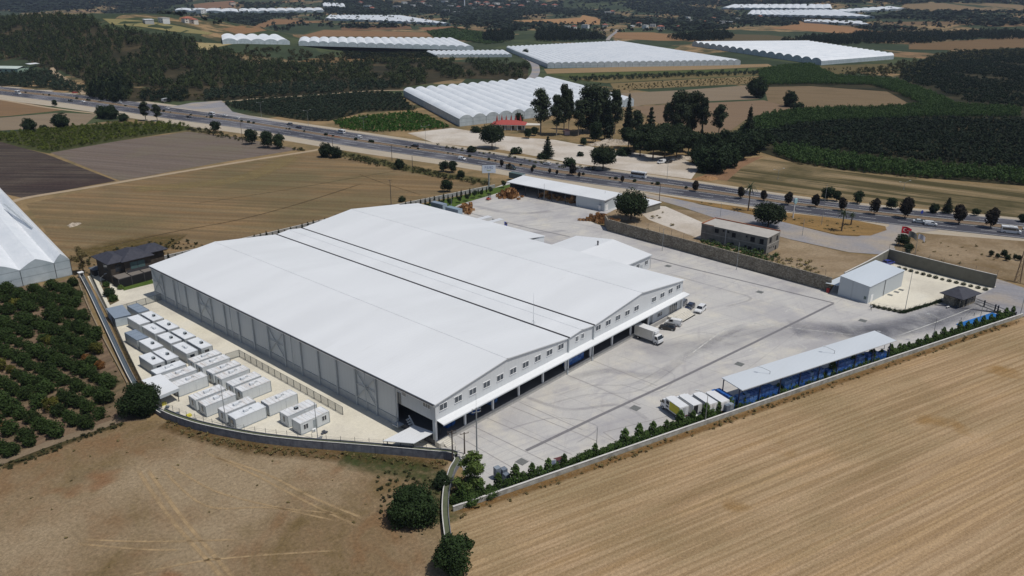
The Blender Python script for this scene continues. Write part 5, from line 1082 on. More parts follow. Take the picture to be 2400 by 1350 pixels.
def bin_mesh(w, l, h):
    mb = MB(); t_ = .05
    mb.box(-w/2+.02, w/2-.02, -l/2+.02, l/2-.02, .12, h-.06)
    mb.box(-w/2, w/2, -l/2, l/2, h-.12, h-.04); mb.box(-w/2, w/2, -l/2, -l/2+t_, h-.04, h); mb.box(-w/2, w/2, l/2-t_, l/2, h-.04, h); mb.box(-w/2, -w/2+t_, -l/2+t_, l/2-t_, h-.04, h); mb.box(w/2-t_, w/2, -l/2+t_, l/2-t_, h-.04, h)
    for x in (-w/2+.1, 0, w/2-.1): mb.box(x-.07, x+.07, -l/2, l/2, 0, .119)
    for x in np.linspace(-w/2+.06, w/2-.06, 5): mb.box(x-.04, x+.04, -l/2-.0, -l/2+.02, .13, h-.13); mb.box(x-.04, x+.04, l/2-.02, l/2, .13, h-.13)
    return mb
BB = bin_mesh(1.08, 1.2, .78).build('blue_crate', M_BLUE); tag(BB, 'blue plastic crate stacked under the long shed roof', 'crate', 'blue crates stacked under the long shed')
def shed_pt(u, v, z): return (51.7+ux*u-uy*v, -38.2+uy*u+ux*v, z)
first = True
for i in range(42):
    u = .9+i*1.17; n = 4 if (i//3) % 5 != 3 else 3
    if i % 12 == 11: continue
    for k in range(n):
        o = BB if first else BB.copy()
        if not first: COL.objects.link(o)
        first = False; o.location = shed_pt(u+.02*math.sin(i*7+k), 1.75+.03*math.sin(i*3+k*2), Y0+.01+.785*k); o.rotation_euler = (0, 0, ca)
        if k == n-1 and i % 6 == 2: o['label'] = 'blue plastic crate, top of its stack near shed post %s' % ordn[min(6, i//6)]
for i in range(5):
    for k in range(4 if i < 4 else 3):
        o = BB.copy(); COL.objects.link(o); o.location = shed_pt(-.75+.05*(i % 2), 1.9+1.25*i, Y0+.01+.785*k); o.rotation_euler = (0, 0, ca); o['label'] = 'blue plastic crate stacked at the left end of the long shed'; o['group'] = 'blue crates at the shed end'
GB = bin_mesh(1.0, 1.1, .62).build('grey_crate', M_GPLAS); tag(GB, 'grey plastic crate in the tall row beside the parked trucks', 'crate', 'grey crates beside the parked trucks'); first = True
for i in range(5):
    for k in range(4):
        for j in range(2):
            o = GB if first else GB.copy()
            if not first: COL.objects.link(o)
            first = False; o.location = shed_pt(-2.05-1.05*j, .9+1.15*i, Y0+.01+.625*k); o.rotation_euler = (0, 0, ca)
for x in range(6):
    for k in range(4):
        o = BB.copy(); COL.objects.link(o); o.location = (42.7+1.12*x, 1.4, 1.205+.785*k); o['label'] = 'blue plastic crate standing in the dock bay under the middle roof'; o['group'] = 'blue crates in the middle dock bay'; o.rotation_euler = (0, 0, 0)
for x, k in ((12.3, 0), (13.5, 0), (13.5, 1), (12.9, 2), (17.8, 0), (19, 0), (18.4, 1), (5.2, 0), (5.2, 1), (6.4, 0)):
    o = BB.copy(); COL.objects.link(o); o.location = (x, 2.4, 1.205+.785*k); o.rotation_euler = (0, 0, .2); o['label'] = 'loose blue crate in the dark loading bay near the corner'; o['group'] = 'loose blue crates in the near bays'
pr = random.Random(3)
for i, (x, y, n) in enumerate([(-.1, -16.3, 5), (1.0, -16.9, 4), (.6, -17.9, 3)]):
    for k in range(n):
        o = GB.copy(); COL.objects.link(o); o.location = (x, y, Y0+.01+.5*k); o.scale = (1.05, .95, .8); o.rotation_euler = (0, 0, -.3+.02*k); o['label'] = 'blue grey steel crate in the little stack by the hedge corner'; o['group'] = 'steel crates at the hedge corner'
# wooden crates
t = NT('crate_wood', .85, .15); oi = t.n.new('ShaderNodeObjectInfo'); k = t.ramp(oi.outputs['Random'], [(0, C(120, 84, 52)), (.5, C(164, 122, 80)), (1, C(196, 156, 112))]); k = t.mix(1.0, k, t.ramp(t.noise(3), [(.3, .75), (.7, 1.15)]), 'MULTIPLY'); t.col(k); M_WOOD = t.mat
mb = MB()
for s in (-1, 1):
    for k in range(4): mb.box(-.6, .6, s*.58-.02, s*.58+.02, .12+.17*k, .25+.17*k); mb.box(s*.58-.02, s*.58+.02, -.56, .56, .12+.17*k, .25+.17*k)
for x in (-.56, .56):
    for y in (-.52, .52): mb.box(x-.045, x+.045, y-.045, y+.045, 0, .8)
for x in np.linspace(-.45, .45, 5): mb.box(x-.09, x+.09, -.55, .55, .1, .13)
mb.box(-.6, .6, -.05, .05, 0, .1)
WB = mb.build('wooden_crate', M_WOOD); tag(WB, 'wooden slatted crate tumbled in the pile beside the loading shed', 'crate', 'wooden crates in the big tumbled pile'); WB.location = tuple(G(1190, 462))[:2]+(GZ,); 
def pile(cx, cy, lx, ly, n, lab, grp, messy=True, rz=0.0):
    rr = random.Random(int(cx*10)); hts = {}
    for i in range(n):
        u, v = (rr.gauss(0, .36) if messy else rr.uniform(-1, 1)), (rr.gauss(0, .36) if messy else rr.uniform(-1, 1))
        u = max(-1, min(1, u)); v = max(-1, min(1, v)); gx, gy = round(u*lx/2.7), round(v*ly/2.7); key = (gx, gy); h = hts.get(key, 0); hts[key] = h+1
        if h > 3: continue
        x, y = gx*1.35+rr.uniform(-.15, .15), gy*1.35+rr.uniform(-.15, .15)
        o = WB.copy(); COL.objects.link(o); c, s = math.cos(rz), math.sin(rz); o.location = (cx+x*c-y*s, cy+x*s+y*c, GZ+.01+.8*h)
        tilt = (.35 if messy and h else .02); o.rotation_euler = (rr.uniform(-tilt, tilt), rr.uniform(-tilt, tilt), rz+(rr.uniform(-.7, .7) if messy else rr.uniform(-.05, .05))); o['label'] = lab; o['group'] = grp
pile(156.5, 122.0, 12, 15, 85, 'wooden slatted crate tumbled in the pile beside the loading shed', 'wooden crates in the big tumbled pile')
pile(127, 118.5, 8, 8, 55, 'wooden slatted crate in the heap beside the grey containers', 'wooden crates by the containers')
pile(151.5, 69.5, 16, 6, 70, 'wooden slatted crate stacked by the stone wall and large pine', 'wooden crates by the stone wall', rz=-1.0)
pile(166.3, 103.2, 2.5, 19, 36, 'wooden crate in the row along the open shed front', 'wooden crates along the open shed', False, math.radians(3))
# grey containers behind the warehouse
for i, (px, py, lb) in enumerate([(1064, 503, 'blue grey container, nearer one behind the warehouse roof'), (1029, 491, 'blue grey container, farther one behind the warehouse roof')]):
    p = G(px, py); c = thing('container', lb, 'container', (p.x, p.y, GZ), math.radians(-1+92))
    mb = MB(); mb.box(-3.4, 3.4, -1.25, 1.25, .12, 2.75); mb.build('body', M_BLUEG if i else plain('blue_container', C(128, 146, 160), .5, .08, .5), c)
    mb = MB()
    for x in np.arange(-3.3, 3.4, .3): mb.box(x-.05, x+.05, -1.3, 1.3, .14, 2.7)
    for x in (-3.4, 3.4): mb.box(x-.06, x+.06, -1.32, 1.32, .0, 2.8)
    mb.build('ribs', M_BLUEG, c); mb = MB(); mb.box(-3.5, -3.461, -1.15, 1.15, .2, 2.6); mb.build('end_door', plain('container_door%d' % i, C(150, 166, 178), .5), c)
# ------------------------------------------------------------------ poles, lamps, flags, signs
M_GALV = plain('galvanised_pole', C(142, 146, 148), .45, .08, 1); M_TIMB = plain('weathered_pole', C(88, 80, 74), .9, .15, 1); M_LHEAD = plain('lamp_head', C(196, 200, 202), .4)
def lamp(label, bx, by, tx, ty, arm=None, group='street lamps of the yard', m=None, z=0.0, base_r=.09):
    p = G(bx, by); h = Hz(bx, by, ty); r = thing('street_lamp', label, 'lamp post', (p.x, p.y, z), 0, group)
    mb = MB(); mb.tube([(0, 0, 0), (0, 0, h)], [base_r, base_r*.6], 8); mb.box(-.2, .2, -.2, .2, 0, .12); mb.build('pole', m or M_GALV, r)
    if arm:
        for dx, dy, dz in arm:
            mb = MB(); mb.tube([(0, 0, h), (dx, dy, h+dz)], [.05, .04], 6); mb.build('arm', m or M_GALV, r)
            d = Vector((dx, dy, 0)).normalized(); mb = MB(); e = Vector((dx, dy, h+dz)); mb.bar(e-d*.1, e+d*.65+Vector((0, 0, .06)), .28, .12); mb.build('lamp_head', M_LHEAD, r)
    return r
rgt = Vector((RT[0], RT[1], 0)).normalized()
for bx, by, ty, arm, lb in [(1397, 1068, 1002, None, 'thin lamp post by the hedge, nearest the picnic table'), (1652, 995, 925, [(-1.2, 1.6, .9)], 'lamp post rising behind the open rear truck'), (1797, 930, 870, [(-1.0, 1.8, .8)], 'lamp post in front of the crate shed, left one'), (1947, 880, 822, [(-1.0, 1.8, .8)], 'lamp post in front of the crate shed, middle one'), (2072, 818, 784, [(-.6, 1.5, .5)], 'lamp post in front of the crate shed, right one'), (2184, 803, 745, [(-1.2, 1.6, .9)], 'lamp post between the crate shed and the weighbridge'), (2292, 768, 716, None, 'lamp post standing beside the blue weighbridge'), (2391, 738, 686, None, 'lamp post at the gate end of the hedge'),
    (2121, 727, 632, None, 'tall leaning lamp post in the guard court'), (1726, 632, 568, None, 'lamp post in front of the stone wall below the block'), (1552, 588, 535, None, 'lamp post at the upper end of the stone wall'), (238, 668, 652, [(1.6, .4, .8)], 'bent lamp post beside the dark roofed house'), (531, 998, 905, None, 'thin mast among the cabins by the curved wall'), (745, 1031, 942, None, 'thin mast beside the windowed cabin'), (378, 908, 885, None, 'short mast on the square white canopy'), (1275, 470, 430, None, 'thin mast in front of the open loading shed'), (1417, 480, 447, None, 'thin mast at the corner of the loading shed'), (1058, 490, 450, None, 'thin lamp post by the rear lawn'), (1688, 508, 476, None, 'thin post by the service road, left one'), (1880, 553, 513, None, 'thin post by the service road, right one'), (1925, 527, 432, None, 'tall lighting mast on the grass island')]:
    lamp(lb, bx, by, None, ty, arm)
for bx, by, ty, s, lb in [(613, 274, 241, 1.9, 'double armed street lamp beyond the highway, at the olive grove'), (723, 294, 260, 1.9, 'double armed street lamp beyond the highway, among roadside bushes'), (853, 305, 277, 1.9, 'double armed street lamp at the bright green crop'), (998, 342, 297, 1.9, 'double armed street lamp on the median by the black suv'), (1161, 352, 321, 1.9, 'double armed street lamp in front of the round pine'), (1823, 420, 399, 1.9, 'double armed street lamp in the striped field'), (2118, 444, 428, 1.9, 'short lamp in the striped field far right')]:
    lamp(lb, bx, by, None, ty, [(rgt.x*s, rgt.y*s, .9), (-rgt.x*s, -rgt.y*s, .3)], 'double lamps along the highway')
lamp('tall single lamp on the gravel side of the highway', 1563, 422, None, 376, [(rgt.x*2, rgt.y*2, .5)], 'double lamps along the highway')
def upole(label, bx, by, ty, arms=(0,), m=None, extra=0.0):
    p = GT(bx, by) if by < 215 else G(bx, by); h = Hz(bx, by, ty) if by >= 215 else 9.0; r = thing('utility_pole', label, 'pole', p, YAW*-1+.4, 'utility poles round the plant')
    mb = MB(); mb.tube([(0, 0, 0), (0, 0, h)], [.16, .11], 8); mb.build('pole', m or M_TIMB, r)
    for a in arms:
        mb = MB(); mb.box(-.9, .9, -.05, .05, h-.35-a, h-.25-a)
        for x in (-.8, 0, .8): mb.tube([(x, 0, h-.25-a), (x, 0, h-.02-a)], .05, 6)
        mb.build('cross_arm', m or M_TIMB, r)
    if extra: mb = MB(); mb.tube([(0, 0, h), (0, 0, h+extra)], .02, 5); mb.build('rod', M_GALV, r)
    return r
for bx, by, ty, ar, e, lb in [(1118, 1082, 956, (0, .6), 3.0, 'tall grey utility pole with crossarm in front of the dock'), (1061, 1082, 1008, (0, .5), 0, 'utility pole with insulators at the channel corner'), (1089, 1064, 1013, (0,), 0, 'slim utility pole between the two taller ones'), (569, 334, 287, (0,), 0, 'dark utility pole among the roadside trees'), (780, 346, 322, (), 0, 'short pole by the farm road end'), (919, 378, 340, (0,), 0, 'utility pole at the weedy verge'), (967, 397, 365, (), 0, 'thin pole in the weedy verge'), (917, 481, 421, (0,), 0, 'pale pole rising behind the warehouse roof'), (329, 268, 246, (), 0, 'small pole by the highway fields'), (138, 175, 142, (0,), 0, 'pole on the wooded slope, upper one'), (170, 195, 172, (0,), 0, 'pole on the wooded slope, lower one'), (1545, 472, 430, (0,), 0, 'lattice like pole behind the small shed')]: upole(lb, bx, by, ty, ar, M_GALV if by > 1081 and bx > 1100 else None, e)
p = G(2384, 662); h = Hz(2384, 662, 588); r = thing('lattice_pylon', 'rusty lattice pylon at the right edge beside the service road', 'pylon', (p.x, p.y, 0), .3)
mb = MB()
for k in range(6):
    z0, z1 = h*k/6, h*(k+1)/6; w0, w1 = .75-.09*k, .75-.09*(k+1)
    c0 = [(sx*w0, sy*w0, z0) for sx, sy in ((-1, -1), (1, -1), (1, 1), (-1, 1))]; c1 = [(sx*w1, sy*w1, z1) for sx, sy in ((-1, -1), (1, -1), (1, 1), (-1, 1))]
    for i in range(4): mb.bar(c0[i], c1[i], .09); mb.bar(c0[i], c1[(i+1) % 4], .05); mb.bar(c1[i], c1[(i+1) % 4], .05)
mb.build('lattice', plain('rusty_steel', C(96, 76, 66), .8, .2, 1), r)
def flag(label, bx, by, ty, c, w, emblem=None, sag=.25):
    p = G(bx, by); h = Hz(bx, by, ty); r = thing('flag_pole', label, 'flag', (p.x, p.y, .1))
    mb = MB(); mb.tube([(0, 0, 0), (0, 0, h)], [.09, .05], 8); mb.build('pole', M_GALV, r)
    mb = MB(); n = 12; hh = w*.66; vs = []
    for i in range(n+1):
        u = i/n; q = rgt*(u*w)+Vector((-rgt.y, rgt.x, 0))*(.22*math.sin(u*7)); dz = -sag*w*u*u-.05*math.sin(u*9)
        for j in range(7): vs.append((q.x, q.y, h-.15-hh*j/6+dz))
    mb.add(vs, [(i*7+j, i*7+j+1, i*7+8+j, i*7+7+j) for i in range(n) for j in range(6)]); fl = mb.build('flag_cloth', plain('flag_cloth', c, .8, .08, 2), r, fix=False)
    if emblem:
        me = MB(); nrm = Vector((rgt.y, -rgt.x, 0))
        def at(u, v):
            q = rgt*(u*w)+Vector((-rgt.y, rgt.x, 0))*(.22*math.sin(u*7)); return Vector((q.x, q.y, h-.15-hh*v-sag*w*u*u-.05*math.sin(u*9)))
        R1, R2, k = .25, .2, 24
        out = [(.36+R1*.66*math.cos(a), .5+R1*math.sin(a)) for a in np.linspace(.62, 2*PI-.62, k)]; inn = [(.40+R2*.66*math.cos(a), .5+R2*math.sin(a)) for a in np.linspace(.75, 2*PI-.75, k)]
        st = [(.60+(.1 if i % 2 == 0 else .04)*.66*math.cos(PI+i*PI/5), .5+(.1 if i % 2 == 0 else .04)*math.sin(PI+i*PI/5)) for i in range(10)]
        for s in (1, -1):
            o_ = nrm*.03*s; n0 = len(me.v); me.add([at(*q)+o_ for q in out]+[at(*q)+o_ for q in inn], [(i, i+1, k+i+1, k+i) for i in range(k-1)]); me.add([at(.60, .5)+o_]+[at(*q)+o_ for q in st], [(0, i+1, (i+1) % 10+1) for i in range(10)])
        me.build('emblem', P_WHITE, fl, fix=False)
flag('red flag with white crescent and star on a pole at the junction', 2106, 577, 530, C(186, 24, 44), 3.6, True, .3)
flag('dark drooping flag half hidden behind the red flag', 2124, 579, 541, C(96, 100, 100), 3.2, None, .5)
flag('pale grey flag on the right hand pole of the junction', 2144, 596, 548, C(176, 176, 186), 2.6, None, .5)
# billboard of the plant
p = G(1146, 444); h = Hz(1146, 444, 386); hb = Hz(1146, 444, 405); bz = math.radians(-23)
bb = thing('billboard', 'white roadside billboard on a single grey pole behind the loading yard', 'sign', (p.x, p.y, 0), bz+math.radians(-20))
mb = MB(); mb.tube([(0, .0, 0), (0, 0, hb+.3)], .38, 14); mb.build('pole', M_GALV, bb); bw = 3.0
mb = MB(); mb.box(-bw, bw, -.5, .5, hb, h); mb.build('panel', plain('sign_white', C(214, 220, 230), .5, .04, .5), bb)
mb = MB(); mb.box(-bw-.03, bw+.03, -.52, .52, h+.002, h+.12); mb.box(-bw-.08, -bw-.002, -.52, .52, hb, h); mb.build('panel_frame', M_GUT, bb)
def strokes(mb, segs, x0, z0, w, hgt, y, th):
    for (a, b_), (c, d) in segs: mb.bar((x0+a*w, y, z0+b_*hgt), (x0+c*w, y, z0+d*hgt), .04, th)
LET = {'F': [((0, 0), (0, 1)), ((0, 1), (1, 1)), ((0, .52), (.8, .52))], 'E': [((0, 0), (0, 1)), ((0, 1), (1, 1)), ((0, .52), (.8, .52)), ((0, 0), (1, 0))], 'R': [((0, 0), (0, 1)), ((0, 1), (.85, 1)), ((.85, 1), (1, .75)), ((1, .75), (.85, .5)), ((.85, .5), (0, .5)), ((.4, .5), (1, 0))], 'O': [((0, 0), (0, 1)), ((0, 1), (1, 1)), ((1, 1), (1, 0)), ((1, 0), (0, 0))]}
mb = MB(); hh = (h-hb)
for i, ch in enumerate('FERO'): strokes(mb, LET[ch], -1.75+.98*i, hb+hh*.56, .62, hh*.26, -.53, .16)
mb.build('lettering', plain('sign_letters', C(120, 134, 166), .5), bb)
mb = MB(); arc = [(1.0*math.cos(a), -.53, hb+hh*.48+.62*math.sin(a)) for a in np.linspace(PI+.45, 2*PI-.45, 14)]
for a, b_ in zip(arc, arc[1:]): mb.bar(a, b_, .04, .2)
mb.build('smile_mark', plain('sign_smile', C(150, 160, 70), .5), bb)
p = G(1858, 512); h = Hz(1858, 512, 466); r = thing('totem_sign', 'white and teal totem sign on the grass island', 'sign', (p.x, p.y, .13), bz)
mb = MB(); mb.tube([(0, 0, 0), (0, 0, h*.6), (.3, 0, h*.9)], [.28, .24, .24], 10); mb.build('pole', P_WHITE, r); mb = MB(); mb.profx([(-.6, h*.8), (-.3, h*.98), (.9, h), (1.1, h*.86), (.4, h*.7)], -.35, .35); mb.build('head', plain('teal_panel', C(150, 184, 190), .4), r, bevel=.08)
p = G(2158, 512); r = thing('road_sign', 'small round blue road sign on the median', 'sign', (p.x, p.y, .12), bz); mb = MB(); mb.tube([(0, 0, 0), (0, 0, 2.6)], .05, 6); mb.build('pole', M_GALV, r); mb = MB(); mb.tube([(0, -.06, 2.5), (0, -.02, 2.5)], .75, 20); mb.build('disc', plain('sign_blue', C(36, 60, 150), .4), r)
p = G(1297, 1104); r = thing('notice_sign', 'small blue and white notice board by the hedge', 'sign', (p.x, p.y, Y0), -.6); mb = MB(); mb.tube([(0, 0, 0), (0, 0, 2.4)], .04, 6); mb.build('pole', M_GALV, r)
mb = MB(); mb.box(-.45, .45, -.06, -.03, 1.3, 2.4); mb.build('board', plain('notice_white', C(200, 206, 214), .5), r); mb = MB()
for i in range(4): mb.box(-.35, .35, -.075, -.061, 1.45+.22*i, 1.56+.22*i)
mb.build('print', plain('notice_blue', C(92, 108, 150), .5), r)
p = G(1232, 1122); r = thing('hydrant_post', 'short grey post with a tap head by the hedge', 'post', (p.x, p.y, Y0)); mb = MB(); mb.tube([(0, 0, 0), (0, 0, 1.1)], .05, 6); mb.build('pole', M_GALV, r); mb = MB(); mb.box(-.3, .3, -.05, .05, 1.1, 1.2); mb.build('head', M_GALV, r)
r = thing('picnic_table', 'small dark red picnic table with benches on the yard', 'picnic table', (12.0, -21.4, GZ), -.35); M_MAR = plain('maroon_wood', C(92, 52, 54), .7, .15, 2)
mb = MB(); 
for i in range(5): mb.box(-1, 1, -.42+.17*i, -.27+.17*i, .72, .77)
mb.build('table_top', M_MAR, r)
for s in (-1, 1):
    mb = MB(); mb.box(-1, 1, s*.8-.14, s*.8+.14, .42, .47); mb.build('bench', M_MAR, r)
    mb = MB(); mb.bar((s*.7, -.8, 0), (s*.7, .25, .72), .08); mb.bar((s*.7, .8, 0), (s*.7, -.25, .72), .08); mb.box(s*.7-.04, s*.7+.04, -.85, .85, .36, .42); mb.build('frame', M_TRIM, r)
r = thing('garden_bench', 'small white bench standing at the guard house wall', 'bench', tuple(G(2221, 722, Y0))[:2]+(GZ,), -.3); mb = MB(); mb.box(-.6, .6, -.2, .2, .4, .46); mb.build('seat', P_WHITE, r); mb = MB(); mb.box(-.5, -.42, -.18, .18, 0, .399); mb.box(.42, .5, -.18, .18, 0, .399); mb.build('frame', M_TRIM, r)
# ------------------------------------------------------------------ the man walking across the yard
def person(label, loc, rz, shirt, trousers):
    r = thing('person', label, 'person', loc, rz)
    J = {'pel': (0, 0, .95, .14), 'wai': (0, 0, 1.1, .13), 'che': (.02, 0, 1.3, .155), 'nec': (.03, 0, 1.47, .065), 'hea': (.05, 0, 1.6, .095), 'top': (.05, 0, 1.7, .08),
         'sl': (.02, .19, 1.41, .06), 'el': (-.12, .24, 1.16, .045), 'hl': (-.02, .25, .93, .038), 'fl': (.02, .25, .84, .03), 'sr': (.02, -.19, 1.41, .06), 'er': (.06, -.24, 1.15, .045), 'hr': (.24, -.24, .98, .038), 'fr': (.3, -.24, .9, .03),
         'pl': (0, .1, .88, .1), 'kl': (.2, .1, .5, .065), 'al': (.28, .1, .09, .045), 'tl': (.44, .1, .05, .04), 'pr': (0, -.1, .88, .1), 'kr': (-.06, -.1, .49, .065), 'ar': (-.34, -.1, .14, .045), 'tr': (-.26, -.1, .05, .04)}
    ks = list(J); E_ = [('pel', 'wai'), ('wai', 'che'), ('che', 'nec'), ('nec', 'hea'), ('hea', 'top'), ('che', 'sl'), ('sl', 'el'), ('el', 'hl'), ('hl', 'fl'), ('che', 'sr'), ('sr', 'er'), ('er', 'hr'), ('hr', 'fr'), ('pel', 'pl'), ('pl', 'kl'), ('kl', 'al'), ('al', 'tl'), ('pel', 'pr'), ('pr', 'kr'), ('kr', 'ar'), ('ar', 'tr')]
    me = bpy.data.meshes.new('body'); me.from_pydata([J[k][:3] for k in ks], [(ks.index(a), ks.index(b)) for a, b in E_], [])
    o = bpy.data.objects.new('body', me); COL.objects.link(o); o.parent = r
    sk = o.modifiers.new('skin', 'SKIN'); sk.use_smooth_shade = True
    for i, k in enumerate(ks): me.skin_vertices[0].data[i].radius = (J[k][3], J[k][3])
    me.skin_vertices[0].data[0].use_root = True
    o.modifiers.new('sub', 'SUBSURF').render_levels = 1
    t = NT('person_skin_and_clothes', .8, .2); z = t.sep(t.objco(), 2); c = t.ramp(t.math('MULTIPLY', z, .5), [(0.0, C(40, 38, 38)), (.05, trousers), (.5, shirt), (.74, C(176, 128, 100))], 'CONSTANT'); t.col(c); me.materials.append(t.mat)
    mb = MB(); mb.tube([(.04, 0, 1.66), (.03, 0, 1.74), (.02, 0, 1.79)], [.105, .09, .03], 10); mb.build('hair', M_TRIM, r, smooth=True)
person('man in white shirt and dark trousers striding across the yard', tuple(G(2041, 727, Y0))[:2]+(GZ,), math.radians(-150), C(206, 206, 206), C(58, 54, 58))
for i, (x, y, z_, c, lb) in enumerate([(760, 1017, 0, (74, 78, 86), 'dark folded hand truck lying near the windowed cabin'), (752, 1030, 0, (126, 128, 130), 'grey paving slab pile by the curved wall mast'), (392, 958, 0, (96, 106, 116), 'dark rubber mats piled beside the channel bend'), (418, 970, 0, (88, 94, 106), 'low pile of pipes beside the curved wall'), (452, 984, 0, (134, 134, 128), 'loose rubble heap by the second yellow crate')]):
    p = G(x, y); r = thing('yard_clutter', lb, 'clutter', (p.x, p.y, GZ), .4*i); rr = random.Random(i)
    for k in range(4): mb = MB(); a = rr.uniform(-.6, .6); b_ = rr.uniform(-.4, .4); mb.box(a-.35, a+.35, b_-.25, b_+.25, .0+.12*k, .11+.12*k); mb.move(rz=rr.uniform(-.3, .3)); mb.build('piece', plain('clutter%d%d' % (i, k), C(*c), .8, .15, 2), r)
# ------------------------------------------------------------------ greenhouses
t = NT('greenhouse_film', .4, .35); k = t.ramp(t.noise(.06, None, 5, .6), [(.3, C(214, 219, 224)), (.7, C(230, 233, 236))]); k = t.mix(t.ramp(t.noise(1, t.map(t.pos, .6, (.3, .05, 1)), 4, .6), [(.5, 0.0), (.75, .25)]), k, C(172, 182, 190)); t.col(k); M_FILM = t.mat
t = NT('greenhouse_wall_film', .4, .4); k = t.ramp(t.noise(.25, None, 5, .6), [(.3, C(160, 172, 178)), (.7, C(190, 200, 206))]); hb = t.math('FRACT', t.math('MULTIPLY', t.sep(t.pos, 2), .42)); k = t.mix(t.math('MULTIPLY', t.math('LESS_THAN', hb, .1), .5), k, C(112, 122, 130)); t.col(k); M_FILMW = t.mat
def greenhouse(label, q, spans, eave, rise, gut=True, world=False, post=True, point=False):
    FL, FR, BL, BR = [Vector((p[0], p[1], 0)) if world else GT(*p) for p in q]
    r = thing('greenhouse', label, 'greenhouse', FL); o = FL
    us = [i/spans for i in range(spans+1)] if isinstance(spans, int) else spans
    P = lambda a, b, u: a+(b-a)*u-o
    roof, gab, gab2, gt_, pst = MB(), MB(), MB(), MB(), MB(); N = 8
    for i in range(len(us)-1):
        u0, u1 = us[i], us[i+1]; ring = []
        for k in range(N+1):
            f = k/N; z = eave+rise*(1-abs(2*f-1)**(1.25 if point else 2.2)); u = u0+(u1-u0)*f; ring.append((P(FL, FR, u)+Vector((0, 0, z)), P(BL, BR, u)+Vector((0, 0, z))))
        for k in range(N): roof.add([ring[k][0], ring[k+1][0], ring[k+1][1], ring[k][1]], [(0, 1, 2, 3)])
        for s, (a, b) in enumerate(((FL, FR), (BL, BR))):
            (gab2 if s else gab).add([P(a, b, u0), P(a, b, u1)]+[x[s] for x in ring[::-1]], [tuple(range(N+3))])
        if post: 
            a = P(FL, FR, u0); d = (P(FL, FR, u0)-P(BL, BR, u0)).normalized()*.06; pst.bar(a+d, a+d+Vector((0, 0, eave)), .12)
        if gut and i: gt_.bar(ring[0][0]+Vector((0, 0, .06)), ring[0][1]+Vector((0, 0, .06)), .55, .1)
    roof.build('roof_film', M_FILM, r, smooth=True, fix=False); gab.build('gable_film', M_FILMW, r, fix=False); gab2.build('gable_film', M_FILMW, r, fix=False)
    for a, b in ((FL, BL), (FR, BR)):
        mb = MB(); mb.add([a-o, b-o, b-o+Vector((0, 0, eave)), a-o+Vector((0, 0, eave))], [(0, 1, 2, 3)]); mb.build('side_film', M_FILMW, r, fix=False)
    if gt_.v: gt_.build('gutters', M_STEELG, r)
    if pst.v: pst.build('frame', M_POST, r)
    return r
A_, B_, C_ = G(1077, 297), G(946, 226), G(1292, 196); D_ = A_+(C_-B_)
greenhouse('ribbed white greenhouse of fifteen long vaults beyond the highway', [A_, D_, B_, C_], 15, 5.0, 2.2, world=True)
greenhouse('largest white greenhouse block behind the tan field', [(1283, 160), (1735, 153), (1187, 119), (1452, 105)], 28, 5.0, 1.8, gut=False)
greenhouse('greenhouse with rounded end arches right of the largest block', [(1622, 108), (1924, 153), (1890, 106), (2094, 139)], 17, 5.0, 3.0)
greenhouse('long low greenhouse of nineteen gables in the middle distance', [(700, 107), (1110, 118), (704, 97), (1062, 97)], 19, 4.5, 2.2, gut=False)
greenhouse('short greenhouse of five gables at the foot of the wooded slope', [(522, 104), (680, 105), (520, 92), (656, 92)], 5, 4.5, 2.4, gut=False)
greenhouse('lowest white greenhouse strip beside the grey lane', [(1022, 135), (1200, 134), (1000, 126), (1182, 124)], 16, 3.0, 1.6, gut=False)
greenhouse('far white greenhouse below the village', [(762, 48), (1056, 61), (772, 40), (940, 41)], 20, 5, 2.2, False, post=False)
greenhouse('far greenhouse band, left part with wavy roofs', [(410, 28), (560, 32), (414, 24), (556, 25)], 4, 5, 3, False, post=False)
greenhouse('far greenhouse band, right part with wavy roofs', [(562, 31), (760, 29), (560, 25), (756, 23)], 9, 5, 3, False, post=False)
greenhouse('small far greenhouse on the dark hillside', [(758, 18), (812, 21), (756, 10), (806, 12)], 5, 5, 2, False, post=False)
greenhouse('far right greenhouse, uppermost of the white bands', [(1690, 22), (1950, 24), (1716, 14), (1946, 14)], 14, 5, 2, False, post=False)
greenhouse('far right greenhouse, broad middle white band', [(1750, 38), (2050, 44), (1760, 28), (1940, 27)], 16, 5, 2, False, post=False)
greenhouse('far right greenhouse, thin strip pointing right', [(1945, 34), (2125, 24), (1945, 28), (2090, 19)], 8, 5, 2, False, post=False)
greenhouse('far right greenhouse, lowest strip above the orange field', [(1886, 54), (2040, 62), (1880, 49), (2020, 54)], 8, 4, 1.6, False, post=False)
greenhouse('big white plastic greenhouse at the left edge', [(-8.8, 156.2), (-60, 158.5), (9.5, 285), (-42, 288)], [0, .088, .27, .452, .634, .816, 1.0], 5.0, 2.4, gut=False, world=True, point=True)
mb = MB(); mb.bar(G(76, 534, 7.2), G(10, 478, 7.2), .5, .22); tag(mb.build('roof_vent', M_STEELG), 'dark open vent seam along the left greenhouse roof', 'vent')
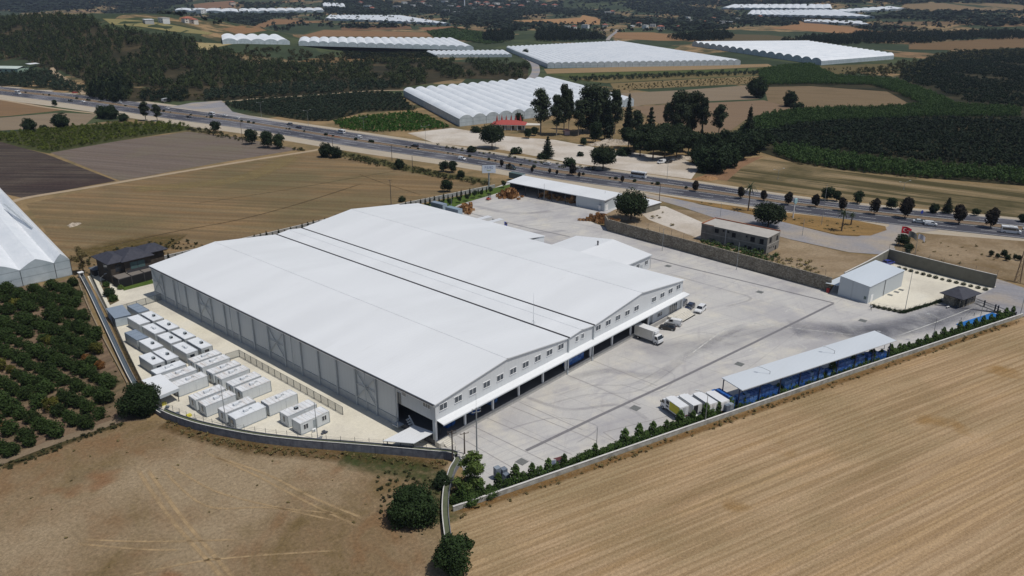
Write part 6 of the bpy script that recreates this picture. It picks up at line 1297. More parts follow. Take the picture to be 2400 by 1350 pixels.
# ------------------------------------------------------------------ far houses, restaurant and sheds
b = thing('restaurant', 'low restaurant with red tiled roof and red cone vents beyond the highway', 'restaurant', tuple(G(1193, 303))[:2]+(.1,), math.atan2(rgt.y, rgt.x)-.12)
M_RTILE = plain('red_tiles', C(158, 72, 66), .7, .15, 1.2)
mb = MB(); mb.box(-9.5, 9.5, -3, 6, 0, 3.1); mb.build('wall', plain('cream_wall', C(206, 200, 190), .8), b); mb = MB(); hip(mb, -11, 11, -5, 7.5, 3.5, 5.6); mb.build('roof', M_RTILE, b); mb = MB(); mb.box(-11, 11, -5, 7.4, 3.15, 3.34); mb.build('eave_band', M_WHITE, b)
for x in (-10.5, -6, -2, 2, 6, 10.5): mb = MB(); mb.tube([(x, -4.6, 0), (x, -4.6, 3.15)], .2, 8); mb.build('column', M_WHITE, b)
for x in (-7, -2.5, 2.5, 7): mb = MB(); mb.box(x-1.2, x+1.2, -3.05, -3.002, .3, 2.7); mb.build('window', M_BLACKW, b)
for i, x in enumerate((-8, -5, -2, 1, 4, 7)): mb = MB(); mb.tube([(x, 2+(i % 2), 4.2), (x, 2+(i % 2), 6.6), (x, 2+(i % 2), 8.4)], [.9, .45, .1], 8); mb.build('cone_vent', M_RTILE, b)
mb = MB(); mb.slab([(11.2, -4, 3.4), (20, -2, 3.3), (20, 4, 3.3), (11.2, 5, 3.4)], .2); mb.build('side_roof', M_CONCL, b)
b = thing('kiosk', 'small pinkish kiosk with a tiled roof under the tall pines', 'kiosk', tuple(G(1328, 316))[:2]+(.1,), .9); mb = MB(); mb.box(-1.8, 1.8, -1.5, 1.5, 0, 2.6); mb.build('wall', plain('pink_wall', C(190, 168, 168), .8), b); mb = MB(); hip(mb, -2.2, 2.2, -1.9, 1.9, 2.75, 3.8); mb.build('roof', plain('pink_tiles', C(170, 128, 118), .8), b)
for x in (-.8, .8): mb = MB(); mb.box(x-.35, x+.35, -1.55, -1.503, .9, 2.1); mb.build('window', M_BLACKW, b)
p = GT(20, 174); b = thing('green_hall', 'pale green metal hall at the far left beyond the olive grove', 'hall', p, math.atan2(rgt.y, rgt.x)-.15)
mb = MB(); mb.box(-22, 11, 0, 16, -3, 5.5); mb.build('wall', plain('pale_green_sheet', C(150, 172, 156), .6, .06, .2), b); mb = MB(); mb.slab([(-22.5, -.4, 5.6), (11.5, -.4, 5.6), (11.5, 8, 7.3), (-22.5, 8, 7.3)], .1); mb.slab([(-22.5, 8, 7.3), (11.5, 8, 7.3), (11.5, 16.4, 5.6), (-22.5, 16.4, 5.6)], .1); mb.build('roof', plain('pale_green_roof', C(186, 198, 190), .5), b)
for x in (-14, -8, -2, 5): mb = MB(); mb.box(x-.9, x+.9, -.06, -.003, 2.8, 4.2); mb.build('window', M_BLACKW, b)
p = GT(78, 158); b = thing('open_barn', 'small open barn with white roof beside the green hall', 'barn', p, .4); mb = MB(); mb.slab([(-6, -3, 3.6), (6, -3, 3.6), (6, 3, 4.2), (-6, 3, 4.2)], .15); mb.build('roof', M_ROOF, b)
for x in (-5.5, 5.5):
    for y in (-2.5, 2.5): mb = MB(); mb.box(x-.12, x+.12, y-.12, y+.12, -1, 3.5); mb.build('post', M_POST, b)
HM = []
for nm, wc, rc, w, l, h, flat in (('house', C(206, 202, 194), C(150, 92, 76), 9, 12, 5.5, False), ('house', C(190, 180, 168), C(158, 104, 84), 10, 10, 6, False), ('flat_house', C(214, 214, 212), C(190, 190, 188), 10, 13, 6.5, True), ('farm_shed', C(176, 178, 178), C(214, 218, 222), 9, 20, 3.5, True)):
    hN = thing(nm, 'far', 'house', (0, 0, -50), 0, 'far houses of the village'); wm = plain('far_wall%d' % len(HM), wc, .85); rm = plain('far_roof%d' % len(HM), rc, .8)
    mb = MB(); mb.box(-w/2, w/2, -l/2, l/2, -1.5, h); mb.build('wall', wm, hN); mb = MB()
    if flat: mb.box(-w/2-.3, w/2+.3, -l/2-.3, l/2+.3, h+.002, h+.3)
    else: hip(mb, -w/2-.5, w/2+.5, -l/2-.5, l/2+.5, h+.16, h+2.2)
    mb.build('roof', rm, hN)
    if nm != 'farm_shed':
        for z in (1.2, 3.9):
            for y in (-l*.28, l*.28): mb = MB(); mb.box(-w/2-.05, -w/2-.003, y-.7, y+.7, z, z+1.4); mb.build('window', M_DARKSHEET, hN); 
    HM.append(hN)
rr = random.Random(11)
hp = [(948, 10), (968, 16), (990, 8), (1003, 12), (1006, 17), (1030, 14), (1042, 8), (1055, 18), (1062, 12), (1075, 20), (1103, 14), (1110, 24), (1118, 9), (1130, 16), (1140, 10), (1152, 18), (1163, 12), (1172, 22), (1182, 8), (1190, 16), (1205, 11), (1222, 18), (845, 9), (862, 19), (873, 24), (930, 20), (1046, 28), (1066, 31), (1235, 6), (1258, 5), (1330, 66), (1345, 66), (1372, 65), (1418, 62), (1424, 33), (1435, 30), (1480, 62), (1497, 60), (1512, 65), (1530, 62), (1548, 68), (1590, 66), (1612, 43), (1614, 52), (1640, 50), (1652, 54), (1671, 46), (1693, 54), (1705, 53), (1727, 47), (1768, 46), (1780, 42), (1815, 37), (440, 52), (452, 54), (472, 30), (348, 52), (385, 52), (545, 10), (1275, 15), (1300, 16)]
for i, (x, y) in enumerate(hp):
    kd = rr.choice((0, 0, 1, 2, 2, 3)); p = GT(x, y+1.5); s = rr.uniform(.9, 1.35)
    side = 'village' if x < 1270 else ('hamlet by the country road' if x < 1600 else 'hamlet before the right greenhouses')
    lab = {0: 'far pale house with a reddish roof in the %s', 1: 'far beige house with an orange roof in the %s', 2: 'far white flat roofed house in the %s', 3: 'far long shed with a white roof in the %s'}[kd] % (side if x > 600 else 'fields left of the village')
    o = dup(HM[kd], p, rr.uniform(0, 3), lab, 'far buildings: %s, kind %s' % (side, ordn[kd]), s)
    if y < 35: o.scale = (s*1.5, s*1.5, s*1.4)
for hN in HM:
    for c in list(hN.children): bpy.data.objects.remove(c)
    bpy.data.objects.remove(hN)
p = GT(1089, 20); b = thing('minaret', 'tall slim white minaret rising above the far village', 'minaret', p); mb = MB(); mb.tube([(0, 0, -2), (0, 0, 30), (0, 0, 30.2), (0, 0, 31.5), (0, 0, 31.7), (0, 0, 38)], [2.2, 1.9, 3, 3, 1.6, 1.4], 10); mb.build('shaft', M_WHITE, b); mb = MB(); mb.tube([(0, 0, 38), (0, 0, 45)], [1.7, .1], 10); mb.build('cap', M_STEELG, b)
p = GT(1115, 18); b = thing('water_tower', 'short lattice water tower beside the far minaret', 'tower', p); mb = MB(); mb.tube([(0, 0, 16), (0, 0, 22)], 4, 12); mb.build('tank', M_CONCL, b); mb = MB()
for a in range(4): mb.bar((3*math.cos(a*PI/2), 3*math.sin(a*PI/2), -2), (2.5*math.cos(a*PI/2), 2.5*math.sin(a*PI/2), 16), .7)
mb.build('legs', M_CONC, b)
def mound(name, label, px, py, rx, ry, h, mat, seed=1, rz=.6):
    p = G(px, py); rr = np.random.RandomState(seed); mb = MB(); n, m = 26, 9; vs = []; ph = rr.rand(6)*6
    for j in range(m+1):
        f = 1-j/m
        for i in range(n):
            a = 2*PI*i/n; w = 1+.18*math.sin(3*a+ph[0])+.1*math.sin(5*a+ph[1]); z = h*(1-f**1.6)*(1+.25*math.sin(2*a+ph[2]+j*.5))+rr.uniform(-.12, .12)*h*(j > 0); vs.append((rx*f*w*math.cos(a), ry*f*w*math.sin(a), max(0, z) if j else -.1))
    mb.add(vs, [(j*n+i, j*n+(i+1) % n, (j+1)*n+(i+1) % n, (j+1)*n+i) for j in range(m) for i in range(n)]); mb.move(rz=rz); o = mb.build(name, mat); o.location = (p.x, p.y, 0); return tag(o, label, 'rubble heap')
M_RUB = field('rubble', [C(150, 136, 120), C(186, 174, 158), C(204, 194, 180)], .3, .5, .5, fine=.25, grain=1.2)
mound('rubble_heap', 'long pale rubble heap on the gravel lot', 1432, 338, 14, 6, 2.6, M_RUB, 1, -.7); mound('rubble_heap', 'low pale rubble heap under the pines', 1590, 372, 12, 5, 1.4, M_RUB, 2, -.7)
mound('rubble_heap', 'small grey rubble heap in the golden field', 173, 528, 2.6, 2, .9, M_RUB, 3); mound('rubble_heap', 'low reddish spoil heap by the striped field', 1655, 420, 7, 3, 1.3, field('spoil', [C(140, 104, 72), C(170, 136, 100)], .3, .5, .5, fine=.2), 4, -.7)
# ------------------------------------------------------------------ plants
def leaf_mat(name, c, var=.35, hue=None, scale=.55, k=.74):
    c = tuple(v*k for v in c[:3]); hue = hue and tuple(v*k for v in hue[:3])
    t = NT(name, .75, .15); n = t.noise(scale, None, 4, .65); lo = tuple(v*(1-var) for v in c[:3])+(1,); hi = tuple(v*(1+var) for v in (hue or c)[:3])+(1,)
    k = t.ramp(n, [(.32, lo), (.68, hi)])
    oi = t.n.new('ShaderNodeObjectInfo'); k = t.mix(1.0, k, t.ramp(oi.outputs['Random'], [(0, .78), (1, 1.2)]), 'MULTIPLY'); t.col(k)
    tr = t.n.new('ShaderNodeBsdfTranslucent'); t.l.new(k, tr.inputs[0]); mx = t.n.new('ShaderNodeMixShader'); mx.inputs[0].default_value = .22; out = t.n['Material Output']
    t.l.new(t.b.outputs[0], mx.inputs[1]); t.l.new(tr.outputs[0], mx.inputs[2]); t.l.new(mx.outputs[0], out.inputs['Surface']); return t.mat
def leaves(blobs, n, size, seed, flat=.0, shell=.55):
    # n leaf quads over the given blobs (x, y, z, rx, ry, rz): returns vertices (4n, 3)
    r = np.random.RandomState(seed); B = np.array(blobs, float); w = (B[:, 3]*B[:, 4]*B[:, 5])**(2/3); idx = r.choice(len(B), n, p=w/w.sum()); b = B[idx]
    d = r.normal(size=(n, 3)); d /= np.linalg.norm(d, axis=1)[:, None]; rad = shell+(1.06-shell)*r.rand(n)**.6
    lump = 1+.13*np.sin(d[:, 0]*5+idx*2.1+seed)+.11*np.sin(d[:, 1]*6+idx*1.3)+.09*np.sin(d[:, 2]*7+seed*1.7)
    c = b[:, :3]+d*b[:, 3:]*(rad*lump)[:, None]
    u = r.normal(size=(n, 3)); u /= np.linalg.norm(u, axis=1)[:, None]; nn = d*.7+r.normal(size=(n, 3))*.6+np.array([0, 0, .35]); v = np.cross(nn, u); v /= np.linalg.norm(v, axis=1)[:, None]+1e-9; u = np.cross(v, nn); u /= np.linalg.norm(u, axis=1)[:, None]+1e-9
    s = size*(.6+.8*r.rand(n))[:, None]; a = u*s; e = v*s*.62
    return np.stack([c-a*.9, c-e, c+a, c+e], 1).reshape(-1, 3)
def quads(name, V, mat, parent=None):
    me = bpy.data.meshes.new(name); n = len(V)//4; me.vertices.add(4*n); me.vertices.foreach_set('co', V.astype(np.float32).ravel()); me.loops.add(4*n); me.loops.foreach_set('vertex_index', np.arange(4*n, dtype=np.int32))
    me.polygons.add(n); me.polygons.foreach_set('loop_start', np.arange(0, 4*n, 4, dtype=np.int32)); me.polygons.foreach_set('loop_total', np.full(n, 4, np.int32)); me.update(calc_edges=True); me.materials.append(mat)
    o = bpy.data.objects.new(name, me); COL.objects.link(o)
    if parent: o.parent = parent
    return o
M_BARK = plain('bark', C(96, 82, 70), .9, .25, 2); M_BARKP = plain('pale_bark', C(150, 140, 126), .9, .2, 1.5)
def tree(name, label, cat, mat, blobs, n, size, seed, trunk=None, group=None, shell=.55, bark=None):
    r = thing(name, label, cat, (0, 0, 0), 0, group); quads('crown', leaves(blobs, n, size, seed, shell=shell), mat, r)
    if trunk:
        h, rad, nl = trunk; rr = random.Random(seed); mb = MB(); mb.tube([(0, 0, -.1), (.05*h*.3, 0, h*.5), (0, .03*h, h)], [rad, rad*.75, rad*.45], 8)
        for i in range(nl):
            b = rr.choice(blobs); z0 = h*rr.uniform(.55, .98); e = Vector((b[0]+rr.uniform(-.4, .4)*b[3], b[1]+rr.uniform(-.4, .4)*b[4], b[2]+rr.uniform(-.2, .4)*b[5])); mb.tube([(0, .02*h, z0), e*.5+Vector((0, 0, z0*.5+.1)), e], [rad*.4, rad*.25, .03], 5)
        mb.build('trunk', bark or M_BARK, r)
    return r
def spread_blobs(seed, n, R, z0, z1, r0, r1, sq=.8):
    rr = random.Random(seed); out = []
    for i in range(n):
        a = rr.uniform(0, 2*PI); f = rr.uniform(0, 1)**.6; z = rr.uniform(z0, z1); k = rr.uniform(r0, r1); tp = 1-.5*abs(2*(z-z0)/(z1-z0+1e-6)-.9); out.append((R*f*tp*math.cos(a), R*f*tp*math.sin(a), z, k, k, k*sq))
    return out
L_CIT = leaf_mat('citrus_leaf', C(62, 80, 40), .45); L_CITY = leaf_mat('yellowish_leaf', C(92, 100, 44), .4, C(112, 108, 48)); L_DK = leaf_mat('dark_leaf', C(50, 66, 42), .4); L_PINE = leaf_mat('pine_needles', C(54, 68, 44), .35); L_BLUE = leaf_mat('olive_leaf', C(72, 84, 68), .3); L_BRI = leaf_mat('bright_leaf', C(84, 110, 48), .35); L_REED = leaf_mat('reed_leaf', C(74, 98, 52), .4); L_EUC = leaf_mat('eucalyptus_leaf', C(66, 78, 56), .4); L_PUR = leaf_mat('purple_leaf', C(54, 50, 44), .35); L_CYP = leaf_mat('cypress_leaf', C(46, 58, 42), .3); L_RUST = leaf_mat('rusty_leaf', C(150, 104, 56), .35); L_HED = leaf_mat('hedge_leaf', C(72, 94, 48), .4, None, .55, .85); L_SAP = leaf_mat('sapling_leaf', C(104, 124, 66), .4, None, .55, .8); L_DRY = leaf_mat('dry_leaf', C(128, 116, 78), .35, None, .55, .95)
# orange orchard: rows of round trees
TP = {}
def tpl(k, *a, **kw):
    if k not in TP: TP[k] = tree(*a, **kw); TP[k].location = (0, 0, -400); 
    return TP[k]
used = set()
def place(k, p, rz, label, group, s=1.0):
    r = TP[k]
    if k in used: return dup(r, p, rz, label, group, s)
    used.add(k); r.location = p; r.rotation_euler = (0, 0, rz); r.scale = s if isinstance(s, tuple) else (s,)*3; r['label'] = label
    if group: r['group'] = group
    return r
def inpoly(x, y, P):
    c = False; j = len(P)-1
    for i in range(len(P)):
        if (P[i][1] > y) != (P[j][1] > y) and x < (P[j][0]-P[i][0])*(y-P[i][1])/(P[j][1]-P[i][1])+P[i][0]: c = not c
        j = i
    return c
for i in range(3): tpl('cit%d' % i, 'orange_tree', '', 'tree', L_CIT, [(0, 0, 1.55, 1.75, 1.7, 1.5), (.7, .4, 1.2, 1.1, 1.1, 1.1), (-.6, -.6, 1.1, 1.2, 1.0, 1.1), (.2, -.5, 2.3, .9, .9, .8)], 1500, .2, 20+i, (1.3, .12, 4))
tpl('city', 'orange_tree', '', 'tree', L_CITY, [(0, 0, 1.4, 1.4, 1.4, 1.3), (.5, .3, 1.9, .9, .9, .8)], 1000, .19, 29, (1.2, .1, 4)); tpl('rust', 'orange_tree', '', 'tree', L_RUST, [(0, 0, 1.0, 1.1, 1.1, 1.0)], 600, .17, 30, (1.0, .08, 3))
orch = [(p.x, p.y) for p in [G(*q) for q in [(-260, 700), (0, 676), (95, 682), (172, 664), (188, 705), (196, 760), (232, 800), (246, 850), (262, 925), (262, 985), (205, 1004), (110, 1036), (0, 1078), (-300, 1166)]]]
rr = random.Random(5); o0 = G(130, 850); od = math.radians(99); dx, dy = Vector((math.cos(od), math.sin(od), 0)), Vector((math.sin(od), -math.cos(od), 0))
for i in range(-20, 21):
    for j in range(-12, 13):
        p = o0+dx*(i*3.3+(j % 2)*1.2+rr.uniform(-.7, .7))+dy*(j*4.4+rr.uniform(-.5, .5))
        if not inpoly(p.x, p.y, orch) or rr.random() < .06: continue
        q = proj(p); 
        if q[0] < -120 or q[0] > 2450 or q[1] > 1400: continue
        v = rr.random(); kd = 'city' if v < .08 else ('rust' if v < .12 else 'cit%d' % rr.randrange(3)); s = rr.uniform(.72, 1.12)
        edge = 'near the channel' if q[0] > 190 else ('by the left greenhouse' if q[1] < 760 else ('by the orchard track' if q[1] > 960 else 'in the middle of the orchard'))
        lab = {'city': 'yellowish ', 'rust': 'withered orange brown '}.get(kd, 'dark green ')+'citrus tree '+edge
        place(kd, (p.x, p.y, .03), rr.uniform(0, 6), lab, 'citrus orchard trees '+edge+(' (pale)' if kd[:3] != 'cit' or kd == 'city' else ''), (s, s, s*rr.uniform(.85, 1.1)))
# big bushes of the foreground
def solo(name, label, cat, mat, px, py, blobs, n, size, seed, trunk=None, s=1.0, rz=0.0, shell=.5, bark=None, z=.02):
    r = tree(name, label, cat, mat, blobs, n, size, seed, trunk, None, shell, bark); p = G(px, py); r.location = (p.x, p.y, z); r.scale = (s,)*3; r.rotation_euler = (0, 0, rz); return r
L_BUSH = leaf_mat('bush_leaf', C(54, 72, 40), .45, None, .9)
solo('round_bush', 'big dense dark green round bush beside the mossy channel', 'bush', L_BUSH, 972, 1216, [(0, 0, 2.6, 3.9, 3.9, 2.9), (1.8, 1.2, 2.6, 2.5, 2.4, 2.3), (-2, .6, 2.2, 2.3, 2.4, 2.2), (.2, -1.6, 2.0, 2.8, 2.2, 2.0), (-.5, 1.4, 4.0, 2.2, 2.2, 1.7)], 15000, .2, 51, (2, .3, 8))
solo('shade_tree', 'large dark broad tree at the bend of the channel', 'tree', L_BUSH, 330, 968, [(0, 0, 3.4, 3.6, 3.4, 2.6), (1.9, .6, 3.4, 2.6, 2.5, 2.2), (-2, -.4, 3.0, 2.4, 2.4, 2.2), (.3, -1.8, 2.4, 2.8, 2.2, 2.0), (.2, 1.2, 4.8, 2.2, 2.1, 1.6)], 14000, .2, 52, (2.6, .35, 8))
solo('ragged_tree', 'ragged dark green tree at the bottom edge by the channel end', 'tree', L_BUSH, 1062, 1338, [(0, 0, 3.2, 2.5, 2.5, 2.4), (1.7, .2, 4.2, 1.5, 1.4, 1.3), (-1.4, .5, 3.2, 1.7, 1.6, 1.6), (2.8, -.6, 3.6, 1.0, .9, .6), (-.4, -1.5, 2.0, 1.8, 1.5, 1.6), (.6, 1.4, 4.6, 1.3, 1.3, 1.0)], 9000, .19, 53, (3, .25, 10), shell=.25)
solo('sapling', 'light green feathery young tree at the near yard corner', 'tree', L_SAP, 1112, 1150, spread_blobs(5, 13, 2.3, 2.5, 7.2, .7, 1.3, .55), 3600, .2, 54, (6, .14, 11), shell=.1)
solo('sapling', 'smaller light green tree leaning over the steel crates', 'tree', L_SAP, 1093, 1160, spread_blobs(8, 9, 1.9, 1.2, 4.4, .7, 1.2, .6), 2600, .2, 55, (4, .1, 9), shell=.1)
solo('shrub', 'dark blue green shrub on the left lip of the mossy channel', 'shrub', L_DK, 1036, 1140, [(0, 0, 1.2, 1.5, 1.4, 1.3), (.8, .8, 1.4, 1.0, 1.0, 1.0)], 2600, .16, 56)
for i, (x, y, s, lb) in enumerate([(1105, 1178, 1.0, 'first green shrub clump in the planted corner bed'), (1150, 1164, .8, 'second green shrub clump behind the steel crates'), (1078, 1172, .9, 'third green shrub clump beside the mossy channel')]): solo('shrub', lb, 'shrub', L_HED, x, y, [(0, 0, .9, 1.9, 1.4, .9), (1, .5, .7, 1.2, 1.1, .8), (-1.2, .2, .6, 1.1, 1.0, .7)], 2200, .18, 60+i, s=s)
solo('bare_tree', 'sparse olive brown tree behind the left end of the channel', 'tree', L_DRY, 196, 640, spread_blobs(3, 12, 2.6, 2.6, 8.0, .8, 1.3, .8), 2200, .2, 63, (6.5, .2, 14), shell=.1)
solo('shrub', 'yellow green shrub at the pergola corner', 'shrub', L_SAP, 284, 678, [(0, 0, .6, .9, .9, .7)], 700, .14, 64)
for i, (x, y, s, lb) in enumerate([(256, 694, 1.3, 'dark bush in the planted bed by the green fence'), (266, 706, 1.0, 'leafy bush at the front of the planted bed'), (250, 672, .8, 'low bush at the back of the planted bed')]): solo('shrub', lb, 'shrub', L_HED if i else L_DK, x, y, [(0, 0, .9, 1.2, 1.1, 1.0), (.6, .6, .7, .8, .8, .8)], 1500, .15, 65+i, s=s, z=Y0)
# hedge of small plants along the garden wall
tpl('hed0', 'hedge_plant', '', 'hedge', L_HED, [(0, 0, .65, 1.15, .6, .7), (.5, 0, .9, .6, .5, .6)], 800, .14, 71); tpl('hed1', 'hedge_plant', '', 'hedge', L_HED, [(0, 0, .8, 1.0, .6, .8), (0, 0, 1.9, .62, .58, .75), (.1, 0, 2.6, .35, .35, .5)], 1000, .14, 72); tpl('hed2', 'hedge_plant', '', 'hedge', L_HED, [(0, 0, .55, 1.0, .6, .6), (0, .1, 1.2, .5, .5, .5)], 700, .14, 73)
a, b = G(1090, 1183), G(2388, 740); n = int((b-a).length/1.75); rr = random.Random(9)
for i in range(n):
    p = a.lerp(b, i/n)+Vector((uy*-1.0*.9, ux*.9, 0))*1.0; k = ('hed1' if i % 2 == 0 and rr.random() < .9 else ('hed0' if rr.random() < .6 else 'hed2')); s = rr.uniform(.95, 1.4)*(1.0 if i < n*.72 else .85)
    lab = ('tall pointed plant' if k == 'hed1' else 'low bushy plant')+' in the hedge along the long garden wall'; place(k, (p.x, p.y, .06), ca+rr.uniform(-.4, .4), lab, 'hedge plants, '+('tall' if k == 'hed1' else 'low'), s)
# little cypresses of the rear wall
tpl('cy', 'small_cypress', '', 'cypress', L_CYP, [(0, 0, 1.0, .42, .42, 1.0), (0, 0, 2.0, .26, .26, .8)], 500, .12, 75, (.6, .05, 0)); a, b = None, None
P = [G(*q) for q in [(245, 652), (380, 620), (640, 560), (800, 521), (975, 486), (1150, 449)]]
for a, b in zip(P, P[1:]):
    m = max(1, int((b-a).length/2.3))
    for i in range(m):
        p = a.lerp(b, i/m); q = proj((p.x, p.y, 2))
        s = rr.uniform(.8, 1.25); place('cy', (p.x, p.y, .05), rr.uniform(0, 6), 'small dark cypress in the row along the rear boundary wall', 'cypresses along the rear wall', s)
tpl('low', 'hedge_plant', '', 'hedge', L_DK, [(0, 0, .4, .75, .5, .5)], 420, .12, 76)
for nm, P, st, w in (('guard court', [(2040, 719), (2115, 735), (2205, 708)], 1.3, .9), ('court wall', [(2100, 628), (2200, 655), (2318, 683)], 1.9, .8), ('pergola lawn', [(292, 664), (358, 649)], .9, .5)):
    Q = [G(*q) for q in P]
    for a, b in zip(Q, Q[1:]):
        m = max(1, int((b-a).length/st))
        for i in range(m): p = a.lerp(b, (i+.5)/m); place('low', (p.x, p.y, GZ), math.atan2((b-a).y, (b-a).x), 'low dark clipped plant in the row beside the '+nm, 'low plants by the '+nm, rr.uniform(.85, 1.15)*w/.9)
tpl('lawn', 'young_tree', '', 'tree', L_DK, [(0, 0, 2.0, 1.0, 1.0, 1.0), (.4, .2, 2.6, .6, .6, .6)], 700, .16, 77, (1.8, .07, 4))
for i, (x, y) in enumerate([(1003, 494), (1036, 488), (1055, 485), (1077, 476), (1095, 472), (1112, 465), (1128, 461), (1150, 455), (1181, 441)]): place('lawn', tuple(G(x, y))[:2]+(GZ,), i, 'young dark tree on the rear lawn, %s from the containers' % (ordn+['eighth', 'ninth'])[i], 'young trees on the rear lawn', .9+.1*(i % 3))
# the umbrella pines and other single trees
def pine_blobs(R, z, sq): return [(0, 0, z, R*.82, R*.82, R*sq)]+[(R*.5*math.cos(a), R*.5*math.sin(a), z-.06*R*math.sin(a*3), R*.5, R*.5, R*sq*.72) for a in np.arange(0, 6.2, .9)]
for i, (x, y, ty, wpx, lb) in enumerate([(1153, 348, 290, 58, 'round dark pine in front of the red roofed restaurant'), (1413, 397, 341, 62, 'round dark pine standing alone on the gravel lot edge'), (1478, 516, 449, 80, 'largest round pine by the stone wall and wooden crates'), (1800, 532, 477, 76, 'round pine rising behind the unfinished block')]):
    p = G(x, y); hgt = Hz(x, y, ty); R_ = wpx/2/FPX*float((np.array(p)-CAMP)@FW); zc = hgt*.6
    solo('umbrella_pine', lb, 'pine', L_PINE, x, y, pine_blobs(R_, zc, (hgt-zc)/R_), 7500, R_*.058, 80+i, (zc, .35, 9), shell=.55)
tpl('euc', 'eucalyptus', '', 'tree', L_EUC, spread_blobs(21, 20, 3.6, 6, 16.6, 1.4, 2.4, .85), 4600, .42, 90, (15, .35, 14), shell=.2, bark=M_BARKP); tpl('eucb', 'eucalyptus', '', 'tree', L_EUC, spread_blobs(22, 28, 5.4, 3.5, 17, 1.8, 2.9, .9), 7500, .45, 91, (14, .45, 16), shell=.25, bark=M_BARKP)
tpl('pinet', 'tall_pine', '', 'pine', L_PINE, spread_blobs(23, 18, 3.9, 4, 10.5, 1.5, 2.5, .65), 5000, .36, 92, (9.5, .28, 14), shell=.25); tpl('cyp', 'tall_cypress', '', 'cypress', L_CYP, [(0, 0, 4, 1.9, 1.9, 4), (0, 0, 8.5, 1.4, 1.4, 3.4), (0, 0, 12.2, .7, .7, 2.8), (.5, .3, 6, 1.6, 1.6, 3)], 3000, .34, 93, (3, .25, 0)); tpl('bro', 'broadleaf_tree', '', 'tree', L_DK, spread_blobs(24, 11, 2.4, 2.2, 5.2, 1.2, 1.9, .85), 3000, .3, 94, (3.6, .2, 9), shell=.3)
tpl('fir', 'fir_tree', '', 'fir', L_CYP, [(0, 0, 1.2+.95*k, 2.9*(1-k/9)+.25, 2.9*(1-k/9)+.25, .5) for k in range(9)], 2600, .28, 95, (9.3, .15, 0), shell=.2)
tpl('oval', 'median_tree', '', 'tree', L_PUR, [(0, 0, 2.6, 1.35, 1.35, 1.7), (.3, .2, 3.6, .9, .9, 1.1)], 1500, .22, 96, (1.4, .12, 5)); tpl('bushr', 'round_tree', '', 'tree', L_DK, [(0, 0, 2.9, 3.0, 3.0, 2.5), (1.2, .4, 3.6, 1.9, 1.9, 1.6), (-1.2, -.5, 2.4, 2.0, 2.0, 1.8)], 4200, .3, 97, (2, .25, 8), shell=.4); tpl('shr', 'roadside_shrub', '', 'shrub', L_DK, [(0, 0, .8, 1.2, 1.1, .9), (.8, .3, .7, .8, .8, .7)], 700, .2, 98)
nat = {'euc': 17.5, 'eucb': 18.5, 'pinet': 12, 'cyp': 15, 'bro': 6.8, 'fir': 10.5, 'oval': 4.8, 'bushr': 5.6, 'shr': 1.7}
def T(k, x, by, ty, label, group=None, wide=1.0):
    p = G(x, by); h = Hz(x, by, ty); s = h/nat[k]; place(k, (p.x, p.y, .03), x*.37, label, group, (s*wide, s*wide, s))
g1 = 'tall trees by the gravel lot'
for k, x, b, ty, lb, w in [('euc', 1267, 312, 212, 'tall eucalyptus, leftmost of the grove by the restaurant', .95), ('euc', 1304, 318, 226, 'tall thin eucalyptus, second of the grove by the restaurant', .8), ('euc', 1321, 316, 202, 'tallest thin eucalyptus rising over the white greenhouse', .6), ('euc', 1333, 304, 213, 'slim eucalyptus before the greenhouse end', .6), ('eucb', 1382, 312, 200, 'broad dark eucalyptus at the centre of the left grove', .95), ('eucb', 1408, 308, 206, 'broad eucalyptus right of the grove centre', .8), ('euc', 1440, 315, 214, 'eucalyptus at the right side of the left grove', .8), ('cyp', 1470, 330, 220, 'dark pointed cypress between the two groves', .8), ('euc', 1490, 338, 262, 'greener tree between the two groves', .95), ('fir', 1522, 338, 240, 'conical dark tree before the tan field', .75), ('eucb', 1588, 315, 214, 'tall pale eucalyptus with spreading crown, left one', .9), ('eucb', 1622, 310, 216, 'tall eucalyptus with full dark crown, right one', .9), ('euc', 1645, 316, 232, 'leaning eucalyptus on the right of the pair', .8), ('euc', 1562, 302, 246, 'lower eucalyptus left of the pair', .9), ('euc', 1684, 318, 248, 'single feathery eucalyptus before the rosy field', 1.1), ('cyp', 1750, 352, 250, 'tall sharp cypress at the edge of the reeds', 1.05), ('cyp', 1610, 335, 268, 'dark cypress below the eucalyptus pair', .8), ('cyp', 1643, 335, 290, 'small pointed cypress in the grove', .8), ('euc', 1355, 318, 238, 'dark eucalyptus behind the kiosk', .9), ('cyp', 1395, 325, 245, 'dark cypress in the left grove', 1.0), ('cyp', 1425, 328, 235, 'dark cypress at the right of the left grove', 1.0)]: T(k, x, b, ty, lb, g1, w)
for i, (x, b, ty) in enumerate([(1472, 348, 290), (1500, 366, 300), (1530, 374, 300), (1557, 376, 306), (1585, 374, 304), (1612, 368, 300), (1515, 350, 285), (1545, 350, 280), (1580, 350, 282), (1485, 356, 296), (1568, 362, 292), (1600, 355, 290)]): T('pinet', x, b, ty, 'dark pine in the group shading the white van', 'pines over the parked van', 1.05)
for i, (x, b, ty) in enumerate([(1650, 402, 350), (1680, 404, 346), (1706, 392, 338), (1730, 374, 320), (1758, 362, 305), (1640, 360, 315), (1668, 362, 312), (1700, 352, 305), (1640, 385, 340), (1720, 355, 308), (1780, 350, 300), (1745, 345, 295)]): T('bushr', x, b, ty, 'dense dark green tree in the thicket beside the red earth bank', 'thicket trees by the earth bank', .95)
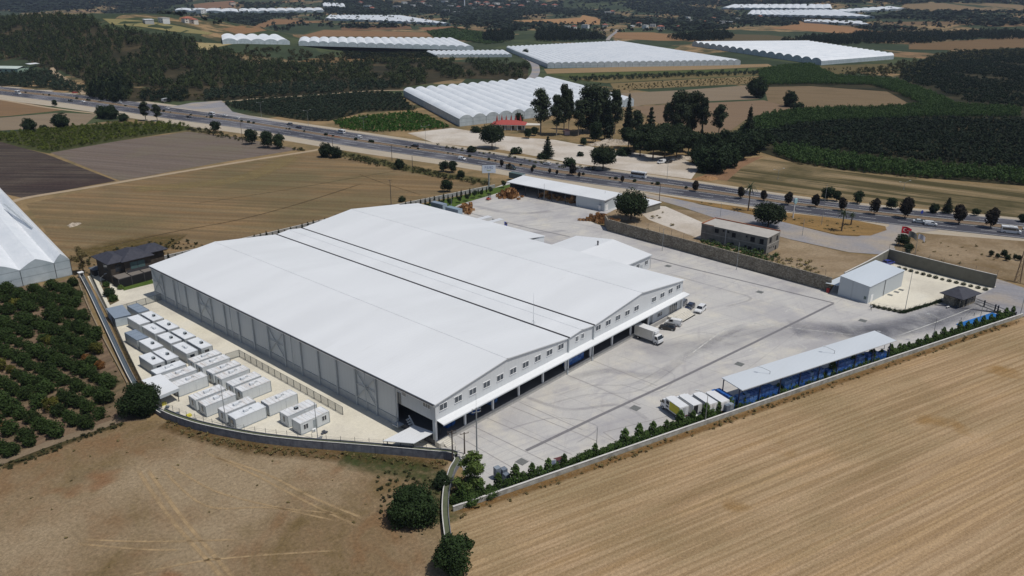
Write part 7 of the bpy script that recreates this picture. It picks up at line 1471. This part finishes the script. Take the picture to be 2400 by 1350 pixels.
for k, x, b, ty, lb, w in [('fir', 1283, 371, 313, 'lone fir tree on the gravel lot', 1.0), ('bro', 1367, 342, 322, 'small tree beside the long rubble heap', 1.0), ('bro', 1395, 334, 280, 'thin pale tree before the left grove', .6), ('bro', 1217, 300, 262, 'slim tree standing at the restaurant corner', .6), ('bro', 1238, 324, 300, 'olive tree in front of the restaurant', 1.0), ('bro', 1254, 318, 296, 'second olive tree in front of the restaurant', 1.0), ('shr', 1115, 310, 296, 'dark shrub left of the restaurant', 1.2), ('shr', 1212, 360, 345, 'grey green shrub on the verge by the round pine', 1.2), ('shr', 1105, 356, 343, 'green shrub on the dry verge', 1.3), ('shr', 1335, 388, 370, 'shrub on the verge opposite the white hatchback', 1.2), ('shr', 1360, 366, 356, 'small shrub in the middle of the gravel lot', 1.2), ('shr', 1460, 364, 346, 'shrub at the foot of the rubble heap', 1.4), ('shr', 1272, 372, 358, 'dark shrub at the foot of the fir', 1.4),
    ('bushr', 1773, 229, 182, 'large round tree on the tan field corner', .95), ('bushr', 1850, 250, 214, 'round tree on the hedge line of the fallow field', .85), ('shr', 1866, 257, 240, 'small bush below the round field tree', 1.3), ('bushr', 1232, 133, 115, 'round tree at the bend of the grey lane', .9), ('bushr', 145, 302, 266, 'round tree on the pale field, right one', 1.0), ('bushr', 70, 308, 278, 'round tree on the pale field, left one', 1.0), ('shr', 101, 304, 293, 'small bush between the two round field trees', 1.0), ('bro', 129, 249, 233, 'small tree on the verge at the far left', .9), ('bushr', 240, 277, 248, 'dark tree clump at the highway edge, left one', .9), ('bushr', 262, 279, 247, 'dark tree clump at the highway edge, right one', .9), ('euc', 342, 283, 240, 'upright roadside tree, left one of the pair', 1.15), ('euc', 369, 284, 246, 'upright roadside tree, right one of the pair', 1.25), ('bushr', 290, 284, 266, 'low dark bush beside the upright pair', 1.2), ('bro', 507, 310, 282, 'roadside tree opposite the white saloons', 1.0), ('bro', 591, 338, 300, 'roadside tree right of the dark utility pole', .9), ('bro', 628, 346, 304, 'leafy roadside tree, left one of the close pair', .9), ('bro', 652, 348, 312, 'leafy roadside tree, right one of the close pair', 1.0), ('bushr', 764, 368, 336, 'dark bush at the farm road end', .9), ('bushr', 786, 370, 344, 'low dark bush beside the farm road end', 1.0), ('bro', 1048, 450, 419, 'lone young tree standing at the rear boundary wall', 1.0), ('bro', 1040, 402, 376, 'leafy tree in the weedy verge, left one', 1.0), ('bro', 1060, 404, 376, 'leafy tree in the weedy verge, right one', 1.0), ('bro', 1081, 420, 398, 'bush in the weedy verge before the billboard', .9), ('bushr', 936, 396, 373, 'rounded bush beside the verge pole', .9), ('shr', 943, 472, 460, 'tiny bush at the rear wall behind the warehouse', 1.0), ('bro', 2115, 577, 548, 'bright oleander bush under the red flag', 1.1), ('bro', 2127, 594, 570, 'olive shrub at the kerb below the flags', 1.0),
    ('bro', 1938, 470, 436, 'roadside tree beyond the highway by the lighting mast', 1.0), ('bro', 1960, 472, 446, 'small roadside tree beyond the highway', .9), ('bro', 2009, 478, 446, 'green roadside tree beyond the median', .9), ('bro', 2088, 490, 461, 'green roadside tree, left of the dark oval', 1.0), ('bro', 2125, 492, 464, 'green roadside tree, behind the dark oval', 1.1), ('bushr', 2188, 499, 478, 'dark rounded roadside bush beside the big conical tree', .9), ('fir', 2219, 500, 458, 'big conical green tree beyond the highway', 1.1), ('bro', 2287, 506, 488, 'bright green roadside bush at the right', 1.2), ('bushr', 2397, 521, 502, 'grey bush beyond the highway at the right edge', 1.0)]: T(k, x, b, ty, lb, None, w)
for i, (x, b, ty) in enumerate([(1176, 391, 374), (1195, 397, 382), (1247, 404, 391), (1288, 407, 394), (1305, 410, 398), (1342, 412, 383), (1357, 416, 403), (1458, 428, 412), (1629, 449, 423), (1736, 466, 437), (1789, 472, 445), (1846, 481, 449), (1910, 486, 454), (1973, 495, 462), (2048, 503, 464), (2120, 512, 462), (2246, 526, 478), (2320, 535, 486)]):
    T('oval', x, b, ty, 'dark oval median tree, %s' % ('among the small ones left of the midibus' if x < 1480 else 'among the large ones before the grass island' if x < 2000 else 'among the large ones by the junction'), 'oval trees on the median', 1.0)
for i in range(46):
    f = (i+.8*math.sin(i*2.3))/46; x = 60+f*1600; j = [k for k in range(len(XS)-1) if XS[k] <= x][-1]; u = (x-XS[j])/(XS[j+1]-XS[j]); y = (NTP[j]+(NTP[j+1]-NTP[j])*u+FB[j]+(FB[j+1]-FB[j])*u)/2; p = G(x, y); s = rr.uniform(.35, .9)
    place('shr', (p.x, p.y, .1), i, 'low shrub on the earth median of the highway', 'low median shrubs', s)
for nm, x, b, ty in (('tall palm at the roadside before the striped field', 1753, 495, 430), ('leaning palm on the grass island', 1972, 542, 492), ('short bushy palm beside the leaning one', 1994, 528, 500)):
    p = G(x, b); h = Hz(x, b, ty); r = thing('palm_tree', nm, 'palm', (p.x, p.y, .1)); mb = MB(); mb.tube([(0, 0, 0), (.15, 0, h*.5), (.1, .1, h*.86)], [.3, .22, .2], 8); mb.build('trunk', M_BARK, r); V = []
    for k in range(26):
        a = k*2.4; el = .9-.055*k; q = Vector((.1, .1, h*.86)); d = Vector((math.cos(a)*math.cos(el), math.sin(a)*math.cos(el), math.sin(el))); sd = Vector((-math.sin(a), math.cos(a), 0))
        for st in range(5):
            q2 = q+d*h*.075; w0 = .28*(1-st*.15); V += [q-sd*w0, q2-sd*w0*.8, q2+sd*w0*.8, q+sd*w0]; q = q2; d = (d+Vector((0, 0, -.28))).normalized()
    quads('crown', np.array([v[:] for v in V]), L_EUC, r)
for i, (x, y, s) in enumerate([(2322, 602, 1.0), (2337, 606, .8), (2352, 604, 1.2), (2360, 612, 1.0), (2378, 608, .8), (2388, 612, .9)]): T('bro', x, y, y-16*s, 'thin green shrub in the loose row on the dry plot', 'shrubs on the dry plot', .8)
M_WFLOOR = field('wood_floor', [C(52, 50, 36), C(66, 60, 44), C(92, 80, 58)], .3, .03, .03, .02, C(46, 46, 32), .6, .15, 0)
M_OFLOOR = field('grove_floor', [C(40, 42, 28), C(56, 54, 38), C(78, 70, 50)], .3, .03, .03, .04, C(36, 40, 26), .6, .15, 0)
# ------------------------------------------------------------------ woods, groves and reeds that read as one mass
def cloud(n, size, seed, tall=1.0, taper=.0):
    # a small tree of n leaf clumps, about 1 high and 1 wide, standing on z = 0
    r = np.random.RandomState(seed); bl = [(r.uniform(-.22, .22), r.uniform(-.22, .22), r.uniform(.3, .68), .27, .27, .25) for _ in range(5)]+[(0, 0, .48, .36, .36, .4)]
    V = leaves(bl, n, size, seed, shell=.45); V[:, :2] *= (1-taper*np.clip(V[:, 2:3], 0, 1)); V[:, 2] *= tall; return V
def mass(name, label, mat, pts, tmpl, hw, jit=(.75, 1.25), cat='wood', sink=0.0, seed=1):
    r = np.random.RandomState(seed); out = []; P = np.array(pts, float)
    if not len(P): return
    h = H(P[:, 0], P[:, 1]); k = r.randint(len(tmpl), size=len(P)); a = r.rand(len(P))*2*PI; s = r.uniform(*jit, len(P)); s2 = s*r.uniform(.85, 1.2, len(P))
    for ti, T_ in enumerate(tmpl):
        m = k == ti; c, sn = np.cos(a[m])[:, None], np.sin(a[m])[:, None]; X = T_[None, :, 0]*c-T_[None, :, 1]*sn; Y = T_[None, :, 0]*sn+T_[None, :, 1]*c
        V = np.stack([X*hw[1]*s[m][:, None]+P[m, 0:1], Y*hw[1]*s[m][:, None]+P[m, 1:2], T_[None, :, 2]*hw[0]*s2[m][:, None]+h[m][:, None]-sink], -1); out.append(V.reshape(-1, 3))
    o = quads(name, np.concatenate(out), mat); return tag(o, label, cat, None, 'stuff')
def polyw(px): return [(p.x, p.y) for p in [GT(*q) for q in px]]
def inside(X, Y, P):
    c = np.zeros(X.shape, bool); j = len(P)-1
    for i in range(len(P)):
        xi, yi = P[i]; xj, yj = P[j]
        if yi != yj: m = ((yi > Y) != (yj > Y)) & (X < (xj-xi)*(Y-yi)/(yj-yi)+xi); c ^= m
        j = i
    return c
def clump(X, Y, f, seed): return .5+.25*np.sin(X*f+seed)*np.cos(Y*f*1.3+seed*2)+.25*np.sin(X*f*2.3-Y*f*1.7+seed*3)
def scatter(px, step, seed, keep=1.0, rot=0.0, jit=.45, row=None, noise=None, holes=()):
    P = polyw(px); r = np.random.RandomState(seed); A = np.array(P); c, s = math.cos(rot), math.sin(rot)
    Q = np.stack([A[:, 0]*c+A[:, 1]*s, -A[:, 0]*s+A[:, 1]*c], -1); lo, hi = Q.min(0), Q.max(0); sy = row or step
    gx, gy = np.meshgrid(np.arange(lo[0], hi[0], step), np.arange(lo[1], hi[1], sy)); gx = gx+r.uniform(-jit, jit, gx.shape)*step; gy = gy+r.uniform(-jit, jit, gy.shape)*(sy if not row else step*.5)
    X = (gx*c-gy*s).ravel(); Y = (gx*s+gy*c).ravel(); m = inside(X, Y, P) & (r.rand(X.size) < keep)
    if noise: m &= clump(X, Y, noise[0], seed) > noise[1]
    for hpx in holes: m &= ~inside(X, Y, polyw(hpx))
    return np.stack([X[m], Y[m]], -1)
TW = [cloud(70, .105, 100+i) for i in range(4)]; TM = [cloud(44, .14, 110+i) for i in range(4)]; TF = [cloud(22, .2, 120+i) for i in range(4)]; TX = [cloud(12, .28, 130+i) for i in range(3)]; TPI = [cloud(64, .11, 140+i, 1.0, .35) for i in range(4)]
L_WOOD = leaf_mat('wood_leaf', C(52, 64, 42), .45, C(66, 76, 44), .09); L_OLV = leaf_mat('grove_leaf', C(58, 72, 54), .3, None, .12); L_DKO = leaf_mat('dark_orchard_leaf', C(40, 54, 34), .4, None, .12); L_YOR = leaf_mat('young_orange_leaf', C(78, 92, 36), .35, C(98, 108, 40), .1); L_CROP = leaf_mat('green_crop_leaf', C(62, 98, 34), .25, None, .15); L_FAR = leaf_mat('far_leaf', C(52, 64, 48), .3, None, .02); L_SCR = leaf_mat('scrub_leaf', C(62, 70, 44), .45, C(84, 84, 52), .08)
hole = [(462, 100), (505, 104), (545, 108), (540, 116), (480, 124), (455, 112)]
hillp = [(-200, 60), (0, 44), (130, 40), (222, 46), (240, 66), (300, 74), (400, 88), (480, 100), (520, 116), (600, 150), (690, 155), (740, 172), (690, 200), (600, 205), (480, 215), (400, 212), (310, 200), (300, 238), (262, 238), (205, 224), (200, 190), (140, 165), (95, 160), (60, 140), (-200, 150)]
mass('pine_wood', 'dark mixed pine wood covering the slope beyond the highway', L_WOOD, scatter(hillp, 6.6, 1, .86, holes=[hole], noise=(.035, .2)), TPI+TW[:2], (8.5, 7.2), (.6, 1.3))
mass('pine_wood', 'dark trees along the foot of the wooded slope by the highway', L_DKO, scatter([(210, 232), (225, 205), (290, 190), (315, 215), (300, 240), (255, 243)], 5.5, 2, .9), TW, (9, 7.5), (.8, 1.25))
mass('scrub', 'patchy scrub below the wooded slope', L_SCR, scatter([(300, 205), (480, 215), (620, 205), (700, 195), (600, 232), (480, 238), (330, 238)], 6, 3, .6, noise=(.06, .4)), TM, (3.2, 4.5), (.6, 1.4), cat='scrub')
mass('scrub', 'dark bushes along the side junction', L_DKO, scatter([(330, 218), (440, 215), (445, 236), (400, 242), (335, 238)], 5, 4, .85), TW, (5, 6), (.7, 1.2), cat='scrub')
mass('olive_grove', 'dark olive grove beside the pale green hall', L_OLV, scatter([(-60, 180), (40, 172), (110, 166), (150, 186), (196, 206), (205, 220), (100, 208), (-60, 198)], 5, 5, .97, row=5.5, rot=.3), TW, (4.6, 5), (.8, 1.2), cat='grove')
mass('olive_grove', 'wide dark grove between the lane and the wooded slope', L_OLV, scatter([(470, 220), (580, 205), (700, 196), (860, 190), (940, 196), (945, 210), (860, 212), (700, 224), (560, 232), (480, 238)], 5.5, 6, .95), TM, (4.5, 5.4), (.8, 1.2), cat='grove')
mass('olive_grove', 'rows of the olive grove beyond the highway', L_OLV, scatter([(530, 246), (600, 236), (700, 230), (860, 217), (935, 222), (972, 258), (860, 262), (770, 284), (720, 284), (640, 272), (560, 258)], 3.6, 7, .98, row=4.6, rot=.7), TM, (3.4, 3.8), (.85, 1.15), cat='grove')
mass('crop', 'bright green crop rows beside the ribbed greenhouse', L_CROP, scatter([(778, 286), (860, 272), (962, 264), (1000, 272), (1056, 300), (960, 308), (860, 310), (800, 302)], 2.0, 8, .98, row=2.8, rot=.3), TF, (2.0, 2.4), (.85, 1.2), cat='crop')
mass('young_orange_grove', 'yellow green young orange grove left of the ploughed fields', L_YOR, scatter([(-200, 330), (0, 314), (120, 304), (200, 296), (330, 288), (430, 292), (444, 304), (280, 326), (118, 356), (0, 330)], 3.0, 9, .97, row=3.6, rot=-.5), TW, (2.7, 3.1), (.7, 1.2), cat='grove')
mass('roadside_scrub', 'dark scrub strip between the ploughed field and the highway', L_SCR, scatter([(446, 300), (520, 312), (600, 336), (680, 348), (730, 352), (700, 356), (600, 338), (500, 320), (440, 308)], 2.6, 10, .8), TM, (1.9, 2.8), (.6, 1.3), cat='scrub')
mass('roadside_scrub', 'green reeds in the weedy verge behind the rear wall', L_SCR, scatter([(770, 352), (880, 376), (1000, 398), (1120, 424), (1160, 432), (1120, 436), (1000, 412), (880, 390), (780, 366)], 2.2, 11, .8), TM, (1.5, 2.4), (.6, 1.3), cat='scrub')
mass('roadside_scrub', 'dry bushes on the verge of the gravel lot', L_SCR, scatter([(1010, 338), (1100, 352), (1300, 384), (1400, 394), (1440, 402), (1330, 398), (1180, 368), (1030, 348)], 3.0, 12, .55), TM, (1.3, 2.2), (.6, 1.3), cat='scrub')
mass('scrub', 'mixed scrub and small trees in the middle distance', L_WOOD, scatter([(600, 150), (700, 146), (900, 146), (990, 142), (1180, 148), (1240, 152), (1236, 190), (1180, 178), (1080, 184), (950, 204), (860, 200), (700, 196), (690, 180), (740, 170)], 7, 13, .85, noise=(.045, .36)), TW+TPI[:1], (6.5, 6.8), (.6, 1.35), cat='scrub')
mass('scrub', 'low scrub and shrubs behind the low greenhouse strip', L_SCR, scatter([(520, 112), (700, 120), (1000, 126), (1000, 146), (700, 146), (580, 140)], 7, 14, .8, noise=(.05, .38)), TM, (4.5, 5.5), (.6, 1.4), cat='scrub')
mass('grove', 'dark grove strip in front of the middle greenhouses', L_DKO, scatter([(800, 122), (1000, 124), (1020, 136), (820, 140)], 5, 15, .95), TM, (4, 5), cat='grove')
mass('orange_orchard', 'large dark orange orchard on the right across the highway', L_DKO, scatter([(1760, 330), (1800, 305), (1900, 292), (2050, 284), (2230, 280), (2600, 290), (2600, 425), (2400, 402), (2200, 380), (2000, 360), (1850, 345)], 3.7, 16, .97, row=4.0, rot=.15, noise=(.09, .06)), TM, (3.6, 5.2), (.8, 1.15), cat='orchard')
mass('orange_orchard', 'dark orchard behind the reeds at the far right', L_DKO, scatter([(2110, 165), (2200, 130), (2300, 120), (2600, 115), (2600, 262), (2400, 255), (2260, 240), (2190, 208), (2120, 195)], 5.0, 17, .92, noise=(.03, .2)), TM, (4.0, 5.0), (.7, 1.25), cat='orchard')
mass('scrub', 'loose grey green bushes before the dark orchard', L_SCR, scatter([(1960, 180), (2100, 150), (2240, 120), (2420, 118), (2420, 135), (2200, 150), (2140, 190)], 8, 18, .6), TM, (4.5, 5.5), (.6, 1.4), cat='scrub')
for i, pz in enumerate([[(1775, 168), (1840, 156), (1900, 152), (1930, 168), (1960, 182), (2100, 190), (2180, 220), (2240, 246), (2170, 252), (2100, 218), (2040, 200), (1900, 198), (1790, 200)], [(1720, 330), (1745, 300), (1790, 272), (1890, 260), (2050, 256), (2200, 246), (2390, 258), (2390, 275), (2200, 276), (2020, 284), (1880, 292), (1800, 312), (1760, 340)], [(1810, 350), (1850, 345), (1940, 362), (2060, 378), (2200, 392), (2450, 410), (2450, 440), (2300, 424), (2150, 418), (2000, 402), (1880, 386), (1820, 366)], [(1150, 78), (1060, 66), (1000, 74), (1020, 90), (1090, 96), (1140, 104), (1180, 100)]]):
    mass('reed_bed', ['bright green reed bed framing the fallow field on top', 'green reed bed between the fallow field and the orchard', 'green reed belt along the striped field', 'far green reed meadow behind the middle greenhouses'][i], L_REED, scatter(pz, 2.3 if i < 3 else 6, 20+i, .95), TM if i < 3 else TF, (4.2 if i < 3 else 3, 3.0 if i < 3 else 8), (.75, 1.2), cat='reeds')
mass('olive_rows', 'row of olive trees on the pale strip behind the trees', L_OLV, scatter([(1330, 185), (1560, 176), (1780, 169), (1780, 176), (1560, 184), (1350, 193)], 6, 25, .9), TW, (4.2, 5.2), (.8, 1.2), cat='grove')
mass('olive_rows', 'small vine and olive plants on the dry strip', L_SCR, scatter([(1440, 200), (1600, 190), (1780, 180), (1776, 196), (1600, 204), (1450, 212)], 5, 26, .9, row=6), TF, (1.5, 2.0), (.7, 1.2), cat='grove')
mass('olive_rows', 'young olive trees on the rough ground by the round arches', L_SCR, scatter([(1900, 164), (2000, 158), (2110, 158), (2080, 178), (1950, 178)], 9, 27, .8), TF, (2.2, 3.0), (.7, 1.2), cat='grove')
mass('tree_belt', 'dark tree belt behind the right greenhouses', L_DKO, scatter([(1830, 98), (1900, 90), (1990, 88), (2010, 80), (2180, 78), (2300, 76), (2420, 74), (2420, 92), (2250, 96), (2150, 104), (2060, 104), (1960, 106), (1860, 106)], 8, 28, .85, noise=(.03, .3)), TPI, (10, 9), (.7, 1.25))
for i, (pz, lb) in enumerate([([(1130, 96), (1140, 82), (1200, 78), (1205, 96), (1170, 102)], 'tall dark eucalyptus clump left of the largest greenhouse'), ([(1252, 98), (1260, 78), (1320, 74), (1400, 86), (1420, 95), (1330, 98)], 'tall dark clump behind the largest greenhouse'), ([(1560, 92), (1640, 84), (1700, 80), (1720, 92), (1640, 100)], 'dark trees behind the right greenhouse')]):
    mass('tree_clump', lb, L_DKO, scatter(pz, 8, 30+i, .9), TPI, (13, 9), (.8, 1.2))
FARP = [(-600, 60), (-100, 30), (240, 30), (420, 60), (560, 66), (700, 62), (860, 68), (1000, 62), (1130, 78), (1260, 70), (1420, 78), (1600, 76), (1800, 62), (2000, 74), (2400, 60), (3000, 60), (3000, 8), (2400, 8), (2000, 10), (1700, 8), (1200, 6), (600, 8), (0, 10), (-600, 16)]
fields_ = [[(455, 10), (540, 2), (550, 14), (530, 22), (455, 20)], [(1200, 48), (1360, 42), (1365, 35), (1408, 44), (1405, 58), (1330, 56), (1200, 57)], [(520, 68), (760, 70), (1000, 76), (1020, 86), (760, 86), (560, 82)], [(420, 42), (640, 44), (780, 52), (640, 58), (420, 50)], [(1860, 58), (1880, 52), (2000, 64), (2080, 78), (1960, 78), (1800, 66)], [(2120, 10), (2260, 4), (2400, 12), (2400, 30), (2260, 28), (2180, 28), (2100, 26)], [(410, 33), (760, 34), (760, 22), (410, 22)], [(750, 62), (1062, 64), (1050, 38), (760, 34)], [(1680, 30), (2000, 50), (2130, 26), (1950, 8), (1690, 10)]]
mass('far_woods', 'far dark groves and tree belts stretching to the hills', L_FAR, scatter(FARP, 19, 40, .95, noise=(.006, .47), holes=fields_), TX, (8.5, 19), (.6, 1.4))
mass('far_woods', 'far scattered trees among the village and the dry plots', L_FAR, scatter(FARP, 30, 41, .55, holes=fields_[:6]), TX, (9, 12), (.5, 1.3))
mass('far_woods', 'dense trees around the far village houses', L_FAR, scatter([(830, 34), (840, 6), (1270, 4), (1300, 30), (1180, 46), (1060, 34), (940, 32)], 15, 42, .8), TX, (10, 13), (.6, 1.3))
def hillw(px, st, sd, lb): mass('hill_wood', lb, L_FAR, scatter(px, st, sd, .9), TX, (12, st*1.25), (.7, 1.3))
hillw([(-900, 14), (0, 26), (120, 26), (250, 18), (430, 12), (430, 1), (200, -3), (-900, -3)], 26, 43, 'blue dark wood on the far left hills'); hillw([(800, 8), (1000, 3), (1500, 4), (2000, 8), (2400, 7), (3200, 8), (3200, -4), (2400, -4), (1500, -4), (800, -4)], 28, 44, 'blue dark wood along the far right skyline')
mass('dry_scrub', 'loose dry bushes along the stone wall and waste ground', L_DRY, scatter([(1440, 520), (1560, 498), (1660, 590), (1900, 600), (1960, 650), (1920, 668), (1700, 610), (1600, 580)], 5, 45, .4), TM, (1.0, 1.7), (.5, 1.4), cat='scrub')
mass('weeds', 'thick green weeds under the unfinished block', L_HED, scatter([(1636, 568), (1680, 562), (1790, 598), (1830, 600), (1800, 624), (1720, 600), (1660, 584)], 1.5, 46, .9), TM, (1.6, 2.2), (.6, 1.3), cat='weeds')
mass('weeds', 'rusty dry weeds right of the unfinished block', L_DRY, scatter([(1800, 606), (1880, 606), (1940, 640), (1900, 650), (1830, 630)], 2.2, 47, .7), TM, (1.2, 1.8), (.6, 1.3), cat='weeds')
mass('weeds', 'rusty tall weeds at the foot of the curved channel wall', L_DRY, scatter([(386, 986), (470, 1014), (600, 1046), (800, 1062), (1050, 1084), (1040, 1100), (800, 1078), (600, 1064), (470, 1036), (390, 1005)], .9, 48, .75), TF, (.55, .9), (.5, 1.4), cat='weeds')
mass('weeds', 'dry weeds at the foot of the long garden wall', L_DRY, scatter([(1070, 1204), (1600, 1018), (2390, 748), (2396, 756), (1604, 1030), (1080, 1216)], 1.1, 49, .6), TF, (.55, .9), (.5, 1.4), cat='weeds')
mass('weeds', 'green weeds in the planted corner by the mossy channel', L_HED, scatter([(1062, 1196), (1066, 1150), (1095, 1120), (1120, 1135), (1150, 1160), (1200, 1152)], .8, 50, .8), TF, (.6, .9), (.5, 1.4), cat='weeds')
mass('weeds', 'green weeds round the big round bush', L_SCR, scatter([(880, 1110), (960, 1100), (1030, 1130), (1035, 1200), (1010, 1250), (940, 1260), (890, 1230)], 1.1, 51, .6), TF, (.5, .9), (.5, 1.4), cat='weeds')
mass('weeds', 'green and brown weeds behind the house and rear wall', L_SCR, scatter([(180, 648), (200, 600), (300, 575), (420, 560), (480, 575), (380, 600), (240, 640)], 2.0, 52, .6), TF, (.8, 1.4), (.5, 1.4), cat='weeds')
mass('weeds', 'tall dry tufts sprinkled over the brown field', L_DRY, scatter([(0, 1110), (300, 1000), (700, 1060), (900, 1110), (880, 1350), (0, 1350)], 5.5, 53, .3), TX, (.3, .6), (.4, 1.3), cat='weeds')
mass('weeds', 'weeds and dry tufts in the orchard rows', L_SCR, scatter([(-60, 690), (160, 665), (240, 790), (330, 980), (0, 1085)], 3.0, 54, .5), TF, (.4, .9), (.4, 1.3), cat='weeds')
mass('weeds', 'dark weedy bank below the orchard track', L_SCR, scatter([(-60, 1112), (90, 1058), (280, 990), (288, 998), (90, 1076), (-60, 1130)], .9, 55, .8), TF, (.6, 1.0), (.5, 1.3), cat='weeds')
mass('weeds', 'dry tufts and bushes on the plot by the gate road', L_DRY, scatter([(2110, 600), (2170, 560), (2400, 585), (2420, 660), (2250, 625)], 5, 56, .5), TF, (.7, 1.2), (.5, 1.4), cat='weeds')
mass('weeds', 'dry grass tufts on the long traffic island', L_DRY, scatter([(1520, 453), (1800, 500), (2060, 535), (1960, 548), (1790, 505), (1640, 476)], 3, 57, .6), TF, (.5, 1.3), (.5, 1.4), cat='weeds')

for i, (pz, m, lb) in enumerate([(hillp, M_WFLOOR, 'darkened floor of the pine wood'), ([(300, 205), (480, 215), (700, 196), (860, 190), (945, 196), (945, 212), (700, 226), (520, 236), (330, 238), (300, 240)], M_WFLOOR, 'dark ground of the groves below the wood'), ([(600, 150), (700, 146), (990, 142), (1240, 152), (1236, 190), (1080, 184), (950, 204), (690, 196), (740, 170)], M_WFLOOR, 'dark ground of the middle scrub'), ([(530, 246), (600, 236), (860, 217), (935, 222), (972, 258), (860, 262), (770, 284), (720, 284), (640, 272)], M_OFLOOR, 'dark ground of the olive grove'), ([(1740, 335), (1800, 275), (1900, 258), (2050, 254), (2230, 240), (2180, 215), (2110, 190), (2110, 165), (2200, 130), (2600, 112), (2600, 430), (2400, 436), (2150, 416), (1990, 400), (1850, 378), (1760, 350)], M_OFLOOR, 'dark ground of the orange orchards'), ([(-60, 180), (40, 172), (110, 166), (150, 186), (205, 220), (100, 208), (-60, 198)], M_OFLOOR, 'dark ground of the grove by the green hall'), ([(1770, 166), (1900, 150), (1960, 180), (2100, 188), (2200, 225), (2240, 248), (2150, 254), (2080, 215), (1900, 202), (1785, 204)], M_OFLOOR, 'dark ground under the upper reeds')]):
    patch('grove_floor', pz, m, .08+.012*i, lb, drape=25, cat='ground')  # dark sheets added under the trees so the gaps between crowns read dark
M_YFL = worn('flower_bed', C(150, 120, 44), .8, .5, var=.3); M_RFL = worn('red_bed', C(150, 74, 50), .75, .5, var=.3)
for pts, m, lb in (([(1600, 446), (1700, 461), (1760, 470)], M_YFL, 'yellow flower bed on the median, left one'), ([(1790, 476), (1870, 484), (1960, 494)], M_YFL, 'yellow flower bed on the median, right one'), ([(670, 304), (700, 308)], M_RFL, 'red flower bed on the median, middle one'), ([(755, 315), (800, 322)], M_RFL, 'red flower bed on the median, right one'), ([(540, 284), (570, 288)], M_RFL, 'red flower bed on the median, left one')): ribbon('flower_bed', pts, 2.4, m, .115, lb, cat='flower bed')
for pts, w, m, lb in (([(240, 580), (400, 545), (560, 515), (700, 478), (850, 430)], 1.2, worn('field_line', C(92, 76, 54), .9, .4), 'dark dividing line across the golden field'), ([(440, 480), (640, 450), (860, 412), (960, 396)], .9, worn('field_line2', C(96, 82, 58), .8, .4), 'thin dark furrow across the golden field'), ([(840, 408), (900, 430), (990, 458)], .8, worn('field_line3', C(92, 76, 54), .8, .4), 'field edge line before the rear wall')): ribbon('field_line', pts, w, m, .06, lb)
# ------------------------------------------------------------------ the hazy summer air
HZ = bpy.data.materials.new('haze_air'); HZ.use_nodes = True; nn = HZ.node_tree.nodes; nn.clear(); ho = nn.new('ShaderNodeOutputMaterial'); hv = nn.new('ShaderNodeVolumePrincipled')
hv.inputs['Color'].default_value = (.62, .74, 1.0, 1); hv.inputs['Density'].default_value = 0.000045; hv.inputs['Anisotropy'].default_value = 0.0
HZ.node_tree.links.new(hv.outputs[0], ho.inputs['Volume'])
mb = MB(); mb.box(-5200, 9800, -5200, 9800, -30, 240); o = mb.build('haze', HZ); tag(o, 'thin bluish summer haze over the plain', 'haze', None, 'stuff')
